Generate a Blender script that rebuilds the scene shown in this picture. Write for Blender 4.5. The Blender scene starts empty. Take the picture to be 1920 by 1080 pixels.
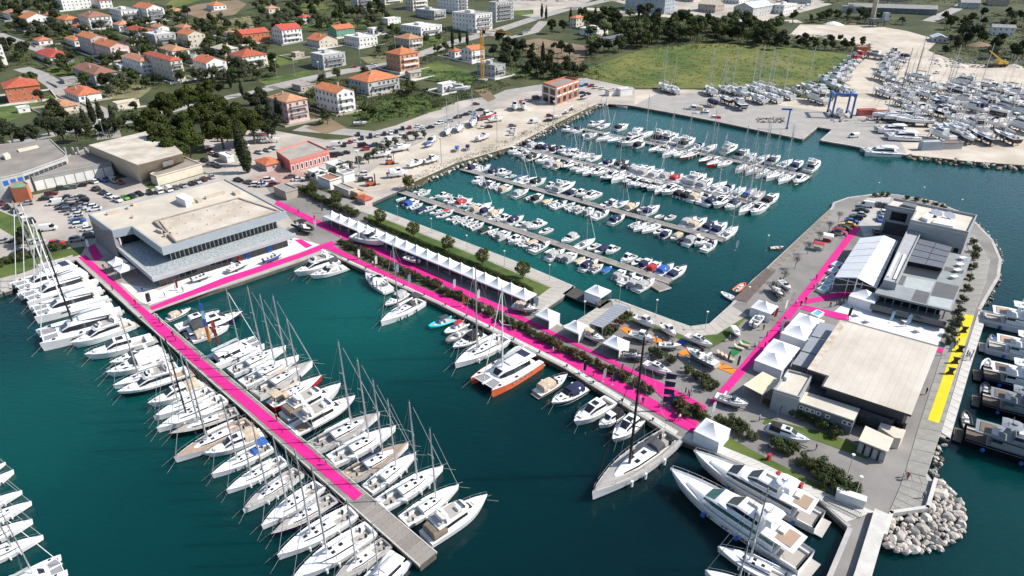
import bpy, bmesh, math, random
from math import sin, cos, pi, radians, sqrt, atan2, hypot
from mathutils import Vector, Matrix
random.seed(7)
SC = bpy.context.scene
COL = SC.collection
# ---------------------------------------------------------------- camera
H = 85.0; FPX = 1250.0; PITCH = radians(28.3); ROLL = radians(-0.1)
cam_d = bpy.data.cameras.new('camera'); cam = bpy.data.objects.new('camera', cam_d); COL.objects.link(cam)
cam_d.sensor_width = 36.0; cam_d.lens = FPX / 1920 * 36.0; cam_d.clip_start = 1.0; cam_d.clip_end = 9000
_f = Vector((0, cos(PITCH), -sin(PITCH))); _u = Vector((0, sin(PITCH), cos(PITCH))); _x = Vector((1, 0, 0))
CX = _x * cos(ROLL) + _u * sin(ROLL); CU = -_x * sin(ROLL) + _u * cos(ROLL); CF = _f
cam.matrix_world = Matrix(((CX.x, CU.x, -CF.x, 0), (CX.y, CU.y, -CF.y, 0), (CX.z, CU.z, -CF.z, H), (0, 0, 0, 1)))
SC.camera = cam
# ---------------------------------------------------------------- sky, sun, exposure
SUN_EL = radians(43); SUN_AZ = radians(3)          # azimuth measured from +X towards +Y
world = bpy.data.worlds.new('World'); SC.world = world; world.use_nodes = True
nt = world.node_tree; nt.nodes.clear()
sky = nt.nodes.new('ShaderNodeTexSky'); sky.sky_type = 'NISHITA'; sky.sun_disc = False
sky.sun_elevation = SUN_EL; sky.sun_rotation = radians(90) - SUN_AZ; sky.air_density = 1.0; sky.dust_density = 1.0; sky.altitude = 0
bg = nt.nodes.new('ShaderNodeBackground'); bg.inputs['Strength'].default_value = 0.12
wo = nt.nodes.new('ShaderNodeOutputWorld')
nt.links.new(sky.outputs[0], bg.inputs[0]); nt.links.new(bg.outputs[0], wo.inputs[0])
sun_d = bpy.data.lights.new('sun', 'SUN'); sun_d.energy = 4.6; sun_d.angle = radians(0.53); sun_d.color = (1.0, 0.955, 0.89)
sun = bpy.data.objects.new('sun', sun_d); COL.objects.link(sun)
sun.rotation_euler = Vector((cos(SUN_EL) * cos(SUN_AZ), cos(SUN_EL) * sin(SUN_AZ), sin(SUN_EL))).to_track_quat('Z', 'Y').to_euler()
SC.view_settings.view_transform = 'Standard'; SC.view_settings.look = 'None'
SC.view_settings.exposure = 0.45; SC.view_settings.gamma = 1.0
SC.view_settings.use_curve_mapping = False
SC.cycles.max_bounces = 5; SC.cycles.diffuse_bounces = 2; SC.cycles.glossy_bounces = 3; SC.cycles.transmission_bounces = 3
SC.cycles.transparent_max_bounces = 6
# ---------------------------------------------------------------- ground geometry helpers
WZ = -1.3                       # water level; quay tops are z = 0
Y0, SLOPE = 405.0, 0.06         # the land climbs gently behind the marina
def terr(x, y): return max(0.0, (y - Y0) * SLOPE)
def ray(px, py): return CF * FPX + CX * (px - 960) - CU * (py - 540)
def G(px, py, z=0.0):
    d = ray(px, py); t = (z - H) / d.z
    return Vector((d.x * t, d.y * t, z))
def T(px, py, off=0.0):
    p = G(px, py, 0)
    if 0 < p.y < Y0 and ray(px, py).z < 0: return Vector((p.x, p.y, off))
    d = ray(px, py)             # H + t dz = S (t dy - Y0)
    t = (H + SLOPE * Y0) / (SLOPE * d.y - d.z)
    return Vector((d.x * t, d.y * t, terr(d.x * t, d.y * t) + off))
def mpp(p): return (p - Vector((0, 0, H))).dot(CF) / FPX     # metres per photo pixel at a point
ORD = ('first second third fourth fifth sixth seventh eighth ninth tenth eleventh twelfth thirteenth fourteenth fifteenth sixteenth '
       'seventeenth eighteenth nineteenth twentieth').split()
def ordw(n):
    if n > 100: return 'hundred-' + ordw(n - 100)
    if n == 100: return 'hundredth'
    if n <= 20: return ORD[n - 1]
    t = {2: 'twenty', 3: 'thirty', 4: 'forty', 5: 'fifty', 6: 'sixty', 7: 'seventy', 8: 'eighty', 9: 'ninety'}
    tt = {3: 'thirtieth', 4: 'fortieth', 5: 'fiftieth', 6: 'sixtieth', 7: 'seventieth', 8: 'eightieth', 9: 'ninetieth'}
    a, b = divmod(n, 10)
    return tt[a] if b == 0 else t[a] + '-' + ORD[b - 1]
# ---------------------------------------------------------------- materials
MATS = {}
def mat(name, col, rough=0.6, var=0.08, scale=1.0, metal=0.0, bump=0.0, col2=None, ovar=0.0, spec=0.5, detail=4, coat=0.0, lo=0.35, hi=0.65, vec='Object', stretch=None):
    if name in MATS: return MATS[name]
    m = bpy.data.materials.new(name); m.use_nodes = True; n = m.node_tree; L = n.links; n.nodes.clear()
    out = n.nodes.new('ShaderNodeOutputMaterial'); b = n.nodes.new('ShaderNodeBsdfPrincipled'); L.new(b.outputs[0], out.inputs[0])
    b.inputs['Roughness'].default_value = rough; b.inputs['Metallic'].default_value = metal
    b.inputs['Specular IOR Level'].default_value = spec
    if coat: b.inputs['Coat Weight'].default_value = coat; b.inputs['Coat Roughness'].default_value = 0.08
    tc = n.nodes.new('ShaderNodeTexCoord'); no = n.nodes.new('ShaderNodeTexNoise'); no.inputs['Scale'].default_value = scale; no.inputs['Detail'].default_value = detail
    no.inputs['Roughness'].default_value = 0.62
    src = tc.outputs[vec]
    if stretch:
        mp = n.nodes.new('ShaderNodeMapping'); mp.inputs['Scale'].default_value = stretch; L.new(src, mp.inputs[0]); src = mp.outputs[0]
    L.new(src, no.inputs['Vector'])
    r = n.nodes.new('ShaderNodeValToRGB'); L.new(no.outputs['Fac'], r.inputs[0])
    c1 = tuple(max(0, x * (1 - var)) for x in col) + (1,)
    c2 = (tuple(min(1, x * (1 + var)) for x in col) if col2 is None else tuple(col2)) + (1,)
    e = r.color_ramp.elements; e[0].position = lo; e[1].position = hi; e[0].color = c1; e[1].color = c2
    last = r.outputs[0]
    if ovar:
        oi = n.nodes.new('ShaderNodeObjectInfo'); hs = n.nodes.new('ShaderNodeHueSaturation')
        mr = n.nodes.new('ShaderNodeMapRange'); mr.inputs[3].default_value = 1 - ovar; mr.inputs[4].default_value = 1 + ovar
        L.new(oi.outputs['Random'], mr.inputs[0]); L.new(mr.outputs[0], hs.inputs['Value']); L.new(last, hs.inputs['Color'])
        mh = n.nodes.new('ShaderNodeMapRange'); mh.inputs[3].default_value = 0.5 - ovar * 0.08; mh.inputs[4].default_value = 0.5 + ovar * 0.08
        mu = n.nodes.new('ShaderNodeMath'); mu.operation = 'MULTIPLY'; mu.inputs[1].default_value = 7.31; fr = n.nodes.new('ShaderNodeMath'); fr.operation = 'FRACT'
        L.new(oi.outputs['Random'], mu.inputs[0]); L.new(mu.outputs[0], fr.inputs[0]); L.new(fr.outputs[0], mh.inputs[0]); L.new(mh.outputs[0], hs.inputs['Hue'])
        last = hs.outputs[0]
    L.new(last, b.inputs['Base Color'])
    if bump:
        bp = n.nodes.new('ShaderNodeBump'); bp.inputs['Strength'].default_value = bump; bp.inputs['Distance'].default_value = 0.1
        n2 = n.nodes.new('ShaderNodeTexNoise'); n2.inputs['Scale'].default_value = scale * 6; n2.inputs['Detail'].default_value = 3; L.new(src, n2.inputs['Vector'])
        L.new(n2.outputs['Fac'], bp.inputs['Height']); L.new(bp.outputs[0], b.inputs['Normal'])
    MATS[name] = m
    return m
WHITE = mat('gelcoat_white', (0.76, 0.76, 0.75), 0.32, 0.05, 0.6, ovar=0.05)
DECKW = mat('deck_white', (0.66, 0.66, 0.64), 0.6, 0.1, 2.5, ovar=0.07)
DECKG = mat('deck_grey', (0.42, 0.42, 0.41), 0.7, 0.12, 3.0, ovar=0.1)
TEAK = mat('teak', (0.36, 0.26, 0.18), 0.7, 0.18, 3.0, ovar=0.12, stretch=(1, 12, 1))
TEAKG = mat('teak_weathered', (0.38, 0.35, 0.32), 0.75, 0.16, 3.0, ovar=0.1, stretch=(1, 12, 1))
DARK = mat('tinted_glass', (0.018, 0.02, 0.024), 0.08, 0.2, 1.0, spec=0.6)
GLASS = mat('window_glass', (0.05, 0.06, 0.07), 0.1, 0.3, 0.7, spec=0.6)
GREENGL = mat('green_glass', (0.04, 0.11, 0.09), 0.08, 0.2, 1.0)
ALU = mat('aluminium', (0.55, 0.56, 0.57), 0.35, 0.06, 1.0, metal=0.7)
ALUW = mat('white_spar', (0.78, 0.78, 0.78), 0.4, 0.04, 1.0)
BLACK = mat('black_paint', (0.012, 0.012, 0.013), 0.4, 0.1, 1.0)
STEEL = mat('stainless_wire', (0.42, 0.43, 0.44), 0.35, 0.05, 1.0, metal=0.6)
RUBBER = mat('rubber_grey', (0.12, 0.12, 0.125), 0.6, 0.15, 2.0, ovar=0.15)
BLACKRUB = mat('rubber_black', (0.02, 0.02, 0.02), 0.7, 0.15, 2.0)
SEAT = mat('vinyl_seat', (0.62, 0.60, 0.55), 0.6, 0.08, 3.0, ovar=0.1)
ENGINE = mat('outboard_dark', (0.03, 0.03, 0.035), 0.35, 0.1, 1.0)
ANTIF = mat('antifouling_navy', (0.02, 0.03, 0.07), 0.7, 0.25, 2.0, ovar=0.3)
CLOTH = {}
for k, c in dict(navy=(0.012, 0.018, 0.06), blue=(0.02, 0.10, 0.36), tan=(0.48, 0.39, 0.28), grey=(0.36, 0.36, 0.36), red=(0.38, 0.03, 0.035), black=(0.015, 0.015, 0.018),
                 white=(0.74, 0.74, 0.72), brown=(0.20, 0.16, 0.12), teal=(0.03, 0.30, 0.29), charcoal=(0.055, 0.057, 0.065), green=(0.03, 0.15, 0.06), orange=(0.6, 0.16, 0.03), yellow=(0.6, 0.35, 0.02), lightblue=(0.25, 0.42, 0.55), maroon=(0.16, 0.02, 0.03)).items():
    CLOTH[k] = mat('canvas_' + k, c, 0.85, 0.14, 1.5, bump=0.25, ovar=0.08)
HULLC = dict(white=WHITE, navy=mat('hull_navy', (0.012, 0.016, 0.045), 0.2, 0.1, 1.0, coat=0.3), black=mat('hull_black', (0.012, 0.012, 0.014), 0.2, 0.1, 1.0, coat=0.3),
             grey=mat('hull_grey', (0.22, 0.235, 0.25), 0.3, 0.08, 1.0), orange=mat('hull_orange', (0.72, 0.14, 0.05), 0.35, 0.06, 1.0), red=mat('hull_red', (0.45, 0.02, 0.03), 0.3, 0.08, 1.0),
             lightblue=mat('hull_lightblue', (0.30, 0.48, 0.60), 0.35, 0.06, 1.0), brown=mat('hull_brown', (0.16, 0.07, 0.045), 0.5, 0.2, 1.0), green=mat('hull_green', (0.25, 0.42, 0.36), 0.4, 0.08, 1.0),
             blue=mat('hull_blue', (0.03, 0.13, 0.42), 0.3, 0.06, 1.0), teal=mat('hull_teal', (0.02, 0.45, 0.52), 0.35, 0.06, 1.0), tan=mat('hull_tan', (0.36, 0.28, 0.20), 0.4, 0.08, 1.0), silver=mat('hull_silver', (0.42, 0.43, 0.44), 0.35, 0.06, 1.0), rust=mat('hull_rust', (0.10, 0.05, 0.035), 0.9, 0.5, 1.5))
# ---------------------------------------------------------------- mesh builder
class MB:
    def __init__(s): s.v = []; s.f = []; s.m = []
    def add(s, vs, fs, mi=0):
        o = len(s.v); s.v.extend([tuple(p) for p in vs])
        for f in fs: s.f.append([i + o for i in f]); s.m.append(mi)
        return s
    def box(s, x0, x1, y0, y1, z0, z1, mi=0, tx=0.0, ty=0.0):
        s.add([(x0, y0, z0), (x1, y0, z0), (x1, y1, z0), (x0, y1, z0), (x0 + tx, y0 + ty, z1), (x1 - tx, y0 + ty, z1), (x1 - tx, y1 - ty, z1), (x0 + tx, y1 - ty, z1)],
              [(3, 2, 1, 0), (4, 5, 6, 7), (0, 1, 5, 4), (1, 2, 6, 5), (2, 3, 7, 6), (3, 0, 4, 7)], mi); return s
    def prism(s, poly, z0, z1, mi=0, mtop=None, bottom=True):
        n = len(poly); a = sum(poly[i][0] * poly[(i + 1) % n][1] - poly[(i + 1) % n][0] * poly[i][1] for i in range(n))
        if a < 0: poly = list(reversed(poly))
        vs = [(p[0], p[1], z0) for p in poly] + [(p[0], p[1], z1) for p in poly]
        s.add(vs, [(i, (i + 1) % n, n + (i + 1) % n, n + i) for i in range(n)] , mi)
        o = len(s.v) - 2 * n
        s.f.append([o + n + i for i in range(n)]); s.m.append(mi if mtop is None else mtop)
        if bottom: s.f.append([o + i for i in reversed(range(n))]); s.m.append(mi)
        return s
    def quad(s, *p, mi=0): s.add(p, [tuple(range(len(p)))], mi); return s
    def tube(s, p, q, r, n=6, mi=0, r2=None, cap=True):
        p = Vector(p); q = Vector(q); d = (q - p)
        if d.length < 1e-6: return s
        d.normalize(); a = d.orthogonal().normalized(); b = d.cross(a); r2 = r if r2 is None else r2
        vs = [p + (a * cos(2 * pi * i / n) + b * sin(2 * pi * i / n)) * r for i in range(n)] + [q + (a * cos(2 * pi * i / n) + b * sin(2 * pi * i / n)) * r2 for i in range(n)]
        fs = [(i, (i + 1) % n, n + (i + 1) % n, n + i) for i in range(n)]
        if cap: fs += [tuple(reversed(range(n))), tuple(range(n, 2 * n))]
        s.add(vs, fs, mi); return s
    def path(s, pts, r, n=5, mi=0):
        for i in range(len(pts) - 1): s.tube(pts[i], pts[i + 1], r, n, mi)
        return s
    def loft(s, rings, mi=0, closed=True, cap0=True, cap1=True, mfun=None):
        n = len(rings[0]); o = len(s.v)
        for r in rings: s.v.extend([tuple(p) for p in r])
        for i in range(len(rings) - 1):
            for j in range(n if closed else n - 1):
                k = (j + 1) % n
                s.f.append([o + i * n + j, o + (i + 1) * n + j, o + (i + 1) * n + k, o + i * n + k]); s.m.append(mfun(i, j) if mfun else mi)
        if cap0: s.f.append([o + j for j in range(n)]); s.m.append(mi)
        if cap1: s.f.append([o + (len(rings) - 1) * n + j for j in reversed(range(n))]); s.m.append(mi)
        return s
    def disc(s, c, r, z0, z1, n=12, mi=0, r2=None):
        s.tube((c[0], c[1], z0), (c[0], c[1], z1), r, n, mi, r2); return s
    def ico(s, c, r, mi=0, n=1, jit=0.0, rnd=None, sc=(1, 1, 1)):
        bm = bmesh.new(); bmesh.ops.create_icosphere(bm, subdivisions=n, radius=1.0)
        vs = []
        for v in bm.verts:
            k = r * (1 + (rnd.uniform(-jit, jit) if rnd else 0)); vs.append((c[0] + v.co.x * k * sc[0], c[1] + v.co.y * k * sc[1], c[2] + v.co.z * k * sc[2]))
        s.add(vs, [tuple(v.index for v in f.verts) for f in bm.faces], mi); bm.free(); return s
    def mesh(s, name, mats, smooth=None, fix=True):
        me = bpy.data.meshes.new(name); me.from_pydata(s.v, [], s.f)
        for m in mats: me.materials.append(m)
        if len(mats) > 1: me.polygons.foreach_set('material_index', s.m)
        if fix:
            bm = bmesh.new(); bm.from_mesh(me); bmesh.ops.recalc_face_normals(bm, faces=bm.faces); bm.to_mesh(me); bm.free()
        if smooth is not None:
            me.shade_smooth(); me.set_sharp_from_angle(angle=radians(smooth))
        me.update(); return me
# ---------------------------------------------------------------- scene objects
REG = {}
def obj(name, data, parent=None, loc=(0, 0, 0), rz=0.0, scale=None, rot=None):
    o = bpy.data.objects.new(name, data); COL.objects.link(o)
    o.location = loc
    if rot is not None: o.rotation_euler = rot
    elif rz: o.rotation_euler = (0, 0, rz)
    if scale is not None: o.scale = (scale,) * 3 if not isinstance(scale, (tuple, list)) else scale
    if parent is not None: o.parent = parent
    return o
def tag(o, label, cat, group=None, kind=None):
    if label: o['label'] = label
    if cat: o['category'] = cat
    if group: o['group'] = group
    if kind: o['kind'] = kind
    return o
def thing(name, label, cat, loc, rz=0.0, scale=None, group=None):
    o = obj(name, None, None, loc, rz, scale); o.empty_display_size = 0.5
    return tag(o, label, cat, group)
def reg(area, o, px, desc, tail, word='from left'):                 # labels with an ordinal are written at the end, by place
    REG.setdefault((area, word), []).append((px, o, desc, tail))
def write_ordinal_labels():
    for (area, word), L in REG.items():
        L.sort(key=lambda t: t[0])
        for i, (px, o, desc, tail) in enumerate(L): o['label'] = f'{desc}, {ordw(i + 1)} {word} {tail}'
MESH = {}
def cached(key, fn):
    if key not in MESH: MESH[key] = fn()
    return MESH[key]
def recolor(key, base, m, slot=0):
    def f():
        c = base.copy(); c.materials[slot] = m; return c
    return cached((key, base.name, m.name), f)
def struct(name, me, parent=None):
    o = obj(name, me, parent)
    if parent is None: o['kind'] = 'structure'
    return o
from mathutils.geometry import delaunay_2d_cdt
def polysheet(name, pts, m, thick=None):
    n = len(pts); a = sum(pts[i][0] * pts[(i + 1) % n][1] - pts[(i + 1) % n][0] * pts[i][1] for i in range(n))
    if a < 0: pts = pts[::-1]
    vs, es, fs, *_ = delaunay_2d_cdt([Vector(p[:2]) for p in pts], [], [list(range(n))], 1, 1e-4)
    bm = bmesh.new(); bv = [bm.verts.new((v.x, v.y, 0)) for v in vs]
    for f in fs: bm.faces.new([bv[i] for i in f])
    ys = [p[1] for p in pts]
    if min(ys) < Y0 < max(ys): bmesh.ops.bisect_plane(bm, geom=bm.verts[:] + bm.edges[:] + bm.faces[:], plane_co=(0, Y0, 0), plane_no=(0, 1, 0))
    return bm
def sheet(name, px, m, off=0.02, parent=None, world=False):
    pts = [(p[0], p[1]) for p in (px if world else [T(*q) for q in px])]
    bm = polysheet(name, pts, m)
    for v in bm.verts: v.co.z = terr(v.co.x, v.co.y) + off
    bmesh.ops.recalc_face_normals(bm, faces=bm.faces[:])
    me = bpy.data.meshes.new(name); bm.to_mesh(me); bm.free()
    if len(me.polygons) and me.polygons[0].normal.z < 0: me.flip_normals()
    me.materials.append(m)
    return struct(name, me, parent)
# ================================================================ boats (local +X = bow, z = 0 at the waterline)
def hw(t, tr, p, mid):
    return tr + (1 - tr) * sin(t / mid * pi / 2) if t < mid else max(0.0, 1 - ((t - mid) / (1 - mid)) ** p)
class Hull:
    def __init__(s, L, B, fs, fb, d=0.5, tr=0.85, p=2.2, mid=0.42, rake=0.07, flare=0.84, curve=1.8, plumb=False):
        s.__dict__.update(L=L, B=B, fs=fs, fb=fb, d=d, tr=tr, p=p, mid=mid, rake=rake, flare=flare, curve=curve)
    def w(s, t): return max(0.02, s.B / 2 * hw(t, s.tr, s.p, s.mid))
    def h(s, t): return s.fs + (s.fb - s.fs) * t ** s.curve
    def x(s, t): return -s.L / 2 + s.L * t
    def rings(s, n=12, y0=0.0):
        R = []
        for i in range(n + 1):
            t = i / n; t = 1 - (1 - t) ** 1.15; w = s.w(t); h = s.h(t); x = s.x(t); fl = s.flare - 0.25 * t ** 3; xs = -s.rake * s.L * t ** 4; wl = max(0.012, w * fl)
            dd = s.d * (1 - 0.75 * t ** 3)
            half = [(x, w, h), (x + xs * 0.25, w * (1 + fl) / 2 * 1.02, h * 0.62), (x + xs * 0.8, wl * 1.02, 0.16), (x + xs, wl, 0.0), (x + xs * 1.2, wl * 0.7, -dd * 0.7)]
            R.append([(a, b + y0, c) for a, b, c in half] + [(x + xs * 1.3, y0, -dd)] + [(a, -b + y0, c) for a, b, c in reversed(half)])
        return R
    def mesh(s, name, hm, stripe=None, bottom=None, y0=(0.0,), band=None):
        b = MB()
        for y in y0:
            b.loft(s.rings(y0=y), 0, closed=False, cap0=True, cap1=False, mfun=lambda i, j: (3 if band and j in (1, 8) else 0) if j in (0, 1, 8, 9) else (1 if j in (2, 7) else 2))
        return b.mesh(name, [hm, stripe or hm, bottom or ANTIF, band or hm], 35)
    def deck(s, name, dm, cock=None, fm=None, wo=0.62, wb=0.34, depth=0.5, seat=0.22, y0=(0.0,), camber=0.03, drop=0.05, sm=None):
        ts = [i / 12 for i in range(13)]
        if cock:
            ts = [t for t in ts if not (cock[0] - 0.03 < t < cock[0] + 0.03 or cock[1] - 0.03 < t < cock[1] + 0.03)] + [cock[0] - 0.002, cock[0] + 0.002, cock[1] - 0.002, cock[1] + 0.002]
            ts = sorted(t for t in ts if t >= 0)
        b = MB(); cols = [-1, -wo - 0.03, -wo, -wb - 0.02, -wb, wb, wb + 0.02, wo, wo + 0.03, 1]
        for y in y0:
            R = []
            for t in ts:
                w = s.w(t) * 0.985; z = s.h(t) - drop; r = []
                inn = cock and cock[0] <= t <= cock[1]
                for c in cols:
                    zz = z + camber * s.B * (1 - c * c)
                    if inn and abs(c) <= wb + 0.001: zz = z - depth
                    elif inn and abs(c) <= wo + 0.001: zz = z - seat
                    r.append((s.x(t) - 0.01, c * w + y, zz))
                R.append(r)
            def mf(i, j):
                tm = (ts[i] + ts[i + 1]) / 2
                if cock and cock[0] < tm < cock[1]:
                    if j == 4: return 1
                    if j in (2, 6): return 2
                return 0
            b.loft(R, 0, closed=False, cap0=False, cap1=False, mfun=mf)
        return b.mesh(name, [dm, fm or TEAK, sm or SEAT], 30)
def trap(b, st, mi=0, cap=True):
    """st: list of (x, half width bottom, half width top, z0, z1) - a closed cabin body"""
    R = [[(x, wb, z0), (x, wb + (wt - wb) * 0.86, z0 + (z1 - z0) * 0.86), (x, wt * 0.86, z1), (x, -wt * 0.86, z1), (x, -(wb + (wt - wb) * 0.86), z0 + (z1 - z0) * 0.86), (x, -wb, z0)] for x, wb, wt, z0, z1 in st]
    b.loft(R, mi, closed=True, cap0=True, cap1=True); return b
def trapwin(b, st, f0, f1, mi=0, off=0.02, front=True, i0=0, i1=None, rear=False):
    st2 = st[i0:(i1 or len(st))]
    for k in range(len(st2) - 1):
        for sgn in (1, -1):
            q = []
            for (x, wb, wt, z0, z1), fr in ((st2[k], f0), (st2[k + 1], f0), (st2[k + 1], f1), (st2[k], f1)):
                q.append((x, sgn * (wb + (wt - wb) * fr + off), z0 + (z1 - z0) * fr))
            b.quad(*q, mi=mi)
    if front:
        (x1, wb1, wt1, a1, c1), (x0, wb0, wt0, a0, c0) = st[-1], st[-2]
        b.quad((x1 + off, wb1 * 0.93, a1 + (c1 - a1) * 0.5), (x1 + off, -wb1 * 0.93, a1 + (c1 - a1) * 0.5), (x1 + off, -wt1 * 0.85, c1 - 0.02), (x1 + off, wt1 * 0.85, c1 - 0.02), mi=mi) if c1 - a1 > 0.35 else None
        b.quad((x1 + off, wt1 * 0.84, c1 + 0.03), (x1 + off, -wt1 * 0.84, c1 + 0.03), (x0 + 0.05, -wt0 * 0.82, c0 + 0.015), (x0 + 0.05, wt0 * 0.82, c0 + 0.015), mi=mi)
    if rear:
        x, wb, wt, z0, z1 = st[0]
        b.quad((x - off, wb * 0.85, z0 + 0.1), (x - off, -wb * 0.85, z0 + 0.1), (x - off, -wt * 0.8, z1 - 0.12), (x - off, wt * 0.8, z1 - 0.12), mi=mi)
    return b
def rail(b, h, t0, t1, height, r=0.025, n=9, front=True, mi=0):
    P = []
    for i in range(n + 1):
        t = t0 + (t1 - t0) * i / n; P.append((h.x(t) - 0.06, h.w(t) * 0.95, h.h(t)))
    for sg in (1, -1):
        Q = [(x, sg * y, z + height) for x, y, z in P]
        b.path(Q, r, 4, mi)
        for i in range(0, n + 1, 2): b.tube((P[i][0], sg * P[i][1], P[i][2] - 0.05), Q[i], r, 4, mi)
    if front: b.tube((P[-1][0], P[-1][1], P[-1][2] + height), (P[-1][0], -P[-1][1], P[-1][2] + height), r, 4, mi)
    return b
def canopy(x0, x1, wb, wt, z0, z1, key, col, round_=0.3):
    def f():
        b = MB(); n = 5
        R = []
        for i in range(n):
            x = x0 + (x1 - x0) * i / (n - 1); k = 1 - (0.12 if i in (0, n - 1) else 0.0); z = z0 + (z1 - z0) * k
            R.append([(x, wb, z0), (x, wb * 0.99, z0 + (z - z0) * 0.6), (x, wt * 0.8, z - 0.06), (x, 0, z), (x, -wt * 0.8, z - 0.06), (x, -wb * 0.99, z0 + (z - z0) * 0.6), (x, -wb, z0)])
        b.loft(R, 0, closed=True, cap0=True, cap1=True)
        return b.mesh('canopy', [CLOTH[col]], 40)
    return cached(('canopy', key, col), f)
# ---- kinds of boat: each returns a list of (part name, mesh, [(sub-part name, mesh)])
def outboard(x, z=0.35):
    b = MB(); b.loft([[(x - 0.55, 0.17, z + 0.25), (x - 0.05, 0.2, z + 0.25), (x - 0.05, -0.2, z + 0.25), (x - 0.55, -0.17, z + 0.25)], [(x - 0.6, 0.17, z + 0.55), (x - 0.02, 0.2, z + 0.55), (x - 0.02, -0.2, z + 0.55), (x - 0.6, -0.17, z + 0.55)], [(x - 0.5, 0.1, z + 0.75), (x - 0.1, 0.12, z + 0.72), (x - 0.1, -0.12, z + 0.72), (x - 0.5, -0.1, z + 0.75)]])
    b.box(x - 0.4, x - 0.15, -0.08, 0.08, z - 0.9, z + 0.26); return b.mesh('outboard_engine', [ENGINE], 40)
def K_runabout(hc='white', col=None, var=0):
    def f():
        h = Hull(6.0, 2.2, 0.62, 0.95, 0.3, 0.86, 2.3, 0.45, 0.09)
        P = [('hull', h.mesh('hull', HULLC[hc], HULLC['navy'] if var % 2 else HULLC[hc], WHITE), []), ('deck', h.deck('deck', DECKW, (0.1, 0.62), DECKG if var % 2 else TEAKG, 0.74, 0.5, 0.42, 0.18), [])]
        b = MB(); b.box(-0.2, 0.5, -0.42, 0.42, 0.35, 1.15, 0, 0.08, 0.04); P.append(('console', b.mesh('console', [WHITE]), []))
        b = MB(); b.add([(0.55, 0.75, 0.85), (1.0, 0.45, 0.95), (1.0, -0.45, 0.95), (0.55, -0.75, 0.85), (0.2, 0.72, 1.35), (0.55, 0.45, 1.4), (0.55, -0.45, 1.4), (0.2, -0.72, 1.35)], [(0, 1, 5, 4), (1, 2, 6, 5), (2, 3, 7, 6)]); P.append(('windscreen', b.mesh('windscreen', [DARK]), []))
        b = MB(); b.box(-1.5, -1.0, -0.8, 0.8, 0.3, 0.72, 0, 0.05, 0.05); P.append(('bench_seat', b.mesh('bench_seat', [SEAT]), []))
        P.append(('outboard_engine', outboard(-3.0), []))
        return P
    P = list(cached(('run', hc, var), f))
    if col == 'bim' or (col and var % 3 == 1): P.append(('bimini', canopy(-1.7, 0.2, 0.9, 0.95, 1.75, 1.95, 'bim', col if col != 'bim' else 'navy'), []))
    elif col: P.append(('cover', canopy(-2.9, 0.9, 1.08, 0.9, 0.66, 1.35, 'runcov', col), []))
    return P
def K_open(hc='white', col=None, var=0):
    def f():
        h = Hull(5.0, 1.9, 0.5, 0.78, 0.25, 0.8, 2.0, 0.45, 0.08)
        P = [('hull', h.mesh('hull', HULLC[hc], HULLC[hc], WHITE), []), ('deck', h.deck('deck', WHITE, (0.06, 0.8), DECKG, 0.84, 0.62, 0.36, 0.12), [])]
        for x in (-1.3, 0.2): P.append(('thwart', cached(('thw', x), lambda: MB().box(x - 0.18, x + 0.18, -0.75, 0.75, 0.3, 0.38).mesh('thwart', [SEAT])), []))
        P.append(('outboard_engine', outboard(-2.5, 0.2), []))
        return P
    P = list(cached(('open', hc), f))
    if col: P.append(('cover', canopy(-2.4, 1.7, 0.88, 0.5, 0.52, 0.82, 'opencov', col), []))
    return P
def K_pilot(hc='white', col=None, var=0):
    def f():
        h = Hull(7.0, 2.6, 0.75, 1.25, 0.4, 0.88, 2.2, 0.45, 0.08)
        P = [('hull', h.mesh('hull', HULLC[hc], HULLC['navy'] if var % 2 else HULLC[hc], WHITE), []), ('deck', h.deck('deck', DECKW, (0.05, 0.4), TEAKG if var % 2 else DECKG, 0.8, 0.6, 0.4, 0.14), [])]
        st = [(-0.7, 0.95, 0.86, 0.7, 2.3), (0.75, 0.95, 0.84, 0.8, 2.35), (1.35, 0.9, 0.7, 0.95, 1.5)]
        st2 = [(1.3, 0.85, 0.75, 0.95, 1.5), (2.4, 0.6, 0.45, 1.0, 1.35)]
        b = MB(); trap(b, st); trap(b, st2); cab = b.mesh('cabin', [WHITE], 30)
        b = MB(); trapwin(b, st, 0.52, 0.9, 0, 0.02, True, 0, 2, True); w = b.mesh('cabin_window', [DARK])
        P.append(('cabin', cab, [('cabin_window', w)]))
        b = MB(); rail(b, h, 0.55, 0.985, 0.45, 0.03); P.append(('bow_rail', b.mesh('bow_rail', [STEEL]), []))
        P.append(('outboard_engine', outboard(-3.5), []))
        return P
    P = list(cached(('pilot', hc, var % 2), f))
    if col: P.append(('canopy', canopy(-3.0, -0.65, 1.1, 1.05, 0.8, 2.2, 'pil', col), []))
    return P
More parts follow.
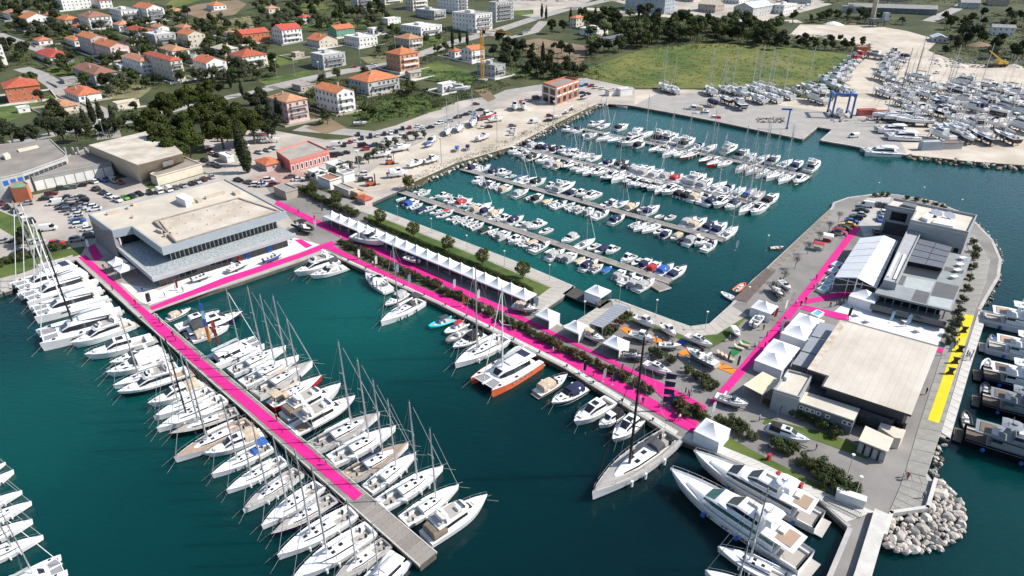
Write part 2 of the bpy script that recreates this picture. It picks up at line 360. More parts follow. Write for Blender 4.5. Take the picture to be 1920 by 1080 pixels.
def K_cruiser(hc='white', col=None, var=0):
    def f():
        h = Hull(9.0, 3.1, 0.9, 1.45, 0.5, 0.9, 2.4, 0.45, 0.1)
        P = [('hull', h.mesh('hull', HULLC[hc], HULLC['navy'] if var % 2 else HULLC[hc], WHITE, band=(DARK if var % 3 == 2 else None)), []), ('deck', h.deck('deck', WHITE, (0.1, 0.45), TEAKG, 0.8, 0.5, 0.5, 0.2), [])]
        st = [(-0.3, 1.2, 1.0, 1.05, 1.65), (1.2, 1.1, 0.9, 1.1, 1.75), (3.0, 0.55, 0.4, 1.3, 1.55)]
        b = MB(); trap(b, st); c = b.mesh('cabin', [WHITE], 30)
        b = MB()
        for sg in (1, -1): b.quad((0.3, sg * 1.15, 1.3), (2.2, sg * 0.82, 1.42), (2.0, sg * 0.78, 1.6), (0.3, sg * 1.06, 1.55))
        b.box(1.7, 2.2, -0.25, 0.25, 1.68, 1.74); P.append(('cabin', c, [('cabin_window', b.mesh('cabin_window', [DARK]))]))
        b = MB(); b.add([(0.2, 1.18, 1.5), (1.2, 0.75, 1.7), (1.2, -0.75, 1.7), (0.2, -1.18, 1.5), (-0.5, 1.1, 2.15), (0.4, 0.72, 2.3), (0.4, -0.72, 2.3), (-0.5, -1.1, 2.15)], [(0, 1, 5, 4), (1, 2, 6, 5), (2, 3, 7, 6)]); P.append(('windscreen', b.mesh('windscreen', [DARK]), []))
        b = MB()
        for sg in (1, -1): b.loft([[(-2.6, sg * 1.3, 1.0), (-1.9, sg * 1.3, 1.0), (-1.9, sg * 1.2, 1.0), (-2.6, sg * 1.2, 1.0)], [(-2.2, sg * 1.15, 2.3), (-1.8, sg * 1.15, 2.3), (-1.8, sg * 1.05, 2.3), (-2.2, sg * 1.05, 2.3)]])
        b.box(-2.25, -1.75, -1.15, 1.15, 2.28, 2.42); P.append(('radar_arch', b.mesh('radar_arch', [WHITE]), []))
        b = MB(); b.box(-5.1, -4.4, -1.2, 1.2, 0.25, 0.33); P.append(('swim_platform', b.mesh('swim_platform', [TEAKG]), []))
        b = MB(); rail(b, h, 0.5, 0.985, 0.5, 0.03); P.append(('bow_rail', b.mesh('bow_rail', [STEEL]), []))
        b = MB(); b.box(-3.6, -3.1, -1.1, 1.1, 0.6, 1.1, 0, 0.05, 0.05); P.append(('bench_seat', b.mesh('bench_seat', [SEAT]), []))
        return P
    P = list(cached(('cru', hc, var % 6), f))
    if col: P.append(('canopy', canopy(-3.4, 0.0, 1.25, 1.15, 1.15, 2.5, 'cru', col), []))
    return P
def K_hardtop(hc='white', col=None, var=0):
    def f():
        h = Hull(10.5, 3.4, 1.05, 1.65, 0.6, 0.92, 2.4, 0.45, 0.1)
        P = [('hull', h.mesh('hull', HULLC[hc], HULLC['navy'] if var % 2 else HULLC[hc], WHITE, band=(HULLC['navy'] if var % 4 == 3 else None)), []), ('deck', h.deck('deck', WHITE, (0.06, 0.32), TEAKG, 0.8, 0.55, 0.5, 0.2), [])]
        st = [(-1.9, 1.35, 1.15, 1.1, 2.6), (0.6, 1.3, 1.05, 1.15, 2.65), (1.9, 1.15, 0.75, 1.3, 1.85), (3.6, 0.6, 0.4, 1.45, 1.7)]
        b = MB(); trap(b, st[:3]); trap(b, st[2:]); c = b.mesh('superstructure', [WHITE], 30)
        b = MB(); trapwin(b, st[:3], 0.5, 0.85, 0, 0.025, True); b.box(-0.9, 0.2, -0.6, 0.6, 2.63, 2.69); P.append(('superstructure', c, [('window_band', b.mesh('window_band', [DARK]))]))
        b = MB(); b.box(-5.9, -5.1, -1.35, 1.35, 0.3, 0.38); P.append(('swim_platform', b.mesh('swim_platform', [TEAKG]), []))
        b = MB(); rail(b, h, 0.45, 0.985, 0.55, 0.03); P.append(('bow_rail', b.mesh('bow_rail', [STEEL]), []))
        b = MB(); b.box(2.4, 3.9, -0.5, 0.5, 1.72, 1.82, 0, 0.05, 0.05); P.append(('sun_pad', b.mesh('sun_pad', [SEAT]), []))
        b = MB(); b.box(-4.7, -4.1, -1.2, 1.2, 0.7, 1.2, 0, 0.05, 0.05); P.append(('bench_seat', b.mesh('bench_seat', [SEAT]), []))
        return P
    P = list(cached(('hard', hc, var % 4), f))
    if col: P.append(('canopy', canopy(-4.5, -1.8, 1.4, 1.3, 1.2, 2.55, 'hard', col), []))
    return P
def K_fly(hc='white', col=None, var=0):
    def f():
        h = Hull(14.0, 4.4, 1.4, 2.2, 0.8, 0.93, 2.5, 0.45, 0.1)
        P = [('hull', h.mesh('hull', HULLC[hc], HULLC['navy'], WHITE, band=(DARK if var % 2 else None)), []), ('deck', h.deck('deck', WHITE, (0.05, 0.24), TEAK, 0.82, 0.6, 0.5, 0.2), [])]
        st = [(-3.6, 1.8, 1.6, 1.4, 3.3), (1.0, 1.75, 1.45, 1.5, 3.35), (3.0, 1.4, 0.9, 1.75, 2.2), (5.0, 0.7, 0.4, 1.95, 2.15)]
        b = MB(); trap(b, st[:3]); trap(b, st[2:]); c = b.mesh('saloon', [WHITE], 30)
        b = MB(); trapwin(b, st[:3], 0.5, 0.86, 0, 0.03, True, rear=True); P.append(('saloon', c, [('window_band', b.mesh('window_band', [DARK]))]))
        b = MB(); fs = [(-5.2, 1.75, 1.85, 3.3, 3.4), (-1.0, 1.75, 1.85, 3.3, 3.75), (1.4, 1.3, 1.2, 3.35, 3.85), (1.9, 1.0, 0.9, 3.4, 3.5)]
        trap(b, fs); fb = b.mesh('flybridge', [WHITE], 30)
        b = MB(); b.box(-4.8, 0.6, -1.45, 1.45, 3.78, 3.8); fl = b.mesh('fly_floor', [TEAKG])
        b = MB(); b.box(-4.2, -3.0, -1.3, 1.3, 3.8, 4.15, 0, 0.1, 0.1); b.box(-0.6, 0.2, -1.1, 0.2, 3.8, 4.3, 0, 0.1, 0.1); se = b.mesh('fly_seat', [SEAT])
        b = MB(); b.add([(0.9, 1.15, 3.85), (1.3, 0.8, 3.88), (1.3, -0.8, 3.88), (0.9, -1.15, 3.85), (0.6, 1.1, 4.3), (0.95, 0.78, 4.35), (0.95, -0.78, 4.35), (0.6, -1.1, 4.3)], [(0, 1, 5, 4), (1, 2, 6, 5), (2, 3, 7, 6)]); P.append(('flybridge', fb, [('fly_floor', fl), ('fly_seat', se), ('windscreen', b.mesh('windscreen', [DARK]))]))
        b = MB()
        for sg in (1, -1): b.loft([[(-3.4, sg * 1.7, 3.5), (-2.6, sg * 1.7, 3.5), (-2.6, sg * 1.58, 3.5), (-3.4, sg * 1.58, 3.5)], [(-3.6, sg * 1.5, 5.2), (-3.1, sg * 1.5, 5.2), (-3.1, sg * 1.4, 5.2), (-3.6, sg * 1.4, 5.2)]])
        b.box(-3.7, -3.0, -1.5, 1.5, 5.15, 5.3); b.disc((-3.3, 0), 0.35, 5.3, 5.5, 10); P.append(('radar_arch', b.mesh('radar_arch', [WHITE]), []))
        b = MB(); b.box(-7.9, -6.8, -1.8, 1.8, 0.35, 0.45); P.append(('swim_platform', b.mesh('swim_platform', [TEAK]), []))
        b = MB(); rail(b, h, 0.4, 0.985, 0.65, 0.03); P.append(('bow_rail', b.mesh('bow_rail', [STEEL]), []))
        b = MB(); b.box(3.4, 4.8, -0.6, 0.6, 2.2, 2.32, 0, 0.05, 0.05); P.append(('sun_pad', b.mesh('sun_pad', [SEAT]), []))
        return P
    P = list(cached(('fly', hc, var % 2), f))
    if col: P.append(('canopy', canopy(-6.3, -3.5, 1.85, 1.8, 1.6, 3.25, 'fly', col), []))
    return P
def K_sail(hc='white', col=None, var=0, deck='white', mast='alu', hood=None, furl='grey', low=False):
    def f():
        h = Hull(12.0, 3.75, 1.05, 1.35, 0.35, 0.82, 2.0, 0.4, 0.02, 0.86, 1.3)
        dm = {'white': WHITE, 'teak': TEAK, 'teakg': TEAKG}[deck]
        P = [('hull', h.mesh('hull', HULLC[hc], HULLC['navy'] if var % 2 == 0 else HULLC[hc], ANTIF), []), ('deck', h.deck('deck', dm, (0.03, 0.30), TEAKG, 0.66, 0.4, 0.55, 0.18), [])]
        for sg in (1, -1): pass
        st = [(-2.5, 1.15, 1.0, 1.05, 1.6), (0.5, 1.05, 0.85, 1.1, 1.62), (2.2, 0.6, 0.45, 1.2, 1.5), (3.0, 0.25, 0.15, 1.25, 1.36)]
        b = MB(); trap(b, st); c = b.mesh('coachroof', [WHITE], 40)
        b = MB(); trapwin(b, st, 0.4, 0.8, 0, 0.02, False, 0, 3); w = b.mesh('cabin_window', [DARK])
        hs = MB().box(-0.26, 0.26, -0.26, 0.26, 0, 0.06).mesh('hatch', [DARK])
        P.append(('coachroof', c, [('cabin_window', w), ('hatch', hs, (-1.2, 0, 1.6)), ('hatch', hs, (0.2, 0.45, 1.6)), ('hatch', hs, (0.2, -0.45, 1.6))]))
        P.append(('hatch', hs, [], (3.6, 0, 1.25)))
        if var % 3 == 0: P.append(('hatch', hs, [], (1.7, 0.0, 1.56)))
        mm = {'alu': ALU, 'black': BLACK, 'white': ALUW}[mast]; MH = 17.0
        b = MB(); b.tube((0.9, 0, 1.4), (0.75, 0, MH), 0.16, 8, 0, 0.10)
        for z, w_ in ((6.5, 1.15), (11.2, 0.85)):
            for sg in (1, -1): b.tube((0.85, 0, z), (0.55, sg * w_, z + 0.1), 0.05, 4)
        b.tube((0.75, 0, MH), (0.75, 0, MH + 0.5), 0.02, 4)
        P.append(('mast', b.mesh('mast', [mm], 40), []))
        b = MB(); b.tube((0.75, 0, 2.55), (-3.7, 0, 2.65), 0.11, 6); bo = b.mesh('boom', [mm], 40)
        b = MB(); R = []
        for i in range(7):
            x = 0.6 - 4.1 * i / 6; k = 0.24 - 0.018 * i; R.append([(x, k * 0.8, 2.66), (x, 0.06, 2.72 + k * 1.5), (x, -0.06, 2.72 + k * 1.5), (x, -k * 0.8, 2.66)])
        b.loft(R); P.append(('boom', bo, [('sail_cover', b.mesh('sail_cover', [CLOTH[col or 'grey']], 40))]))
        b = MB(); b.tube((5.75, 0, 1.5), (1.3, 0, MH - 1.2), 0.05, 5, 0, 0.03); P.append(('furled_jib', b.mesh('furled_jib', [CLOTH[furl]], 40), []))
        b = MB()
        b.tube((-5.8, 0.9, 1.1), (-3.2, 0, 6.0), 0.016, 3); b.tube((-5.8, -0.9, 1.1), (-3.2, 0, 6.0), 0.016, 3); b.tube((-3.2, 0, 6.0), (0.72, 0, MH), 0.016, 3)
        for sg in (1, -1): b.path([(0.5, sg * 1.78, 1.2), (0.55, sg * 1.15, 6.6), (0.55, sg * 0.85, 11.3), (0.75, 0, MH - 0.8)], 0.016, 3)
        P.append(('rigging', b.mesh('rigging', [STEEL]), []))
        b = MB(); rail(b, h, 0.0, 0.975, 0.6, 0.02, 12, True); P.append(('guard_rail', b.mesh('guard_rail', [STEEL]), []))
        for sg in (0.75, -0.75):
            b = MB(); n = 10; b.path([(-4.6, sg + 0.42 * cos(2 * pi * i / n), 1.45 + 0.42 * sin(2 * pi * i / n)) for i in range(n + 1)], 0.03, 4); b.box(-4.7, -4.45, sg - 0.12, sg + 0.12, 0.6, 1.4); P.append(('steering_wheel', b.mesh('steering_wheel', [BLACK]), []))
        fe = MB().tube((0, 0, -0.35), (0, 0, 0.35), 0.16, 6, 0).mesh('fender', [CLOTH['navy'] if var % 2 else WHITE], 50)
        for x in (-2.5, 0.3, 2.0):
            for sg in (1, -1):
                t = (x + 6) / 12; P.append(('fender', fe, [], (x, sg * (h.w(t) + 0.14), 0.55)))
        return P
    P = list(cached(('sail', hc, col, var, deck, mast, furl), f))
    if hood: P.append(('spray_hood', canopy(-3.3, -2.2, 1.1, 1.0, 1.5, 2.25, 'hood', hood), []))
    if hood and var % 2: P.append(('bimini', canopy(-5.4, -3.6, 1.25, 1.2, 2.85, 3.1, 'sbim', hood), []))
    return P
def K_smallsail(hc='white', col=None, var=0):
    def f():
        h = Hull(8.5, 2.8, 0.8, 1.05, 0.3, 0.72, 2.0, 0.42, 0.05, 0.86, 1.3)
        P = [('hull', h.mesh('hull', HULLC[hc], HULLC['navy'], ANTIF), []), ('deck', h.deck('deck', DECKW, (0.06, 0.36), TEAKG, 0.62, 0.36, 0.45, 0.15), [])]
        st = [(-1.2, 0.85, 0.75, 0.85, 1.35), (0.8, 0.75, 0.6, 0.9, 1.35), (2.2, 0.35, 0.25, 0.95, 1.15)]
        b = MB(); trap(b, st); c = b.mesh('coachroof', [WHITE], 40)
        b = MB(); trapwin(b, st, 0.4, 0.8, 0, 0.02, False, 0, 2); b.box(-0.2, 0.25, -0.22, 0.22, 1.36, 1.41); P.append(('coachroof', c, [('cabin_window', b.mesh('cabin_window', [DARK]))]))
        b = MB(); b.tube((0.5, 0, 1.2), (0.45, 0, 11.5), 0.085, 6, 0, 0.06)
        for sg in (1, -1): b.tube((0.45, 0, 6.5), (0.35, sg * 0.8, 6.6), 0.035, 4)
        P.append(('mast', b.mesh('mast', [ALU], 40), []))
        b = MB(); b.tube((0.4, 0, 2.0), (-2.8, 0, 2.05), 0.07, 6); bo = b.mesh('boom', [ALU])
        b = MB(); b.loft([[(0.3 - 3 * i / 4, 0.16, 2.08), (0.3 - 3 * i / 4, 0, 2.4 - 0.04 * i), (0.3 - 3 * i / 4, -0.16, 2.08)] for i in range(5)]); P.append(('boom', bo, [('sail_cover', b.mesh('sail_cover', [CLOTH[col or 'navy']]))]))
        b = MB(); b.tube((4.1, 0, 1.1), (0.6, 0, 10.6), 0.05, 4); P.append(('furled_jib', b.mesh('furled_jib', [CLOTH['white']]), []))
        b = MB(); b.tube((-4.1, 0, 0.9), (0.45, 0, 11.5), 0.014, 3)
        for sg in (1, -1): b.path([(0.3, sg * 1.3, 0.9), (0.35, sg * 0.8, 6.6), (0.45, 0, 11)], 0.014, 3)
        P.append(('rigging', b.mesh('rigging', [STEEL]), []))
        return P
    return cached(('ssail', hc, col), f)
def K_cat(hc='white', col='grey', var=0, mast='alu', power=False):
    def f():
        L, B = 13.5, 7.2; off = 2.75
        h = Hull(L, 1.75, 1.45, 1.75, 0.5, 0.75, 2.6, 0.5, 0.02, 0.8, 1.4)
        P = [('hull', h.mesh('hull', HULLC[hc], HULLC[hc], ANTIF, (off,)), []), ('hull', h.mesh('hull', HULLC[hc], HULLC[hc], ANTIF, (-off,)), []), ('deck', h.deck('deck', WHITE, y0=(off, -off)), [])]
        b = MB(); b.loft([[(-5.6, 3.0, 0.75), (-5.6, 3.0, 1.5), (-5.6, -3.0, 1.5), (-5.6, -3.0, 0.75)], [(3.0, 3.0, 0.75), (3.0, 3.0, 1.62), (3.0, -3.0, 1.62), (3.0, -3.0, 0.75)], [(3.9, 2.8, 1.1), (3.9, 2.8, 1.62), (3.9, -2.8, 1.62), (3.9, -2.8, 1.1)]]); P.append(('bridge_deck', b.mesh('bridge_deck', [WHITE]), []))
        for sg in (1, -1): P.append(('trampoline_net', MB().box(3.9, 6.0, min(sg * 0.25, sg * 2.3), max(sg * 0.25, sg * 2.3), 1.5, 1.53).mesh('trampoline_net', [mat('net_grey', (0.25, 0.25, 0.26), 0.9, 0.2, 20)]), []))
        b = MB(); b.tube((6.1, -2.8, 1.6), (6.1, 2.8, 1.6), 0.1, 6); b.box(3.9, 6.4, -0.2, 0.2, 1.45, 1.62); P.append(('cross_beam', b.mesh('cross_beam', [ALUW]), []))
        st = [(-4.0, 2.6, 2.0, 1.5, 2.9), (0.2, 2.6, 1.8, 1.55, 3.0), (2.0, 2.3, 1.2, 1.6, 2.65), (3.1, 1.6, 0.8, 1.6, 1.95)]
        b = MB(); trap(b, st); c = b.mesh('saloon', [WHITE], 40)
        b = MB(); trapwin(b, st, 0.3, 0.84, 0, 0.05, True, rear=True); P.append(('saloon', c, [('window_band', b.mesh('window_band', [DARK]))]))
        b = MB(); R = []
        for x, w_, z in ((-5.6, 2.4, 3.25), (-4.8, 2.5, 3.35), (-2.4, 2.2, 3.4), (-0.6, 1.7, 3.3), (0.2, 1.2, 3.15)): R.append([(x, w_, z - 0.1), (x, w_ * 0.8, z + 0.06), (x, -w_ * 0.8, z + 0.06), (x, -w_, z - 0.1), (x, 0, z - 0.15)])
        b.loft(R); ro = b.mesh('hard_top', [WHITE], 40)
        sp = MB().box(-4.9, -3.2, -1.6, 1.6, 3.44, 3.47).mesh('solar_panel', [mat('solar', (0.03, 0.035, 0.06), 0.2, 0.1, 4)])
        P.append(('hard_top', ro, [('solar_panel', sp)] if var % 2 else []))
        b = MB(); b.box(-5.4, -4.2, -2.3, 2.3, 1.5, 1.95, 0, 0.05, 0.05); P.append(('cockpit_seat', b.mesh('cockpit_seat', [SEAT]), []))
        for sg in (1, -1): P.append(('transom_step', MB().box(-7.2, -6.2, sg * off - 0.55, sg * off + 0.55, 0.35, 0.6).mesh('transom_step', [TEAKG]), []))
        hs = MB().box(-0.25, 0.25, -0.25, 0.25, 0, 0.05).mesh('hatch', [DARK])
        for x in (0.5, 4.6):
            for sg in (1, -1): P.append(('hatch', hs, [], (x, sg * 3.1 if x < 3 else sg * off, 1.75)))
        b = MB()
        for sg in (1, -1): b.quad((-3.0, sg * 3.635, 1.0), (2.2, sg * 3.6, 1.05), (2.2, sg * 3.62, 1.3), (-3.0, sg * 3.645, 1.25))
        P.append(('hull_window', b.mesh('hull_window', [DARK]), []))
        mm = {'alu': ALU, 'black': BLACK, 'white': ALUW}[mast]
        if not power:
            b = MB(); b.tube((1.2, 0, 2.6), (1.1, 0, 20.5), 0.16, 8, 0, 0.11)
            for sg in (1, -1): b.tube((1.15, 0, 12), (0.6, sg * 1.3, 12.1), 0.05, 4)
            P.append(('mast', b.mesh('mast', [mm], 40), []))
            b = MB(); b.tube((1.0, 0, 4.4), (-4.8, 0, 4.6), 0.13, 6); bo = b.mesh('boom', [mm])
            b = MB(); b.loft([[(0.9 - 5.5 * i / 5, 0.28, 4.55), (0.9 - 5.5 * i / 5, 0, 5.15 - 0.06 * i), (0.9 - 5.5 * i / 5, -0.28, 4.55)] for i in range(6)]); P.append(('boom', bo, [('sail_bag', b.mesh('sail_bag', [CLOTH[col]]))]))
            b = MB(); b.tube((6.2, 0, 1.8), (1.4, 0, 18.5), 0.08, 5); P.append(('furled_jib', b.mesh('furled_jib', [CLOTH['white']]), []))
            b = MB()
            for sg in (1, -1): b.tube((-0.5, sg * 3.5, 1.6), (1.1, 0, 19.5), 0.018, 3); b.path([(-0.3, sg * 3.3, 1.6), (0.6, sg * 1.3, 12.1), (1.1, 0, 20)], 0.016, 3)
            P.append(('rigging', b.mesh('rigging', [STEEL]), []))
        return P
    return cached(('cat', hc, col, var % 2, mast, power), f)
def K_rib(hc='grey', col=None, var=0):
    def f():
        tubem = {'grey': RUBBER, 'black': BLACKRUB, 'white': WHITE}.get(hc) or HULLC[hc]
        h = Hull(7.0, 2.1, 0.35, 0.7, 0.3, 0.9, 2.2, 0.5, 0.06)
        P = [('hull', h.mesh('hull', WHITE), []), ('deck', h.deck('deck', DECKG, None), [])]
        b = MB(); pts = [(-3.6, 1.15, 0.5)] + [(h.x(t), h.w(t) + 0.1, h.h(t) + 0.12) for t in (0.05, 0.3, 0.55, 0.72, 0.84, 0.93, 0.985)]
        pts = pts + [(x, -y, z) for x, y, z in reversed(pts)]
        b.path(pts, 0.27, 8); P.append(('inflatable_tube', b.mesh('inflatable_tube', [tubem], 60), []))
        b = MB(); b.box(-0.4, 0.4, -0.45, 0.45, 0.3, 1.25, 0, 0.1, 0.05); P.append(('console', b.mesh('console', [WHITE]), []))
        b = MB(); b.box(-1.7, -0.9, -0.55, 0.55, 0.3, 0.85, 0, 0.05, 0.05); b.box(1.0, 2.2, -0.55, 0.55, 0.4, 0.7, 0, 0.1, 0.1); P.append(('seat', b.mesh('seat', [SEAT]), []))
        P.append(('outboard_engine', outboard(-3.5, 0.45), []))
        return P
    P = list(cached(('rib', hc), f))
    if col: P.append(('bimini', canopy(-2.0, 0.3, 0.85, 0.9, 1.85, 2.0, 'ribbim', col), []))
    return P
TEAKD = mat('teak_dark', (0.13, 0.095, 0.07), 0.7, 0.15, 3.0)
def K_super(hc='white', col=None, var=0):
    def f():
        h = Hull(28.0, 6.6, 2.3, 3.7, 1.0, 0.92, 2.3, 0.45, 0.12, 0.8, 1.5)
        dk = hc in ('black', 'navy', 'grey'); SUP = HULLC['grey'] if hc == 'black' else WHITE; TEAK = TEAKD if dk else globals()['TEAK']
        P = [('hull', h.mesh('hull', HULLC[hc], HULLC['navy'], ANTIF), []), ('deck', h.deck('deck', DECKG if dk else WHITE, (0.02, 0.16), TEAKD if dk else TEAKG, 0.86, 0.7, 0.5, 0.1, drop=0.5), [])]
        st = [(-9.0, 2.75, 2.55, 2.2, 4.6), (3.0, 2.7, 2.3, 2.6, 4.7), (5.2, 2.2, 1.5, 2.9, 3.7), (9.5, 0.9, 0.6, 3.1, 3.4)]
        b = MB(); trap(b, st[:3]); trap(b, st[2:]); c = b.mesh('main_saloon', [SUP], 30)
        b = MB(); trapwin(b, st[:3], 0.5, 0.84, 0, 0.03, True, rear=True); P.append(('main_saloon', c, [('window_band', b.mesh('window_band', [GREENGL if var % 2 else DARK]))]))
        st = [(-5.5, 2.2, 2.0, 4.6, 6.2), (-1.2, 2.15, 1.85, 4.65, 6.25), (0.9, 1.8, 1.2, 4.7, 5.0)]
        b = MB(); trap(b, st); c = b.mesh('sky_lounge', [SUP], 30)
        b = MB(); trapwin(b, st, 0.35, 0.85, 0, 0.03, True); P.append(('sky_lounge', c, [('window_band', b.mesh('window_band', [DARK]))]))
        b = MB(); fs = [(-12.4, 2.5, 2.6, 4.5, 4.62), (-9.0, 2.65, 2.75, 4.5, 4.75), (-1.0, 2.6, 2.6, 4.55, 4.8), (2.2, 2.1, 2.0, 4.6, 4.75)]
        trap(b, fs); c = b.mesh('upper_deck', [SUP], 30)
        P.append(('upper_deck', c, [('deck_planking', MB().box(-11.6, -8.6, -1.9, 1.9, 4.745, 4.78).mesh('deck_planking', [TEAK]))]))
        b = MB(); R = []
        for x, w_ in ((-8.4, 1.7), (-7.6, 2.0), (-5.4, 2.0), (-4.6, 1.5)): R.append([(x, w_, 7.5), (x, w_ * 0.85, 7.65), (x, -w_ * 0.85, 7.65), (x, -w_, 7.5)])
        b.loft(R)
        for sg in (1, -1): b.loft([[(-7.8, sg * 1.95, 6.0), (-6.6, sg * 1.95, 6.0), (-6.6, sg * 1.8, 6.0), (-7.8, sg * 1.8, 6.0)], [(-7.4, sg * 1.7, 7.5), (-6.6, sg * 1.7, 7.5), (-6.6, sg * 1.55, 7.5), (-7.4, sg * 1.55, 7.5)]])
        P.append(('hard_top', b.mesh('hard_top', [SUP], 30), []))
        b = MB(); b.tube((-6.5, 0, 7.6), (-6.7, 0, 9.4), 0.12, 6, 0, 0.05); b.disc((-6.0, 0), 0.5, 7.65, 8.0, 12); b.tube((-6.6, -0.9, 8.4), (-6.6, 0.9, 8.4), 0.06, 4); P.append(('radar_mast', b.mesh('radar_mast', [SUP], 40), []))
        for q_ in ((-3.9, -2.2, -1.4, -0.3, 6.22, 6.7), (-5.1, -4.2, -1.5, 1.5, 6.2, 6.65), (-9.5, -8.2, -1.9, 0.3, 4.78, 5.2)): P.append(('lounge_seat', MB().box(*q_, 0, 0.1, 0.1).mesh('lounge_seat', [SEAT]), []))
        t = K_rib('white')
        b = MB(); b.box(-15.6, -13.9, -2.6, 2.6, 0.45, 0.6); P.append(('swim_platform', b.mesh('swim_platform', [TEAKD if dk else TEAKG]), []))
        b = MB(); rail(b, h, 0.2, 0.985, 0.75, 0.035, 16); P.append(('guard_rail', b.mesh('guard_rail', [STEEL]), []))
        b = MB()
        for sg in (1, -1):
            for x in (-5.0, -4.2, -1.0, -0.2, 2.6, 3.4):
                t_ = (x + 14) / 28; y = h.w(t_) * 0.97 + 0.01; b.quad((x, sg * y, 1.15), (x + 0.5, sg * y, 1.15), (x + 0.5, sg * (y + 0.03), 1.45), (x, sg * (y + 0.03), 1.45))
        P.append(('porthole', b.mesh('porthole', [DARK]), []))
        fe = MB().ico((0, 0, 0), 0.45, n=2, sc=(1, 1, 1.25)).mesh('fender', [CLOTH['blue']], 60)
        for x in (-10, -3, 4):
            for sg in (1, -1): P.append(('fender', fe, [], (x, sg * (h.w((x + 14) / 28) + 0.35), 1.1)))
        return P
    return cached(('super', hc, var % 2), f)
KINDS = dict(run=K_runabout, open=K_open, pilot=K_pilot, cru=K_cruiser, hard=K_hardtop, fly=K_fly, sail=K_sail, ssail=K_smallsail, cat=K_cat, rib=K_rib, sup=K_super)
KLEN = dict(run=6.0, open=5.0, pilot=7.0, cru=9.0, hard=10.5, fly=14.0, sail=12.0, ssail=8.5, cat=13.5, rib=7.0, sup=28.0)
KNAME = dict(run='motorboat', open='open_boat', pilot='cabin_boat', cru='motor_cruiser', hard='motor_cruiser', fly='motor_yacht', sail='sailing_yacht', ssail='sailboat', cat='catamaran', rib='inflatable_boat', sup='motor_yacht')
KDESC = dict(run='motorboat', open='open dinghy', pilot='cabin boat', cru='motor cruiser', hard='hardtop cruiser', fly='flybridge yacht', sail='sailing yacht', ssail='small sailboat', cat='catamaran', rib='inflatable boat', sup='motor yacht')
def put_parts(root, P, limit=None):
    for e in P:
        nm, me, subs = e[0], e[1], e[2]; loc = e[3] if len(e) > 3 else (0, 0, 0)
        o = obj(nm, me, root, loc)
        for s in subs: obj(s[0], s[1], o, s[2] if len(s) > 2 else (0, 0, 0))
def boat(kind, loc, rz, length=None, group=None, label=None, **kw):
    P = KINDS[kind](**kw); s = (length or KLEN[kind]) / KLEN[kind]
    r = thing(KNAME[kind], label, 'boat', loc, rz, s, group)
    put_parts(r, P); r['span'] = length or KLEN[kind]
    return r
FH = radians(90 - 43.0)      # boats lie across the pontoons, along this heading or its opposite
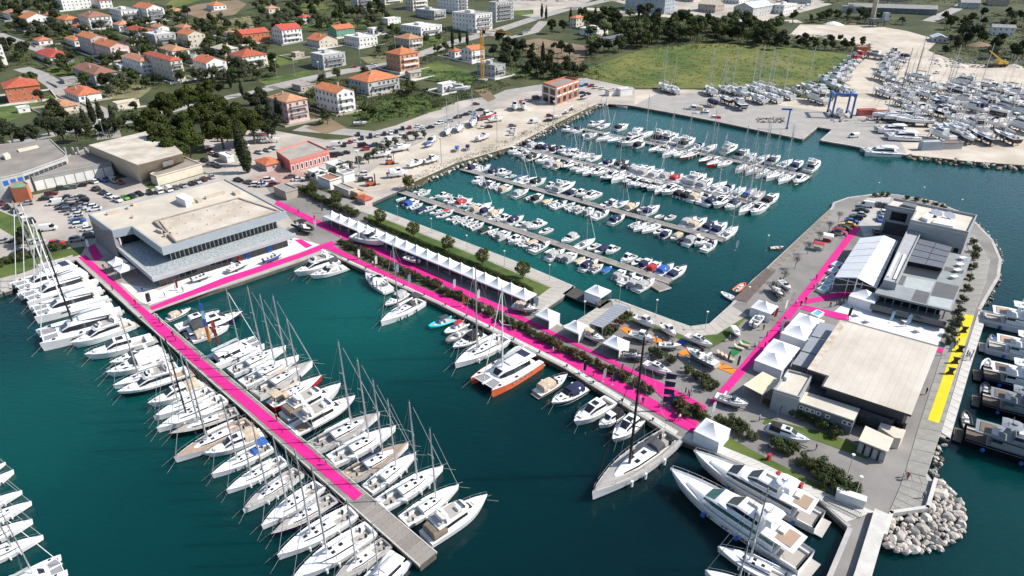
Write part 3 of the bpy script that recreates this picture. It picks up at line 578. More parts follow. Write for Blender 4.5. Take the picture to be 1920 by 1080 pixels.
# ================================================================ water, land and its surfaces
def water_mat():
    m = bpy.data.materials.new('sea_water'); m.use_nodes = True; n = m.node_tree; L = n.links; b = n.nodes['Principled BSDF']
    tc = n.nodes.new('ShaderNodeTexCoord'); geo = n.nodes.new('ShaderNodeNewGeometry')
    no = n.nodes.new('ShaderNodeTexNoise'); no.inputs['Scale'].default_value = 0.016; no.inputs['Detail'].default_value = 4; L.new(tc.outputs['Object'], no.inputs['Vector'])
    acc = None                                            # shallow banks: distance from a few soundings
    for (px, py), rad, k in (((930, 400), 75, 0.95), ((1000, 480), 55, 0.9), ((1150, 330), 80, 0.8), ((1300, 480), 60, 0.6), ((690, 590), 42, 0.85), ((140, 760), 75, 0.7), ((1250, 260), 90, 0.75), ((1500, 340), 120, 0.8), ((300, 560), 40, 0.5), ((560, 560), 45, 0.55), ((1870, 950), 28, 0.5), ((1800, 330), 80, 0.5)):
        p = G(px, py, WZ); d = n.nodes.new('ShaderNodeVectorMath'); d.operation = 'DISTANCE'; d.inputs[1].default_value = p; L.new(geo.outputs['Position'], d.inputs[0])
        mr = n.nodes.new('ShaderNodeMapRange'); mr.interpolation_type = 'SMOOTHSTEP'; mr.inputs[1].default_value = 0; mr.inputs[2].default_value = rad * 1.7; mr.inputs[3].default_value = k; mr.inputs[4].default_value = 0; L.new(d.outputs['Value'], mr.inputs[0])
        if acc is None: acc = mr.outputs[0]
        else:
            mx = n.nodes.new('ShaderNodeMath'); mx.operation = 'MAXIMUM'; L.new(acc, mx.inputs[0]); L.new(mr.outputs[0], mx.inputs[1]); acc = mx.outputs[0]
    sub = n.nodes.new('ShaderNodeMath'); sub.operation = 'MULTIPLY_ADD'; sub.inputs[1].default_value = 0.55; sub.inputs[2].default_value = -0.27; L.new(no.outputs['Fac'], sub.inputs[0])
    ad = n.nodes.new('ShaderNodeMath'); ad.operation = 'ADD'; ad.use_clamp = True; L.new(acc, ad.inputs[0]); L.new(sub.outputs[0], ad.inputs[1])
    r = n.nodes.new('ShaderNodeValToRGB'); L.new(ad.outputs[0], r.inputs[0]); e = r.color_ramp.elements
    e[0].color = (0.0007, 0.011, 0.015, 1); e[1].position = 1.0; e[1].color = (0.0035, 0.090, 0.078, 1); x = e.new(0.5); x.color = (0.0012, 0.036, 0.037, 1)
    b.subsurface_method = 'BURLEY'; b.inputs['Subsurface Weight'].default_value = 1.0; b.inputs['Subsurface Radius'].default_value = (1.5, 4.0, 4.0); b.inputs['Subsurface Scale'].default_value = 1.0
    L.new(r.outputs[0], b.inputs['Base Color'])
    b.inputs['Roughness'].default_value = 0.12; b.inputs['IOR'].default_value = 1.33; b.inputs['Specular IOR Level'].default_value = 0.3
    n1 = n.nodes.new('ShaderNodeTexNoise'); n1.inputs['Scale'].default_value = 0.55; n1.inputs['Detail'].default_value = 5; mp = n.nodes.new('ShaderNodeMapping'); mp.inputs['Rotation'].default_value = (0, 0, 0.6); mp.inputs['Scale'].default_value = (1, 2.2, 1)
    L.new(tc.outputs['Object'], mp.inputs[0]); L.new(mp.outputs[0], n1.inputs['Vector'])
    bp = n.nodes.new('ShaderNodeBump'); bp.inputs['Strength'].default_value = 0.35; bp.inputs['Distance'].default_value = 0.25; L.new(n1.outputs['Fac'], bp.inputs['Height']); L.new(bp.outputs[0], b.inputs['Normal'])
    return m
wm = MB().quad((-3000, -400, WZ), (3000, -400, WZ), (3000, 2500, WZ), (-3000, 2500, WZ)).mesh('sea', [water_mat()])
struct('water', wm)
M_SCRUB = mat('scrub_ground', (0.022, 0.040, 0.008), 0.95, 0.35, 0.03, col2=(0.085, 0.092, 0.030), detail=10, lo=0.3, hi=0.72)
M_PALE = mat('pale_asphalt', (0.38, 0.34, 0.295), 0.9, 0.24, 0.05, detail=10)
M_APRON = mat('apron_asphalt', (0.205, 0.192, 0.178), 0.9, 0.26, 0.06, detail=10)
M_ROAD = mat('road_asphalt', (0.32, 0.30, 0.275), 0.9, 0.12, 0.15, detail=8)
M_GRAVEL = mat('gravel_yard', (0.47, 0.40, 0.31), 0.95, 0.18, 0.06, detail=10, col2=(0.56, 0.50, 0.42))
M_CONC = mat('concrete_quay', (0.40, 0.385, 0.36), 0.85, 0.16, 0.3, detail=8)
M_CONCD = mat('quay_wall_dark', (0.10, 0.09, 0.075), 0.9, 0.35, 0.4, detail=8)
M_PAVE = mat('paving_beige', (0.40, 0.365, 0.32), 0.85, 0.10, 0.8, ovar=0.07)
M_PAVEG = mat('paving_grey', (0.26, 0.25, 0.225), 0.85, 0.12, 0.8, ovar=0.08)
M_COPE = mat('coping_white', (0.52, 0.50, 0.46), 0.8, 0.1, 0.6)
M_PLAZA = mat('plaza_white', (0.70, 0.69, 0.66), 0.7, 0.06, 0.4)
M_GRASS = mat('grass', (0.045, 0.100, 0.010), 0.95, 0.30, 0.10, detail=10, col2=(0.105, 0.140, 0.026))
M_FIELD = mat('meadow', (0.062, 0.120, 0.012), 0.95, 0.25, 0.03, detail=10, col2=(0.155, 0.155, 0.035))
M_SOIL = mat('soil_brown', (0.20, 0.145, 0.085), 0.95, 0.2, 0.05, detail=8)
M_DRY = mat('dry_grass', (0.17, 0.16, 0.075), 0.95, 0.25, 0.06, detail=10)
M_PINK = mat('carpet_pink', (0.62, 0.008, 0.20), 0.95, 0.10, 0.35, detail=8, col2=(0.70, 0.014, 0.235))
M_YELLOW = mat('carpet_yellow', (0.66, 0.52, 0.01), 0.95, 0.08, 0.35, detail=8)
M_ORANGE = mat('carpet_orange', (0.75, 0.22, 0.02), 0.95, 0.06, 0.5)
M_BLUEM = mat('carpet_blue', (0.02, 0.07, 0.45), 0.95, 0.06, 0.5)
M_GREENM = mat('carpet_green', (0.01, 0.16, 0.04), 0.95, 0.1, 0.5)
M_PLANK = mat('deck_plank', (0.24, 0.215, 0.19), 0.9, 0.2, 1.2, ovar=0.16, stretch=(1, 8, 1))
M_ROCK = mat('limestone', (0.47, 0.43, 0.38), 0.9, 0.25, 1.2, bump=0.6, ovar=0.16, detail=8)
M_ROCKW = mat('wet_limestone', (0.17, 0.14, 0.10), 0.7, 0.3, 1.2, bump=0.5, ovar=0.2)
coast = [(-500, 735), (0, 549), (22, 542), (22, 532), (142, 487), (262, 597), (290, 588), (283, 581), (420, 537), (560, 490), (610, 472), (820, 568), (1060, 690), (1268, 821), (1333, 846), (1440, 893), (1536, 938),
         (1590, 988), (1551, 1080), (1495, 1210), (1580, 1210), (1624, 1080), (1650, 1012), (1669, 967), (1737, 957), (1751, 906), (1733, 882), (1755, 815), (1780, 826), (1822, 680), (1852, 585), (1839, 581), (1856, 550), (1874, 520), (1878, 487), (1862, 450), (1830, 417), (1800, 397), (1752, 377), (1690, 366), (1652, 362), (1620, 366), (1590, 370), (1562, 380),
         (1559, 389), (1440, 500), (1410, 526), (1370, 571), (1330, 607), (1295, 612), (1260, 600), (1155, 561), (1142, 562), (1118, 578), (1080, 602), (1055, 611), (1040, 598), (1012, 585), (1054, 557), (1078, 537), (960, 487), (687, 383),
         (747, 357), (757, 352), (792, 342), (805, 332), (830, 322), (855, 308), (872, 305), (900, 297), (930, 287), (960, 277), (975, 265), (1005, 252), (1035, 237), (1070, 225), (1100, 207), (1122, 195), (1135, 191), (1190, 199), (1272, 214), (1345, 228), (1440, 248), (1505, 261), (1533, 238), (1560, 243), (1537, 263), (1590, 272), (1640, 281), (1700, 291), (1815, 303), (1920, 311), (2100, 330), (2500, 370)]
cw = [G(*p) for p in coast]
land_poly = [(p.x, p.y) for p in cw] + [(2600, cw[-1].y), (2600, 2400), (-2600, 2400), (-2600, cw[0].y)]
sheet('ground', land_poly, M_SCRUB, 0.0, world=True)
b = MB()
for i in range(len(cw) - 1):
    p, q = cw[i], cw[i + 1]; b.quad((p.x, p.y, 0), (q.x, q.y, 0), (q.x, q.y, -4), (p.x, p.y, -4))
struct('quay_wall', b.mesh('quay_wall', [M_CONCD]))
_r0, _r1, _r2 = coast.index((757, 352)), coast.index((1135, 191)), coast.index((1700, 291))
b = MB()                                                   # pale coping along the built quays
for i, (p, q) in enumerate(zip(cw[:-1], cw[1:])):
    if _r0 <= i < _r1 or i >= _r2: continue
    d = (q - p).normalized(); nn = Vector((-d.y, d.x, 0)); w = 0.7
    b.add([(p.x - nn.x * 0.05, p.y - nn.y * 0.05, -0.35), (q.x - nn.x * 0.05, q.y - nn.y * 0.05, -0.35), (q.x - nn.x * 0.05, q.y - nn.y * 0.05, 0.06), (p.x - nn.x * 0.05, p.y - nn.y * 0.05, 0.06), (p.x + nn.x * w, p.y + nn.y * w, 0.06), (q.x + nn.x * w, q.y + nn.y * w, 0.06)], [(0, 1, 2, 3), (3, 2, 5, 4)])
struct('kerb', b.mesh('quay_coping', [M_CONC]))
# pale town car parks and yards
sheet('car_park', [(-120, 560), (-120, 378), (60, 366), (250, 330), (330, 300), (392, 300), (380, 262), (440, 236), (520, 246), (610, 262), (640, 262), (740, 236), (860, 190), (1000, 163), (1100, 146), (1190, 166), (1190, 198), (1122, 194), (1035, 235), (960, 275), (855, 306), (757, 350), (690, 381), (640, 360), (560, 345), (560, 410), (609, 470), (290, 584), (262, 594), (144, 487), (22, 530), (0, 545)], M_PALE, 0.03)
sheet('pavement', [(500, 352), (560, 345), (687, 384), (960, 488), (1076, 537), (1052, 557), (1010, 585), (1038, 598), (1054, 612), (1078, 604), (1142, 563), (1155, 562), (1260, 601), (1295, 613), (1330, 608), (1370, 572), (1440, 502), (1559, 390), (1562, 381), (1590, 371), (1652, 363), (1690, 367), (1752, 378), (1800, 398), (1830, 418), (1861, 451), (1876, 487), (1872, 520), (1838, 582), (1850, 586), (1779, 825), (1754, 816), (1732, 882), (1749, 906), (1735, 956), (1668, 967), (1649, 1011), (1622, 1080), (1578, 1209), (1497, 1209), (1553, 1080), (1591, 988), (1537, 939), (1440, 895), (1333, 848), (1268, 823), (1060, 692), (820, 570), (611, 474), (560, 430)], M_APRON, 0.035)
sheet('gravel_yard', [(690, 360), (660, 345), (700, 318), (735, 292), (800, 262), (860, 232), (930, 205), (1010, 196), (1080, 190), (1118, 194), (1035, 235), (960, 275), (855, 306), (757, 350)], M_GRAVEL, 0.06)
sheet('boat_yard', [(1190, 198), (1190, 168), (1300, 168), (1440, 178), (1560, 190), (1600, 130), (1640, 95), (1560, 72), (1480, 66), (1500, 46), (1640, 48), (1700, 58), (1760, 75), (1740, 95), (1800, 118), (1920, 128), (2300, 150), (2500, 360), (2100, 329), (1920, 310), (1815, 302), (1700, 290), (1640, 280), (1590, 271), (1539, 263), (1561, 243), (1533, 237), (1505, 260), (1440, 247), (1345, 227), (1272, 213)], M_GRAVEL, 0.05)
sheet('concrete_apron', [(1190, 197), (1240, 172), (1330, 178), (1560, 212), (1640, 225), (1680, 250), (1700, 288), (1640, 279), (1590, 270), (1540, 262), (1562, 244), (1533, 236), (1505, 259), (1440, 246), (1345, 226), (1272, 212)], M_ROAD, 0.08)
sheet('promenade_base', [(660, 385), (687, 384), (960, 488), (1076, 538), (1050, 556), (1010, 583), (990, 573), (1032, 540), (905, 497), (700, 408)], M_CONC, 0.05)
# roads of the upper town
def road(name, px, w, m=M_ROAD, off=0.07):
    P = [T(*p) for p in px]; Lp, Rp = [], []
    for i, p in enumerate(P):
        d = (P[min(i + 1, len(P) - 1)] - P[max(i - 1, 0)]); d.z = 0; d.normalize(); nn = Vector((-d.y, d.x, 0))
        Lp.append(p + nn * w / 2); Rp.append(p - nn * w / 2)
    return sheet(name, [(p.x, p.y) for p in Lp + Rp[::-1]], m, off, world=True)
road('road', [(505, 165), (570, 150), (640, 135), (720, 122), (800, 98), (850, 80), (930, 58), (1010, 32), (1060, 18), (1130, 2), (1180, -8)], 12)
road('road', [(-60, 40), (0, 66), (50, 84), (95, 100)], 9)
road('road', [(40, 128), (75, 140), (105, 160), (135, 190), (180, 205), (200, 235), (205, 260)], 10)
road('road', [(20, 268), (100, 252), (190, 236), (260, 224), (330, 205), (440, 180), (520, 163)], 9)
road('road', [(880, 60), (960, 70), (1000, 60), (1020, 40)], 9)
road('road', [(560, 240), (700, 252), (800, 240), (870, 212), (960, 172), (1100, 150)], 11, M_ROAD, 0.09)
road('road', [(960, 22), (1050, 14), (1160, 20), (1250, 30), (1330, 36), (1420, 40), (1500, 40)], 14, M_GRAVEL)
road('road', [(1740, 40), (1790, 18), (1830, -6)], 10)
# fields and lawns
sheet('pavement', [(1150, 32), (1250, 24), (1330, 38), (1440, 46), (1476, 30), (1560, 8), (1500, -12), (1100, -12), (1180, 10)], M_PALE, 0.06)
sheet('pavement', [(960, 26), (1010, 34), (1075, 16), (1120, -4), (960, -8)], M_PALE, 0.06)
sheet('planting_bed', [(636, 449), (735, 490), (885, 563), (1000, 621), (1090, 661), (1150, 692), (1195, 714), (1222, 742), (1155, 710), (1085, 678), (1000, 635), (941, 607), (850, 563), (764, 530), (672, 487), (636, 468)], mat('bed_soil', (0.07, 0.075, 0.035), 0.95, 0.3, 0.5), 0.1)
sheet('planting_bed', [(1248, 752), (1270, 744), (1300, 760), (1328, 782), (1318, 794), (1280, 780)], MATS['bed_soil'], 0.16)
sheet('meadow', [(1080, 135), (1130, 118), (1200, 95), (1300, 82), (1420, 84), (1540, 96), (1600, 104), (1585, 128), (1545, 150), (1480, 160), (1300, 166), (1190, 165), (1110, 148)], M_FIELD, 0.10)
sheet('field', [(975, 78), (1010, 72), (1098, 86), (1096, 112), (1080, 130), (1040, 122), (990, 105)], M_SOIL, 0.10)
sheet('field', [(330, 20), (370, 8), (445, 0), (462, 8), (440, 28), (380, 36)], M_SOIL, 0.10)
sheet('field', [(310, 10), (330, -6), (400, -8), (360, 6), (325, 16)], M_FIELD, 0.11)
for P_, m_ in (([(0, 200), (40, 175), (75, 172), (108, 182), (60, 205), (30, 224), (-30, 240), (-30, 205)], M_GRASS), ([(180, 165), (225, 146), (285, 165), (262, 184), (200, 186)], M_DRY), ([(85, 130), (130, 112), (165, 122), (140, 138), (95, 142)], M_GRASS),
               ([(228, 210), (262, 204), (262, 216), (232, 220)], M_GRASS), ([(480, 110), (545, 100), (560, 118), (500, 128)], M_GRASS), ([(480, 150), (580, 132), (590, 140), (500, 160)], M_GRASS), ([(640, 210), (700, 200), (750, 175), (800, 185), (830, 205), (760, 222), (680, 232)], M_GRASS), ([(780, 130), (820, 115), (900, 140), (880, 160), (800, 150)], M_GRASS),
               ([(520, 40), (600, 30), (690, 36), (690, 52), (560, 54)], M_GRASS), ([(400, 40), (470, 30), (480, 60), (420, 66)], M_DRY), ([(530, 6), (600, 4), (620, 16), (560, 22)], M_FIELD), ([(675, 108), (760, 100), (745, 116), (690, 120)], M_DRY), ([(780, 72), (830, 68), (830, 80), (790, 86)], M_GRASS), ([(960, 128), (1000, 135), (1000, 146), (960, 142)], M_GRASS), ([(85, 22), (120, 20), (120, 34), (95, 38)], M_GRASS), ([(572, 240), (620, 223), (650, 240), (610, 252)], M_SOIL), ([(1000, 26), (960, 30), (960, 20), (1000, 18)], M_GRASS), ([(890, 170), (915, 165), (930, 185), (915, 192)], M_SOIL)):
    sheet('lawn' if m_ is M_GRASS else 'field', P_, m_, 0.11)
for P_ in ([(-60, 535), (-60, 508), (0, 491), (60, 476), (118, 468), (160, 462), (153, 477), (75, 502), (0, 522)], [(-60, 388), (0, 396), (40, 412), (78, 436), (78, 455), (40, 452), (0, 428), (-60, 410)], [(270, 348), (300, 338), (372, 320), (388, 324), (330, 341), (282, 355)],
           [(690, 400), (745, 421), (840, 459), (907, 486), (1032, 540), (1012, 556), (985, 550), (870, 502), (760, 450), (690, 418)], [(1160, 582), (1230, 612), (1290, 634), (1345, 627), (1390, 594), (1398, 598), (1358, 640), (1330, 655), (1230, 622), (1175, 600)], [(1345, 808), (1420, 850), (1500, 890), (1590, 945), (1600, 955), (1595, 962), (1560, 950), (1440, 890), (1350, 848), (1335, 835)], [(1435, 785), (1560, 815), (1640, 850), (1625, 862), (1540, 830), (1430, 795)]):
    sheet('lawn', P_, M_GRASS, 0.09)
sheet('plaza', [(225, 531), (300, 545), (335, 528), (553, 446), (600, 459), (560, 474), (279, 573), (262, 565)], M_PLAZA, 0.07)
sheet('plaza', [(1594, 560), (1640, 572), (1766, 612), (1772, 620), (1758, 648), (1576, 598), (1560, 588)], M_PLAZA, 0.09)
sheet('plaza', [(1612, 425), (1600, 408), (1625, 372), (1672, 370), (1660, 395), (1650, 440), (1620, 445)], M_CONC, 0.09)
sheet('pavement', [(470, 335), (520, 318), (610, 326), (600, 335), (520, 345), (490, 352)], mat('terracotta_paving', (0.36, 0.24, 0.20), 0.9, 0.15, 0.6), 0.08)
# carpets
def carpet(label, px, m, off=0.11):
    o = sheet('carpet', px, m, off); o['kind'] = 'thing'; return tag(o, label, 'carpet')
carpet('long pink carpet down the sailing yacht pier', [(147.5, 483), (211, 539), (260, 584), (295, 623), (358, 677), (459, 763), (665, 940), (680, 927), (542, 808), (460, 740), (389, 682), (341, 639), (312, 612), (257, 567), (222, 533), (185, 500), (160, 478)], M_PINK, 0.10)
carpet('short shaded pink carpet beside the sloping grey wall', [(163, 464), (177, 458), (194, 483), (178, 491)], M_PINK)
carpet('pink carpet along the quay before the grey hall', [(281, 576), (420, 521), (560, 476), (598, 461), (622, 452), (632, 459), (606, 468), (560, 485), (420, 533), (285, 582)], M_PINK, 0.12)
carpet('short pink carpet from grey hall corner to quay', [(552, 450), (565, 449), (586, 461), (574, 466)], M_PINK, 0.115)
carpet('pink carpet along the yacht quay beside the oleanders', [(612, 466), (666, 492), (764, 538), (828, 568), (938, 620), (1055, 677), (1150, 730), (1268, 796), (1298, 812), (1306, 800), (1268, 777), (1230, 752), (1155, 710), (1083, 676), (1000, 634), (941, 606), (850, 562), (764, 529), (672, 486), (624, 461)], M_PINK, 0.13)
carpet('pink carpet in front of the long white tent row', [(515, 383), (587, 420), (640, 446), (730, 487), (800, 520), (885, 560), (941, 585), (1001, 613), (1090, 654), (1152, 685), (1197, 707), (1240, 745), (1268, 776), (1306, 799), (1325, 763), (1250, 722), (1200, 701), (1155, 678), (1095, 650), (1010, 609), (945, 575), (895, 554), (805, 510), (735, 475), (645, 436), (590, 410), (520, 376)], M_PINK, 0.14)
carpet('wide pink carpet leading up to the parked cars', [(1600, 425), (1512, 540), (1440, 625), (1328, 757), (1347, 757), (1462, 625), (1535, 530), (1614, 427)], M_PINK, 0.12)
carpet('pink carpet branch to the big white marquee', [(1508, 562), (1592, 545), (1592, 555), (1510, 571)], M_PINK, 0.13)
carpet('pink carpet branch ending at the white terrace', [(1506, 572), (1592, 591), (1592, 602), (1574, 599), (1500, 580)], M_PINK, 0.125)
carpet('tiny pink carpet beside the yellow carpet', [(1758, 652), (1785, 660), (1782, 668), (1756, 660)], M_PINK, 0.13)
carpet('long yellow carpet on the seaside promenade', [(1809, 590), (1826, 593), (1760, 795), (1739, 788)], M_YELLOW, 0.16)
for lb, px in (('orange mat beside the slatted grey canopy', [(1163, 617), (1172, 613), (1193, 625), (1181, 630)]), ('orange mat between the first two displayed motorboats', [(1213, 630), (1222, 629), (1256, 646), (1249, 652), (1238, 650)]), ('small orange mat near the white centre console', [(1272, 662), (1283, 655), (1302, 663), (1281, 668)]), ('long orange mat running to the wide pink carpet', [(1325, 675), (1334, 671), (1381, 694), (1373, 702), (1322, 681)])):
    carpet(lb, px, M_ORANGE, 0.12)
carpet('blue mat by the stern of a displayed cruiser', [(1271, 642), (1280, 636), (1288, 641), (1280, 648)], M_BLUEM, 0.12)
carpet('green mat with beige sun loungers', [(1368, 660), (1393, 638), (1407, 645), (1376, 670)], M_GREENM, 0.12)
carpet('dark green mat under the cream awning', [(1396, 722), (1405, 712), (1428, 726), (1414, 736)], M_GREENM, 0.12)
# paved strips: every slab is a piece of its own
def slabs(name, A, B, rows, m, off, cols=1, gap=0.1, th=0.05):
    PA = [T(*p) for p in A]; PB = [T(*p) for p in B]
    def along(P, t):
        L = [0]
        for i in range(len(P) - 1): L.append(L[-1] + (P[i + 1] - P[i]).length)
        s = t * L[-1]
        for i in range(len(P) - 1):
            if s <= L[i + 1] or i == len(P) - 2: return P[i].lerp(P[i + 1], (s - L[i]) / max(1e-6, L[i + 1] - L[i]))
    root = struct(name, sheet_mesh([*PA, *PB[::-1]], M_CONCD if m is M_PLANK else M_CONC, off - 0.02))
    for i in range(rows):
        for c in range(cols):
            q = []
            for t, u in ((i, c), (i + 1, c), (i + 1, c + 1), (i, c + 1)):
                q.append(along(PA, t / rows).lerp(along(PB, t / rows), u / cols))
            cen = sum(q, Vector()) / 4; v = []
            for p in q:
                d = cen - p; v.append(p + d.normalized() * gap * 0.7)
            bb = MB(); bb.prism([(p.x - cen.x, p.y - cen.y) for p in v], 0, th, bottom=False)
            obj('plank' if m is M_PLANK else 'paving_slab', bb.mesh('slab', [m]), root, (cen.x, cen.y, off - 0.015))
    return root
def sheet_mesh(P, m, off):
    bb = bmesh.new(); bb.faces.new([bb.verts.new((p.x, p.y, off)) for p in P]); bmesh.ops.triangulate(bb, faces=bb.faces[:]); me = bpy.data.meshes.new('base'); bb.to_mesh(me); bb.free()
    if me.polygons[0].normal.z < 0: me.flip_normals()
    me.materials.append(m); return me
slabs('promenade', [(668, 386), (690, 387), (960, 490), (1070, 537)], [(664, 393), (745, 420), (840, 458), (907, 485), (975, 513), (1035, 541)], 44, M_PAVE, 0.09)
slabs('promenade', [(1070, 539), (1012, 582)], [(1030, 541), (990, 571)], 6, M_PAVE, 0.10)
slabs('promenade', [(1146, 563), (1258, 602), (1294, 614), (1331, 609), (1371, 574)], [(1152, 580), (1235, 612), (1290, 633), (1345, 627), (1402, 592)], 16, M_PAVE, 0.10)
slabs('promenade', [(1118, 580), (1080, 604), (1066, 612)], [(1148, 578), (1112, 608), (1098, 622)], 6, M_PAVE, 0.11)
slabs('promenade', [(1826, 440), (1856, 488), (1848, 530), (1829, 580), (1798, 690), (1768, 800), (1736, 895)], [(1806, 446), (1826, 490), (1818, 530), (1792, 585), (1757, 690), (1722, 800), (1697, 885)], 34, M_PAVEG, 0.10)
slabs('promenade', [(1850, 588), (1820, 686), (1781, 822)], [(1834, 584), (1803, 682), (1764, 812)], 22, M_COPE, 0.10)
slabs('promenade', [(1556, 392), (1500, 445), (1440, 502)], [(1564, 398), (1512, 452), (1455, 508)], 14, mat('old_stone_paving', (0.21, 0.185, 0.155), 0.9, 0.2, 0.5, ovar=0.12), 0.09)
slabs('promenade', [(1735, 896), (1749, 908), (1734, 954), (1672, 964)], [(1695, 887), (1690, 905), (1680, 930), (1667, 960)], 6, M_PAVEG, 0.11, cols=3)
slabs('quay_edge', [(1275, 822), (1400, 873), (1535, 936), (1585, 980)], [(1292, 812), (1415, 862), (1548, 925), (1640, 960)], 26, M_COPE, 0.10)
slabs('quay_edge', [(640, 485), (820, 566), (1060, 688), (1266, 817)], [(643, 483), (824, 564), (1066, 683), (1272, 809)], 60, M_COPE, 0.09)
slabs('promenade', [(2, 547), (22, 540), (24, 531), (140, 488)], [(2, 526), (20, 518), (40, 513), (136, 478)], 12, M_PAVE, 0.09)
# sea wall of the corner pier
b = MB()
for A, B_ in (((1637, 962), (1600, 1080)), ((1600, 1080), (1560, 1190))):
    p, q = G(*A), G(*B_); d = (q - p).normalized(); nn = Vector((d.y, -d.x, 0)) * -1.1
    b.prism([(p.x, p.y), (q.x, q.y), (q.x + nn.x * 2, q.y + nn.y * 2), (p.x + nn.x * 2, p.y + nn.y * 2)], 0.02, 1.1)
tag(obj('sea_wall', b.mesh('sea_wall', [M_COPE])), 'pale concrete sea wall along the corner pier', 'wall')
b = MB(); W_ = [G(1658, 1006), G(1669, 967), G(1737, 957), G(1752, 905)]
for p, q in zip(W_[:-1], W_[1:]):
    d = (q - p).normalized(); nn = Vector((d.y, -d.x, 0)) * 0.3; e_ = d * 0.3
    b.prism([(p.x - nn.x - e_.x, p.y - nn.y - e_.y), (q.x - nn.x + e_.x, q.y - nn.y + e_.y), (q.x + nn.x + e_.x, q.y + nn.y + e_.y), (p.x + nn.x - e_.x, p.y + nn.y - e_.y)], 0.02, 0.9)
tag(obj('parapet_wall', b.mesh('parapet_wall', [M_COPE])), 'low pale parapet wall above the boulder bank', 'wall')
# floating pontoons
def pontoon(label, a, b_, w, zt, n, pn='pontoon', z=None):
    p = G(*a, zt); q = G(*b_, zt); d = (q - p); L = d.length; rz = atan2(d.y, d.x)
    r = thing(pn, label, 'pontoon', (p.x, p.y, 0), rz)
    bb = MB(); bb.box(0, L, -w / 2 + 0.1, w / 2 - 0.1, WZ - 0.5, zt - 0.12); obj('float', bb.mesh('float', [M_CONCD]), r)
    for sg in (1, -1): obj('edge_beam', MB().box(0, L, sg * w / 2 - 0.09, sg * w / 2 + 0.09, zt - 0.3, zt + 0.05).mesh('edge_beam', [M_COPE]), r)
    st = L / n; me = MB().box(0.02, st - 0.03, -w / 2 + 0.1, w / 2 - 0.1, zt - 0.1, zt).mesh('plank', [M_PLANK])
    for i in range(n): obj('plank', me, r, (i * st, 0, 0))
    return r
pontoon('marina pontoon nearest the tree-lined promenade', (750, 358), (1257, 528), 2.6, -0.55, 46)
pontoon('second marina pontoon counted from the tree-lined promenade', (866, 316), (1357, 450), 2.6, -0.55, 46)
pontoon('third marina pontoon counted from the tree-lined promenade', (962, 274), (1441, 388), 2.8, -0.55, 46)
pontoon('farthest marina pontoon facing the boat yard quay', (1086, 240), (1520, 331), 2.8, -0.55, 46)
pontoon('long pink-carpeted pier with grey planked end', (276, 592), (803, 1048), 3.4, 0.05, 90, 'pier')
pontoon('small square raft at the nearest marina pontoon end', (1224, 539), (1247, 532), 5.0, -0.8, 4, 'raft')
b = MB(); pts = [G(1055, 551), G(1073, 538), G(1146, 565), G(1124, 579)]; b.prism([(p.x, p.y) for p in pts], -0.3, 0.06)
tag(obj('footbridge', b.mesh('footbridge', [mat('dark_decking', (0.06, 0.055, 0.05), 0.9, 0.2, 0.8)])), 'dark decked footbridge under the white corner tent', 'bridge')
b = MB(); pts = [G(1437, 503), G(1453, 510), G(1400, 567), G(1374, 562)]; b.prism([(p.x, p.y) for p in pts], -0.1, 0.14)
tag(obj('timber_deck', b.mesh('timber_deck', [mat('brown_decking', (0.12, 0.09, 0.075), 0.9, 0.2, 0.8)])), 'brown timber deck on the inner marina corner', 'deck')
# ================================================================ buildings
def wallmat(k):
    c = dict(white=(0.68, 0.67, 0.64), cream=(0.58, 0.52, 0.42), grey=(0.40, 0.40, 0.39), pink=(0.60, 0.42, 0.38), salmon=(0.56, 0.27, 0.15), brick=(0.46, 0.15, 0.07), stone=(0.38, 0.33, 0.27), beige=(0.46, 0.39, 0.30), darkgrey=(0.05, 0.05, 0.055), midgrey=(0.14, 0.145, 0.155), bluegrey=(0.33, 0.37, 0.41), navy=(0.05, 0.06, 0.09), orange=(0.50, 0.16, 0.06), concrete=(0.30, 0.295, 0.285), coral=(0.55, 0.17, 0.14), green=(0.12, 0.30, 0.20))[k]
    return mat('wall_' + k, c, 0.85, 0.10, 0.35, detail=6, ovar=0.04)
def roofmat(k):
    if k == 'flat': return mat('roof_flat', (0.42, 0.40, 0.37), 0.9, 0.14, 0.3, detail=6, ovar=0.1)
    c = dict(orange=(0.46, 0.155, 0.065), red=(0.38, 0.075, 0.045), tan=(0.42, 0.21, 0.12), brown=(0.27, 0.13, 0.085), grey=(0.28, 0.27, 0.26), darkgrey=(0.10, 0.105, 0.12), white=(0.60, 0.59, 0.57), beige=(0.52, 0.45, 0.35), bluegrey=(0.40, 0.45, 0.50), green=(0.15, 0.32, 0.2))[k]
    return mat('roof_' + k, c, 0.85, 0.22, 0.7, detail=8, ovar=0.10, bump=0.3)
M_WFR = mat('window_frame', (0.62, 0.61, 0.59), 0.6, 0.05, 1.0)
def window_mesh(w, h):
    def f():
        b = MB(); b.box(-w / 2, w / 2, -0.06, 0.06, 0, h, 0); t = 0.09
        b.box(-w / 2 + t, -0.03, -0.075, 0.02, t, h - t, 1); b.box(0.03, w / 2 - t, -0.075, 0.02, t, h - t, 1)
        return b.mesh('window', [M_WFR, GLASS])
    return cached(('win', round(w, 1), round(h, 1)), f)
FLN = {1: 'single-storey', 2: 'two-storey', 3: 'three-storey', 4: 'four-storey', 5: 'five-storey'}
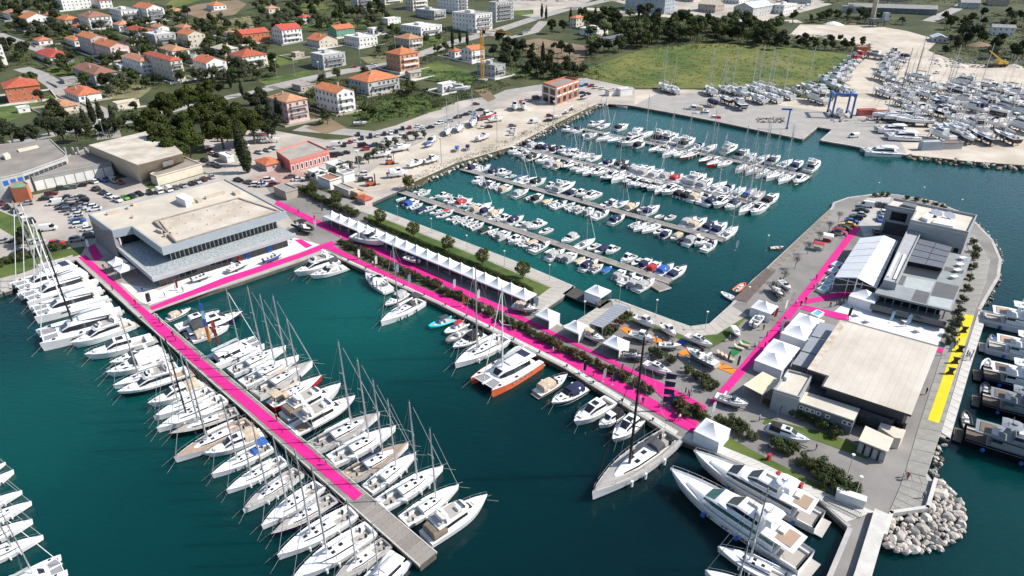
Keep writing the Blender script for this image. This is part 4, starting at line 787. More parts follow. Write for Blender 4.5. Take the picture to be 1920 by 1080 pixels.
def house(px, py, wl, wr, h, roof='hip', rc='orange', wc='white', a=47, fl=None, balc=0, name='house', wins=True, chim=True, area='town', tail='on the hillside', desc=None, over=0.5, pitch=0.42):
    P = T(px, py); m = mpp(P); v = Vector((P.x, P.y, 0)).normalized(); rt = Vector((v.y, -v.x, 0)); a = radians(a)
    dR = Vector((cos(a), sin(a), 0)); dL = Vector((-sin(a), cos(a), 0))
    wR = min(70, max(3, wr * m / max(0.3, abs(dR.dot(rt))))); wL = min(95, max(3, wl * m / max(0.3, abs(dL.dot(rt))))); hh = h * m * (1.14 if name == 'house' else 1.05)
    C = P + dR * wR / 2 + dL * wL / 2; z0 = min(terr(0, C.y), P.z); C.z = z0
    r = thing(name, None, 'house' if name == 'house' else 'building', C, a); x, y = wR / 2, wL / 2
    wm_ = wallmat(wc); rm = roofmat(rc if roof != 'flat' else ('flat' if rc == 'orange' else rc))
    b = MB(); b.box(-x, x, -y, y, -2.5, hh); obj('wall', b.mesh('wall', [wm_]), r)
    b = MB(); X, Y = x + over, y + over
    if roof == 'flat':
        b.box(-x - 0.15, x + 0.15, -y - 0.15, y + 0.15, hh + 0.02, hh + 0.25); b2 = MB()
        for q in ((-x - 0.15, x + 0.15, -y - 0.15, -y + 0.12), (-x - 0.15, x + 0.15, y - 0.12, y + 0.15), (-x - 0.15, -x + 0.12, -y + 0.12, y - 0.12), (x - 0.12, x + 0.15, -y + 0.12, y - 0.12)): b2.box(*q, hh + 0.26, hh + 0.65)
        ro = obj('roof', b.mesh('roof', [rm]), r); obj('parapet', b2.mesh('parapet', [wm_]), ro)
        if wR * wL > 130: obj('roof_hut', MB().box(-x * 0.3, x * 0.15, -y * 0.1, y * 0.4, hh + 0.26, hh + 2.2).mesh('roof_hut', [wm_]), ro)
    else:
        rise = min(x, y) * pitch * (1.0 if roof == 'hip' else 1.05); t = 0.12
        if roof == 'hip':
            k = min(X, Y) * 0.98; top = [(-(X - k), -(Y - k)), ((X - k), -(Y - k)), ((X - k), (Y - k)), (-(X - k), (Y - k))]
            b.add([(-X, -Y, hh), (X, -Y, hh), (X, Y, hh), (-X, Y, hh)] + [(p[0], p[1], hh + rise) for p in top] + [(-X, -Y, hh - t), (X, -Y, hh - t), (X, Y, hh - t), (-X, Y, hh - t)],
                  [(0, 1, 5, 4), (1, 2, 6, 5), (2, 3, 7, 6), (3, 0, 4, 7), (4, 5, 6, 7), (8, 9, 1, 0), (9, 10, 2, 1), (10, 11, 3, 2), (11, 8, 0, 3), (11, 10, 9, 8)])
        else:
            lon = X >= Y
            def q(u, v_, z): return (u, v_, z) if lon else (v_, u, z)
            LX, LY = (X, Y) if lon else (Y, X)
            b.add([q(-LX, -LY, hh), q(LX, -LY, hh), q(LX, 0, hh + rise), q(-LX, 0, hh + rise), q(LX, LY, hh), q(-LX, LY, hh)] + [q(-LX, -LY, hh - t), q(LX, -LY, hh - t), q(LX, 0, hh + rise - t), q(-LX, 0, hh + rise - t), q(LX, LY, hh - t), q(-LX, LY, hh - t)],
                  [(0, 1, 2, 3), (3, 2, 4, 5), (7, 6, 9, 8), (8, 9, 11, 10), (0, 6, 7, 1), (5, 4, 10, 11), (1, 7, 8, 2), (2, 8, 10, 4), (0, 3, 9, 6), (3, 5, 11, 9)])
            gx, gy = (x, y) if lon else (y, x); g = MB(); rr = rise * gy / LY
            for sg in (1, -1): g.add([q(sg * gx, -gy, hh - 0.01), q(sg * gx, gy, hh - 0.01), q(sg * gx, 0, hh + rr), q(sg * (gx - 0.2), -gy, hh - 0.01), q(sg * (gx - 0.2), gy, hh - 0.01), q(sg * (gx - 0.2), 0, hh + rr)], [(0, 1, 2), (5, 4, 3)])
            obj('gable', g.mesh('gable', [wm_]), r)
        ro = obj('roof', b.mesh('roof', [rm]), r)
        if chim: obj('chimney', cached('chim', lambda: MB().box(-0.4, 0.4, -0.4, 0.4, -0.5, 1.3).box(-0.5, 0.5, -0.5, 0.5, 1.3, 1.45).mesh('chimney', [wallmat('stone')])), ro, (x * random.uniform(-0.5, 0.5), y * random.uniform(-0.3, 0.3), hh + rise * 0.7))
    fl = fl or max(1, round(hh / 3.1)); fh = hh / fl
    if wins:
        s = min(1.35, fh / 3.0); wme = window_mesh(1.15 * s, 1.35 * s)
        for side, wd in ((0, wR), (1, wL)):
            n = max(1, min(7, int(wd / 3.2)))
            for f_ in range(fl):
                for i in range(n):
                    u = (i + 0.5) / n * wd - wd / 2
                    if random.random() < 0.1: continue
                    if side == 0: obj('window', wme, r, (u, -y - 0.03, f_ * fh + fh * 0.32))
                    else: obj('window', wme, r, (-x - 0.03, -u, f_ * fh + fh * 0.32), -pi / 2)
    if name == 'house' and wR > 6:
        g_ = random.uniform(2.5, 4.5); obj('yard', MB().box(-x - 1.5, x + 2.5, -y - g_, -y - 0.02, -2.5, 0.14).mesh('yard', [M_PALE]), r)
        if random.random() < 0.7:
            e = 3.5 + random.random() * 3; bb = MB(); X2, Y2 = x + e, y + e
            for q_ in ((-X2, X2, -Y2, -Y2 + 0.25), (-X2, X2, Y2 - 0.25, Y2), (-X2, -X2 + 0.25, -Y2 + 0.25, Y2 - 0.25), (X2 - 0.25, X2, -Y2 + 0.25, Y2 - 0.25)): bb.box(*q_, -2.5, 0.9)
            obj('garden_wall', bb.mesh('garden_wall', [wallmat(random.choice(('stone', 'concrete', 'white')))]), r)
    if balc:
        for f_ in range(1, fl):
            bw = x * 0.75; bl = MB(); bl.box(-bw, bw, -y - 1.5, -y - 0.02, -0.12, 0.06); rl = MB(); rl.box(-bw, bw, -y - 1.5, -y - 1.42, 0.06, 1.0); rl.box(-bw, -bw + 0.08, -y - 1.42, -y - 0.02, 0.06, 1.0); rl.box(bw - 0.08, bw, -y - 1.42, -y - 0.02, 0.06, 1.0)
            bo = obj('balcony', bl.mesh('balcony', [wallmat('white')]), r, (0, 0, f_ * fh)); obj('railing', rl.mesh('railing', [wallmat('white' if balc == 1 else 'midgrey')]), bo)
    rn = {'hip': 'hipped', 'gable': 'gabled', 'flat': 'flat'}[roof]
    cn = {'tan': 'faded orange', 'flat': 'grey', 'bluegrey': 'pale blue', 'darkgrey': 'dark grey'}.get(rc, rc) if roof != 'flat' else ('' if rc == 'orange' else rc)
    wn = {'midgrey': 'grey', 'darkgrey': 'dark grey', 'bluegrey': 'blue-grey', 'concrete': 'bare concrete', 'brick': 'orange brick'}.get(wc, wc)
    reg(area, r, px, desc or f'{wn} {FLN.get(min(fl, 5))} {name} with {cn} {rn} roof'.replace('  ', ' '), tail)
    return r
for args in (
    (56, 57, 14, 40, 18, 'gable', 'orange', 'white'), (125, 52, 16, 26, 12, 'hip', 'orange', 'stone'), (172, 57, 18, 38, 20, 'hip', 'brown', 'white'), (232, 43, 20, 32, 18, 'flat', 'grey', 'white'), (280, 42, 22, 30, 21, 'gable', 'orange', 'white'),
    (120, 20, 12, 48, 20, 'flat', 'orange', 'white'), (262, 71, 22, 26, 10, 'hip', 'red', 'white'), (225, 58, 10, 28, 9, 'hip', 'tan', 'white'), (296, 93, 16, 36, 22, 'flat', 'white', 'grey'), (357, 91, 18, 30, 21, 'gable', 'orange', 'cream'),
    (325, 108, 22, 30, 10, 'hip', 'tan', 'white'), (178, 104, 22, 28, 26, 'gable', 'orange', 'grey'), (213, 117, 26, 32, 24, 'gable', 'orange', 'pink'), (268, 139, 30, 28, 20, 'hip', 'tan', 'white'), (328, 153, 44, 20, 33, 'hip', 'red', 'cream'),
    (364, 121, 14, 20, 10, 'hip', 'grey', 'stone'), (391, 142, 22, 36, 20, 'gable', 'orange', 'white'), (458, 131, 22, 45, 20, 'hip', 'red', 'cream'), (420, 108, 20, 28, 12, 'hip', 'beige', 'grey'), (458, 84, 14, 48, 16, 'gable', 'red', 'orange'),
    (98, 122, 28, 36, 12, 'hip', 'red', 'white'), (182, 161, 36, 38, 18, 'hip', 'brown', 'grey'), (150, 192, 24, 38, 11, 'hip', 'orange', 'white'), (108, 214, 18, 36, 10, 'hip', 'tan', 'cream'),
    (222, 206, 6, 38, 9, 'flat', 'beige', 'cream'), (6, 123, 8, 8, 30, 'flat', 'orange', 'white'), (36, 213, 4, 19, 8, 'flat', 'white', 'white'), (142, 88, 16, 18, 10, 'hip', 'orange', 'white'), (532, 83, 18, 36, 22, 'gable', 'red', 'white'), (632, 70, 16, 34, 12, 'gable', 'orange', 'green'),
    (600, 91, 22, 34, 12, 'gable', 'orange', 'cream'), (675, 89, 28, 34, 14, 'flat', 'white', 'white'), (768, 93, 26, 26, 16, 'hip', 'tan', 'stone'), (608, 131, 22, 42, 22, 'flat', 'white', 'grey'), (752, 135, 26, 36, 27, 'hip', 'orange', 'salmon'),
    (692, 180, 36, 60, 22, 'hip', 'orange', 'grey'), (543, 231, 32, 38, 34, 'hip', 'tan', 'pink'), (636, 213, 40, 32, 33, 'gable', 'orange', 'white'), (565, 172, 15, 28, 8, 'flat', 'grey', 'stone'), (770, 148, 10, 20, 9, 'gable', 'grey', 'stone'),
    (853, 108, 12, 14, 10, 'hip', 'orange', 'white'), (885, 116, 20, 24, 18, 'gable', 'orange', 'white'), (928, 146, 34, 20, 18, 'flat', 'grey', 'grey'), (830, 174, 10, 26, 12, 'flat', 'white', 'white'), (1080, 51, 12, 16, 14, 'hip', 'orange', 'cream'),
    (672, 21, 12, 28, 25, 'flat', 'orange', 'grey'), (722, 9, 14, 34, 18, 'hip', 'brown', 'cream'), (775, 19, 14, 28, 24, 'flat', 'beige', 'cream'), (75, 86, 10, 22, 8, 'hip', 'orange', 'white'), (20, 38, 14, 26, 10, 'hip', 'tan', 'white'), (402, 20, 12, 22, 8, 'hip', 'orange', 'white'), (190, 16, 14, 20, 12, 'hip', 'red', 'white'), (345, 62, 14, 20, 8, 'hip', 'tan', 'stone'), (505, 26, 10, 20, 8, 'hip', 'tan', 'cream'), (30, 33, 6, 28, 7, 'flat', 'grey', 'stone'), (247, 86, 10, 16, 7, 'gable', 'red', 'white'), (226, 131, 6, 22, 6, 'flat', 'white', 'white'), (122, 158, 8, 26, 6, 'flat', 'grey', 'concrete'), (728, 47, 10, 24, 9, 'flat', 'white', 'white'), (428, 118, 8, 14, 7, 'hip', 'orange', 'white'), (300, 66, 12, 18, 12, 'gable', 'tan', 'white'), (150, 62, 12, 14, 9, 'hip', 'orange', 'white'), (90, 44, 12, 16, 10, 'hip', 'orange', 'white'), (330, 34, 14, 20, 10, 'hip', 'tan', 'cream'), (570, 44, 10, 18, 9, 'hip', 'red', 'white'), (430, 70, 8, 14, 7, 'hip', 'tan', 'white'), (555, 108, 8, 16, 6, 'flat', 'beige', 'stone'), (48, 160, 10, 16, 8, 'hip', 'tan', 'stone'), (640, 52, 8, 14, 7, 'hip', 'orange', 'white'), (700, 66, 10, 16, 9, 'flat', 'white', 'white')):
    house(*args, balc=random.choice((0, 1, 1, 2)) if args[4] > 15 else 0)
house(18, 194, 20, 55, 24, 'hip', 'red', 'brick', 38)
apt = dict(area='flats', tail='in the upper town', name='apartment_building', chim=False)
for args in ((892, 62, 44, 32, 30, 'flat', 'grey', 'white'), (930, 42, 14, 34, 32, 'flat', 'orange', 'grey'), (860, 26, 40, 18, 28, 'flat', 'orange', 'white'), (790, 70, 38, 40, 16, 'flat', 'white', 'white'), (815, 37, 36, 22, 14, 'flat', 'white', 'grey')):
    house(*args, balc=2, **apt)
ind = dict(area='works', tail='in the industrial area', name='warehouse', chim=False)
for args in ((1118, 70, 32, 22, 12, 'flat', 'white', 'white'), (1122, 90, 14, 50, 12, 'gable', 'darkgrey', 'midgrey'), (1245, 27, 76, 18, 30, 'flat', 'white', 'bluegrey'), (1340, 25, 32, 16, 14, 'gable', 'beige', 'stone'), (1410, 36, 36, 36, 18, 'gable', 'bluegrey', 'grey'),
             (1468, 27, 22, 22, 14, 'flat', 'white', 'white'), (1755, 29, 150, 8, 10, 'gable', 'grey', 'midgrey', 70), (1615, 25, 34, 6, 10, 'flat', 'grey', 'grey', 70), (1900, 68, 36, 6, 14, 'gable', 'grey', 'white', 70), (1835, 17, 30, 8, 10, 'gable', 'grey', 'grey', 70), (1775, 81, 24, 10, 8, 'gable', 'bluegrey', 'grey', 70), (1520, 8, 40, 12, 10, 'gable', 'grey', 'grey', 65), (1300, 4, 30, 14, 12, 'flat', 'white', 'cream'), (1385, 8, 30, 20, 12, 'gable', 'bluegrey', 'white'), (1700, 3, 60, 8, 10, 'gable', 'grey', 'stone', 70), (1890, 12, 30, 10, 9, 'gable', 'brown', 'stone', 70)):
    house(*args, **ind)
sm = dict(chim=False, area='huts', name='hut')
for args, tl in (((1760, 249, 14, 24, 10, 'gable', 'bluegrey', 'bluegrey', 20), 'in the boat yard'), ((1728, 283, 4, 32, 14, 'flat', 'white', 'bluegrey', 5), 'in the boat yard'), ((1762, 281, 4, 34, 11, 'flat', 'brown', 'grey', 5), 'in the boat yard'), ((1610, 218, 4, 28, 9, 'flat', 'red', 'red' if 0 else 'coral', 5), 'in the boat yard'), ((1640, 221, 4, 24, 9, 'flat', 'red', 'coral', 5), 'in the boat yard'),
                 ((1142, 181, 8, 14, 9, 'flat', 'brown', 'white', 30), 'by the far quay'), ((1163, 181, 8, 22, 11, 'flat', 'white', 'white', 30), 'by the far quay'), ((1606, 98, 6, 22, 8, 'flat', 'beige', 'orange', 5), 'in the boat yard'),
                 ((594, 340, 14, 22, 12, 'flat', 'white', 'white'), 'beside the quay'), ((632, 331, 18, 24, 16, 'flat', 'white', 'white'), 'beside the quay'), ((620, 355, 20, 22, 14, 'flat', 'brown', 'white'), 'beside the quay'), ((646, 343, 12, 20, 14, 'flat', 'grey', 'white'), 'beside the quay'), ((655, 371, 26, 14, 11, 'flat', 'grey', 'cream'), 'beside the quay'), ((672, 374, 12, 12, 9, 'flat', 'beige', 'salmon'), 'beside the quay'), ((685, 385, 14, 12, 10, 'hip', 'red', 'pink'), 'beside the quay'), ((538, 376, 20, 22, 14, 'flat', 'grey', 'stone'), 'beside the quay'), ((427, 306, 12, 12, 10, 'flat', 'white', 'white'), 'beside the quay')):
    house(*args, wins=False, tail=tl, **sm)
def site(name, label, cat, at): return thing(name, label, cat, (at.x, at.y, 0))
class Bld:
    def __init__(s, name, label, cat, at): s.c = Vector((at.x, at.y, 0)); s.r = thing(name, label, cat, s.c)
    def add(s, name, b, mats, parent=None, smooth=None):
        b.v = [(p[0] - s.c.x, p[1] - s.c.y, p[2]) for p in b.v]
        return obj(name, b.mesh(name, mats, smooth), parent or s.r)
def W(px, z): return [(lambda p: (p.x, p.y))(G(*q, z)) for q in px]
def inset(poly, d):
    n = len(poly); a = sum(poly[i][0] * poly[(i + 1) % n][1] - poly[(i + 1) % n][0] * poly[i][1] for i in range(n)); s = 1 if a > 0 else -1; out = []
    for i in range(n):
        p0, p1, p2 = Vector(poly[i - 1]), Vector(poly[i]), Vector(poly[(i + 1) % n]); e1 = (p1 - p0).normalized(); e2 = (p2 - p1).normalized()
        n1 = Vector((-e1.y, e1.x)) * s; n2 = Vector((-e2.y, e2.x)) * s; k = (n1 + n2); k = k / max(0.25, k.length_squared) * 2
        out.append((p1.x + k.x * d, p1.y + k.y * d))
    return out
def wall_windows(B, p, q, z0, z1, n, m, name='window', gap=0.15, off=0.06, frame=None):
    p = Vector((p[0], p[1], 0)); q = Vector((q[0], q[1], 0)); d = (q - p); L = d.length; d.normalize(); nn = Vector((d.y, -d.x, 0))
    if nn.dot(-p) < 0: nn = -nn
    for i in range(n):
        a = p + d * (L * (i + gap / 2) / n); b_ = p + d * (L * (i + 1 - gap / 2) / n); o1 = nn * off; o2 = nn * -0.05
        bb = MB(); bb.add([(a + o1)[:2] + (z0,), (b_ + o1)[:2] + (z0,), (b_ + o1)[:2] + (z1,), (a + o1)[:2] + (z1,), (a + o2)[:2] + (z0,), (b_ + o2)[:2] + (z0,), (b_ + o2)[:2] + (z1,), (a + o2)[:2] + (z1,)], [(0, 1, 2, 3), (4, 5, 1, 0), (2, 6, 7, 3), (0, 3, 7, 4), (1, 5, 6, 2)])
        B.add(name, bb, [m])
# ---- the big grey exhibition hall
RZ = 9.0; roof_px = [(165, 402), (422, 336), (537, 397), (303, 466), (247, 426), (210, 434)]
M_FASC = mat('hall_fascia', (0.32, 0.36, 0.39), 0.5, 0.05, 0.4); M_HROOF = mat('hall_roof', (0.50, 0.445, 0.365), 0.9, 0.14, 0.09, detail=8)
B = Bld('exhibition_hall', 'large grey flat-roofed hall with overhanging roof and wide terrace', 'building', G(380, 450))
rw = W(roof_px, RZ); b = MB(); b.prism(rw, RZ - 2.1, RZ - 0.15); fas = B.add('roof', b, [M_FASC])
b = MB(); b.prism(inset(rw, 0.45), RZ - 0.16, RZ - 0.1); B.add('roof_membrane', b, [M_HROOF], fas)
ctr = inset(rw, 0.45); b = MB()
for i in range(len(rw)):
    j = (i + 1) % len(rw); b.add([(*rw[i], RZ - 0.15), (*rw[j], RZ - 0.15), (*rw[j], RZ + 0.25), (*rw[i], RZ + 0.25), (*ctr[i], RZ - 0.15), (*ctr[j], RZ - 0.15), (*ctr[j], RZ + 0.25), (*ctr[i], RZ + 0.25)], [(0, 1, 2, 3), (3, 2, 6, 7), (5, 4, 7, 6)])
B.add('parapet', b, [M_FASC], fas)
def roofbox(B_, par, name, px, z0, z1, m):
    bb = MB(); bb.prism(W(px, z0), z0, z1); B_.add(name, bb, [m], par)
M_LROOF = mat('hall_roof_light', (0.46, 0.39, 0.30), 0.9, 0.12, 0.12, detail=8, col2=(0.57, 0.51, 0.43))
roofbox(B, fas, 'raised_roof', [(288, 416), (448, 372), (525, 397), (330, 456)], RZ - 0.1, RZ + 0.35, M_LROOF)
rr_ = W([(288, 416), (448, 372), (525, 397), (330, 456)], RZ + 0.3); ri_ = inset(rr_, 0.5); b = MB()
for i in range(4):
    j = (i + 1) % 4; b.add([(*rr_[i], RZ - 0.1), (*rr_[j], RZ - 0.1), (*rr_[j], RZ + 0.65), (*rr_[i], RZ + 0.65), (*ri_[i], RZ + 0.3), (*ri_[j], RZ + 0.3), (*ri_[j], RZ + 0.65), (*ri_[i], RZ + 0.65)], [(0, 1, 2, 3), (3, 2, 6, 7), (5, 4, 7, 6)])
B.add('roof_curb', b, [mat('curb_dark', (0.26, 0.23, 0.20), 0.9, 0.2, 0.5)], fas)
roofbox(B, fas, 'plant_room', [(332, 380), (346, 374), (364, 382), (350, 389)], RZ - 0.1, RZ + 2.2, wallmat('white'))
for q in ([(355, 381), (362, 379), (367, 382), (360, 384)], [(365, 377), (373, 375), (380, 379), (372, 381)], [(384, 372), (420, 362), (423, 364), (387, 374)], [(295, 432), (306, 437), (304, 439), (293, 434)], [(308, 443), (322, 440), (324, 442), (310, 445)], [(300, 418), (303, 417), (330, 452), (327, 453)], [(200, 402), (222, 397), (224, 399), (202, 404)], [(238, 391), (242, 390), (244, 392), (240, 393)], [(248, 385), (254, 383), (256, 385), (250, 387)], [(247, 408), (251, 407), (253, 409), (249, 410)], [(436, 363), (446, 360), (452, 364), (442, 367)]): roofbox(B, fas, 'roof_duct', q, RZ - 0.1, RZ + 0.75, wallmat('beige'))
random.seed(3); vent = MB().disc((0, 0), 0.16, 0, 0.5, 6).mesh('vent_cap', [wallmat('cream')])
A_, B_, D_ = (Vector((*p, 0)) for p in W([(290, 418), (520, 396), (331, 453)], RZ)); B0 = Vector((*W([(445, 374)], RZ)[0], 0))
for i in range(6):
    for j in range(3):
        p = A_.lerp(B0, (i + 0.5) / 6) + (D_ - A_) * ((j + 0.6) / 3.4); obj('vent_cap', vent, fas, (p.x - B.c.x, p.y - B.c.y, RZ + 0.34))
up = inset(rw, 2.6); b = MB(); b.prism(up, 3.6, RZ - 2.1); B.add('upper_wall', b, [DARK])
q0, q1 = Vector((*up[3], 0)), Vector((*up[2], 0))
M_MUL = wallmat('white')
for i in range(27):
    p = q0.lerp(q1, i / 26); bb = MB(); bb.box(p.x - 0.09, p.x + 0.09, p.y - 0.16, p.y - 0.02, 3.7, RZ - 2.2); B.add('mullion', bb, [M_MUL])
tq = [Vector((*p, 0)) for p in W([(214, 459), (285, 520), (554, 437)], 4.4)]; far = tq[2] + (tq[0] - tq[1]); tp = [(p.x, p.y) for p in (tq[0], tq[1], tq[2], far)]
M_TERR = mat('terrace_gravel', (0.31, 0.34, 0.35), 0.9, 0.28, 1.6, detail=6, lo=0.42, hi=0.58)
b = MB(); b.prism(tp, 3.0, 3.75); ts = B.add('terrace_slab', b, [M_FASC]); b = MB(); b.prism(inset(tp, 0.6), 3.74, 3.8); B.add('terrace_floor', b, [M_TERR], ts)
ti = inset(tp, 0.3); b = MB()
for i in (0, 1): b.add([(*tp[i], 3.75), (*tp[i + 1], 3.75), (*tp[i + 1], 4.45), (*tp[i], 4.45), (*ti[i], 3.75), (*ti[i + 1], 3.75), (*ti[i + 1], 4.45), (*ti[i], 4.45)], [(0, 1, 2, 3), (3, 2, 6, 7), (5, 4, 7, 6)])
B.add('parapet', b, [wallmat('grey')], ts)
gp = inset(tp, 2.0); b = MB(); b.prism(gp, 0, 3.0); B.add('ground_floor_wall', b, [wallmat('midgrey')])
wall_windows(B, gp[1], gp[2], 0.2, 2.7, 22, DARK, 'shop_window', 0.16)
p0, p1 = Vector((*gp[1], 0)), Vector((*gp[2], 0)); nn = Vector((0.73, -0.68, 0))
for k, (t0, t1, m_) in enumerate(((0.0, 0.13, M_PINK), (0.24, 0.33, M_PINK), (0.42, 0.6, M_PINK), (0.76, 0.98, M_PINK), (0.58, 0.6, CLOTH['red']), (0.64, 0.67, CLOTH['blue']), (0.82, 0.86, CLOTH['blue']))):
    a_, c_ = p0.lerp(p1, t0) + nn * 0.15, p0.lerp(p1, t1) + nn * 0.15; z0 = 2.1 if m_ is M_PINK else 0.1; bb = MB(); bb.add([(*a_[:2], z0), (*c_[:2], z0), (*c_[:2], 2.9), (*a_[:2], 2.9), (*(a_ + nn * 0.12)[:2], z0), (*(c_ + nn * 0.12)[:2], z0), (*(c_ + nn * 0.12)[:2], 2.9), (*(a_ + nn * 0.12)[:2], 2.9)], [(4, 5, 6, 7), (0, 1, 5, 4), (3, 7, 6, 2), (0, 4, 7, 3), (1, 2, 6, 5)]); B.add('banner', bb, [m_])
b = MB(); top = W([(166, 403), (210, 435)], RZ - 0.2); bot = W([(181, 453), (226, 492)], 0.0); tb = W([(247, 400), (290, 440)], 0)
b.add([(*bot[0], 0), (*bot[1], 0), (*top[1], RZ - 0.2), (*top[0], RZ - 0.2), (*up[0], 0), (*up[5], 0), (*up[5], RZ - 0.25), (*up[0], RZ - 0.25)], [(0, 1, 2, 3), (0, 4, 5, 1), (3, 2, 6, 7), (1, 5, 6, 2), (0, 3, 7, 4)]); B.add('sloping_wall', b, [mat('hall_wall', (0.20, 0.20, 0.205), 0.8, 0.15, 0.6, stretch=(1, 1, 4))])
b = MB(); p = G(228, 462, 3.8); b.tube((p.x, p.y, 3.8), (p.x, p.y, RZ - 2.0), 0.25, 10); B.add('column', b, [wallmat('white')])
# ---- far left: workshop block and pale sloping hall
def block(name, label, px, z, wm_, rm, z0=0.0, cat='building', over=0.0, par=0.35):
    B_ = Bld(name, label, cat, G(*px[0], 0)); w = W(px, z); bb = MB(); bb.prism(inset(w, over) if over else w, z0 - 0.05, z - 0.3); B_.add('wall', bb, [wm_]); bb = MB(); bb.prism(w, z - 0.3, z - 0.02); ro = B_.add('roof', bb, [rm])
    if par:
        wi = inset(w, 0.3); bb = MB()
        for i in range(len(w)):
            j = (i + 1) % len(w); bb.add([(*w[i], z - 0.02), (*w[j], z - 0.02), (*w[j], z + par), (*w[i], z + par), (*wi[i], z - 0.02), (*wi[j], z - 0.02), (*wi[j], z + par), (*wi[i], z + par)], [(0, 1, 2, 3), (3, 2, 6, 7), (5, 4, 7, 6)])
        B_.add('parapet', bb, [wm_], ro)
    B_.w = w; B_.ro = ro; return B_
RF = mat('roof_bitumen', (0.23, 0.205, 0.18), 0.9, 0.2, 0.12, detail=8); RB = mat('roof_patchy', (0.50, 0.43, 0.34), 0.9, 0.25, 0.12, detail=8, col2=(0.60, 0.545, 0.46))
B = block('garage_block', 'low grey garage block with a row of white doors', [(60, 334), (52, 322), (165, 278), (212, 300), (208, 305)], 5.0, wallmat('concrete'), RF)
wall_windows(B, B.w[0], B.w[4], 0.1, 3.6, 8, wallmat('white'), 'garage_door', 0.12)
for q in (124, 139, 148, 163):
    p = G(q, 290, 5.0); bb = MB(); bb.box(p.x - 0.35, p.x + 0.35, p.y - 0.35, p.y + 0.35, 5.0, 9.0 - (q % 3)); B.add('stub_column', bb, [wallmat('concrete')], B.ro)
B = block('workshop', 'old white and grey workshop with blue windows on the left edge', [(-60, 345), (-60, 290), (0, 272), (95, 262), (125, 290), (122, 296), (42, 325), (0, 335)], 7.5, wallmat('grey'), RF)
wall_windows(B, B.w[5], B.w[6], 4.8, 6.3, 9, GLASS, 'window', 0.1); wall_windows(B, B.w[6], B.w[7], 4.6, 6.4, 3, HULLC['blue'], 'window', 0.3)
roofbox(B, B.ro, 'roof_vent', [(33, 282), (70, 274), (73, 277), (36, 286)], 7.5, 8.0, wallmat('cream'))
roofbox(B, B.ro, 'roof_vent', [(6, 296), (16, 292), (21, 296), (11, 300)], 7.5, 9.0, wallmat('cream'))
B = block('porch', 'orange brick porch on the old workshop', [(20, 354), (22, 344), (45, 340), (53, 345), (50, 352)], 5.2, wallmat('brick'), roofmat('green'), par=0.3)
B = Bld('sloping_hall', 'windowless beige hall with sloping walls and patchy roof', 'building', G(280, 330)); tp_ = W([(166, 272), (292, 242), (343, 287), (257, 309)], 9.5); bt = W([(168, 300), (300, 285), (347, 313), (265, 343)], 0.0)
b = MB(); b.add([(*p, 0) for p in bt] + [(*p, 9.5) for p in tp_], [(0, 1, 5, 4), (1, 2, 6, 5), (2, 3, 7, 6), (3, 0, 4, 7)]); B.add('wall', b, [wallmat('beige')]); b = MB(); b.prism(tp_, 9.4, 9.55); ro = B.add('roof', b, [RB])
b = MB(); w3, w2 = Vector((*bt[3], 0)), Vector((*bt[2], 0)); t3, t2 = Vector((*tp_[3], 9.5)), Vector((*tp_[2], 9.5)); f = lambda u, v: tuple(w3.lerp(w2, u).lerp(t3.lerp(t2, u), v) + Vector((0.05, -0.1, 0)))
b.quad(f(0.52, 0.45), f(0.76, 0.45), f(0.76, 0.78), f(0.52, 0.78)); B.add('white_panel', b, [wallmat('white')])
B = block('annex', 'low cream annex with dark roof beside the sloping hall', [(281, 327), (345, 294), (378, 308), (293, 332)], 3.6, wallmat('cream'), RF)
# ---- coral restaurant with orange hipped pavilion
B = block('restaurant', 'coral walled restaurant with grey flat roof', [(543, 303), (518, 285), (578, 265), (617, 283)], 4.6, wallmat('coral'), mat('roof_greybit', (0.33, 0.30, 0.26), 0.9, 0.15, 0.2, detail=8), par=0.5)
wall_windows(B, B.w[0], B.w[3], 0.4, 3.0, 9, wallmat('white'), 'window', 0.35); wall_windows(B, B.w[0], B.w[3], 0.7, 2.7, 9, GLASS, 'window_pane', 0.6, 0.1)
house(501, 322, 18, 26, 12, 'hip', 'orange', 'pink', 44, fl=1, area='huts', tail='beside the quay', name='pavilion', chim=False)
# ---- orange brick shell building
B = block('brick_building', 'unfinished orange brick building with white concrete frame', [(1043, 166), (1018, 158), (1060, 146), (1085, 151)], 9.0, wallmat('brick'), RF, par=0.9)
w = B.w
for (i, j, n) in ((0, 3, 4), (0, 1, 2)):
    p, q = Vector((*w[i], 0)), Vector((*w[j], 0)); d = (q - p).normalized(); nn_ = Vector((d.y, -d.x, 0)); nn_ = nn_ if nn_.dot(-p) > 0 else -nn_
    for k in range(n + 1):
        c = p.lerp(q, k / n) + nn_ * 0.1; bb = MB(); bb.box(c.x - 0.35, c.x + 0.35, c.y - 0.35, c.y + 0.35, -1, 9.3); B.add('column', bb, [wallmat('white')])
    for z in (4.3, 8.4):
        a_, c_ = p + nn_ * 0.25, q + nn_ * 0.25; bb = MB(); bb.add([(*a_[:2], z), (*c_[:2], z), (*c_[:2], z + 0.6), (*a_[:2], z + 0.6), (*p[:2], z), (*q[:2], z), (*q[:2], z + 0.6), (*p[:2], z + 0.6)], [(0, 1, 2, 3), (0, 4, 5, 1), (3, 2, 6, 7)]); B.add('beam', bb, [wallmat('white')])
wall_windows(B, w[0], w[3], 0.6, 3.4, 4, DARK, 'window', 0.5); wall_windows(B, w[0], w[3], 5.4, 7.4, 4, DARK, 'window', 0.6); wall_windows(B, w[0], w[1], 0.4, 3.6, 2, DARK, 'window', 0.3); wall_windows(B, w[0], w[1], 5.0, 7.6, 2, DARK, 'window', 0.3)
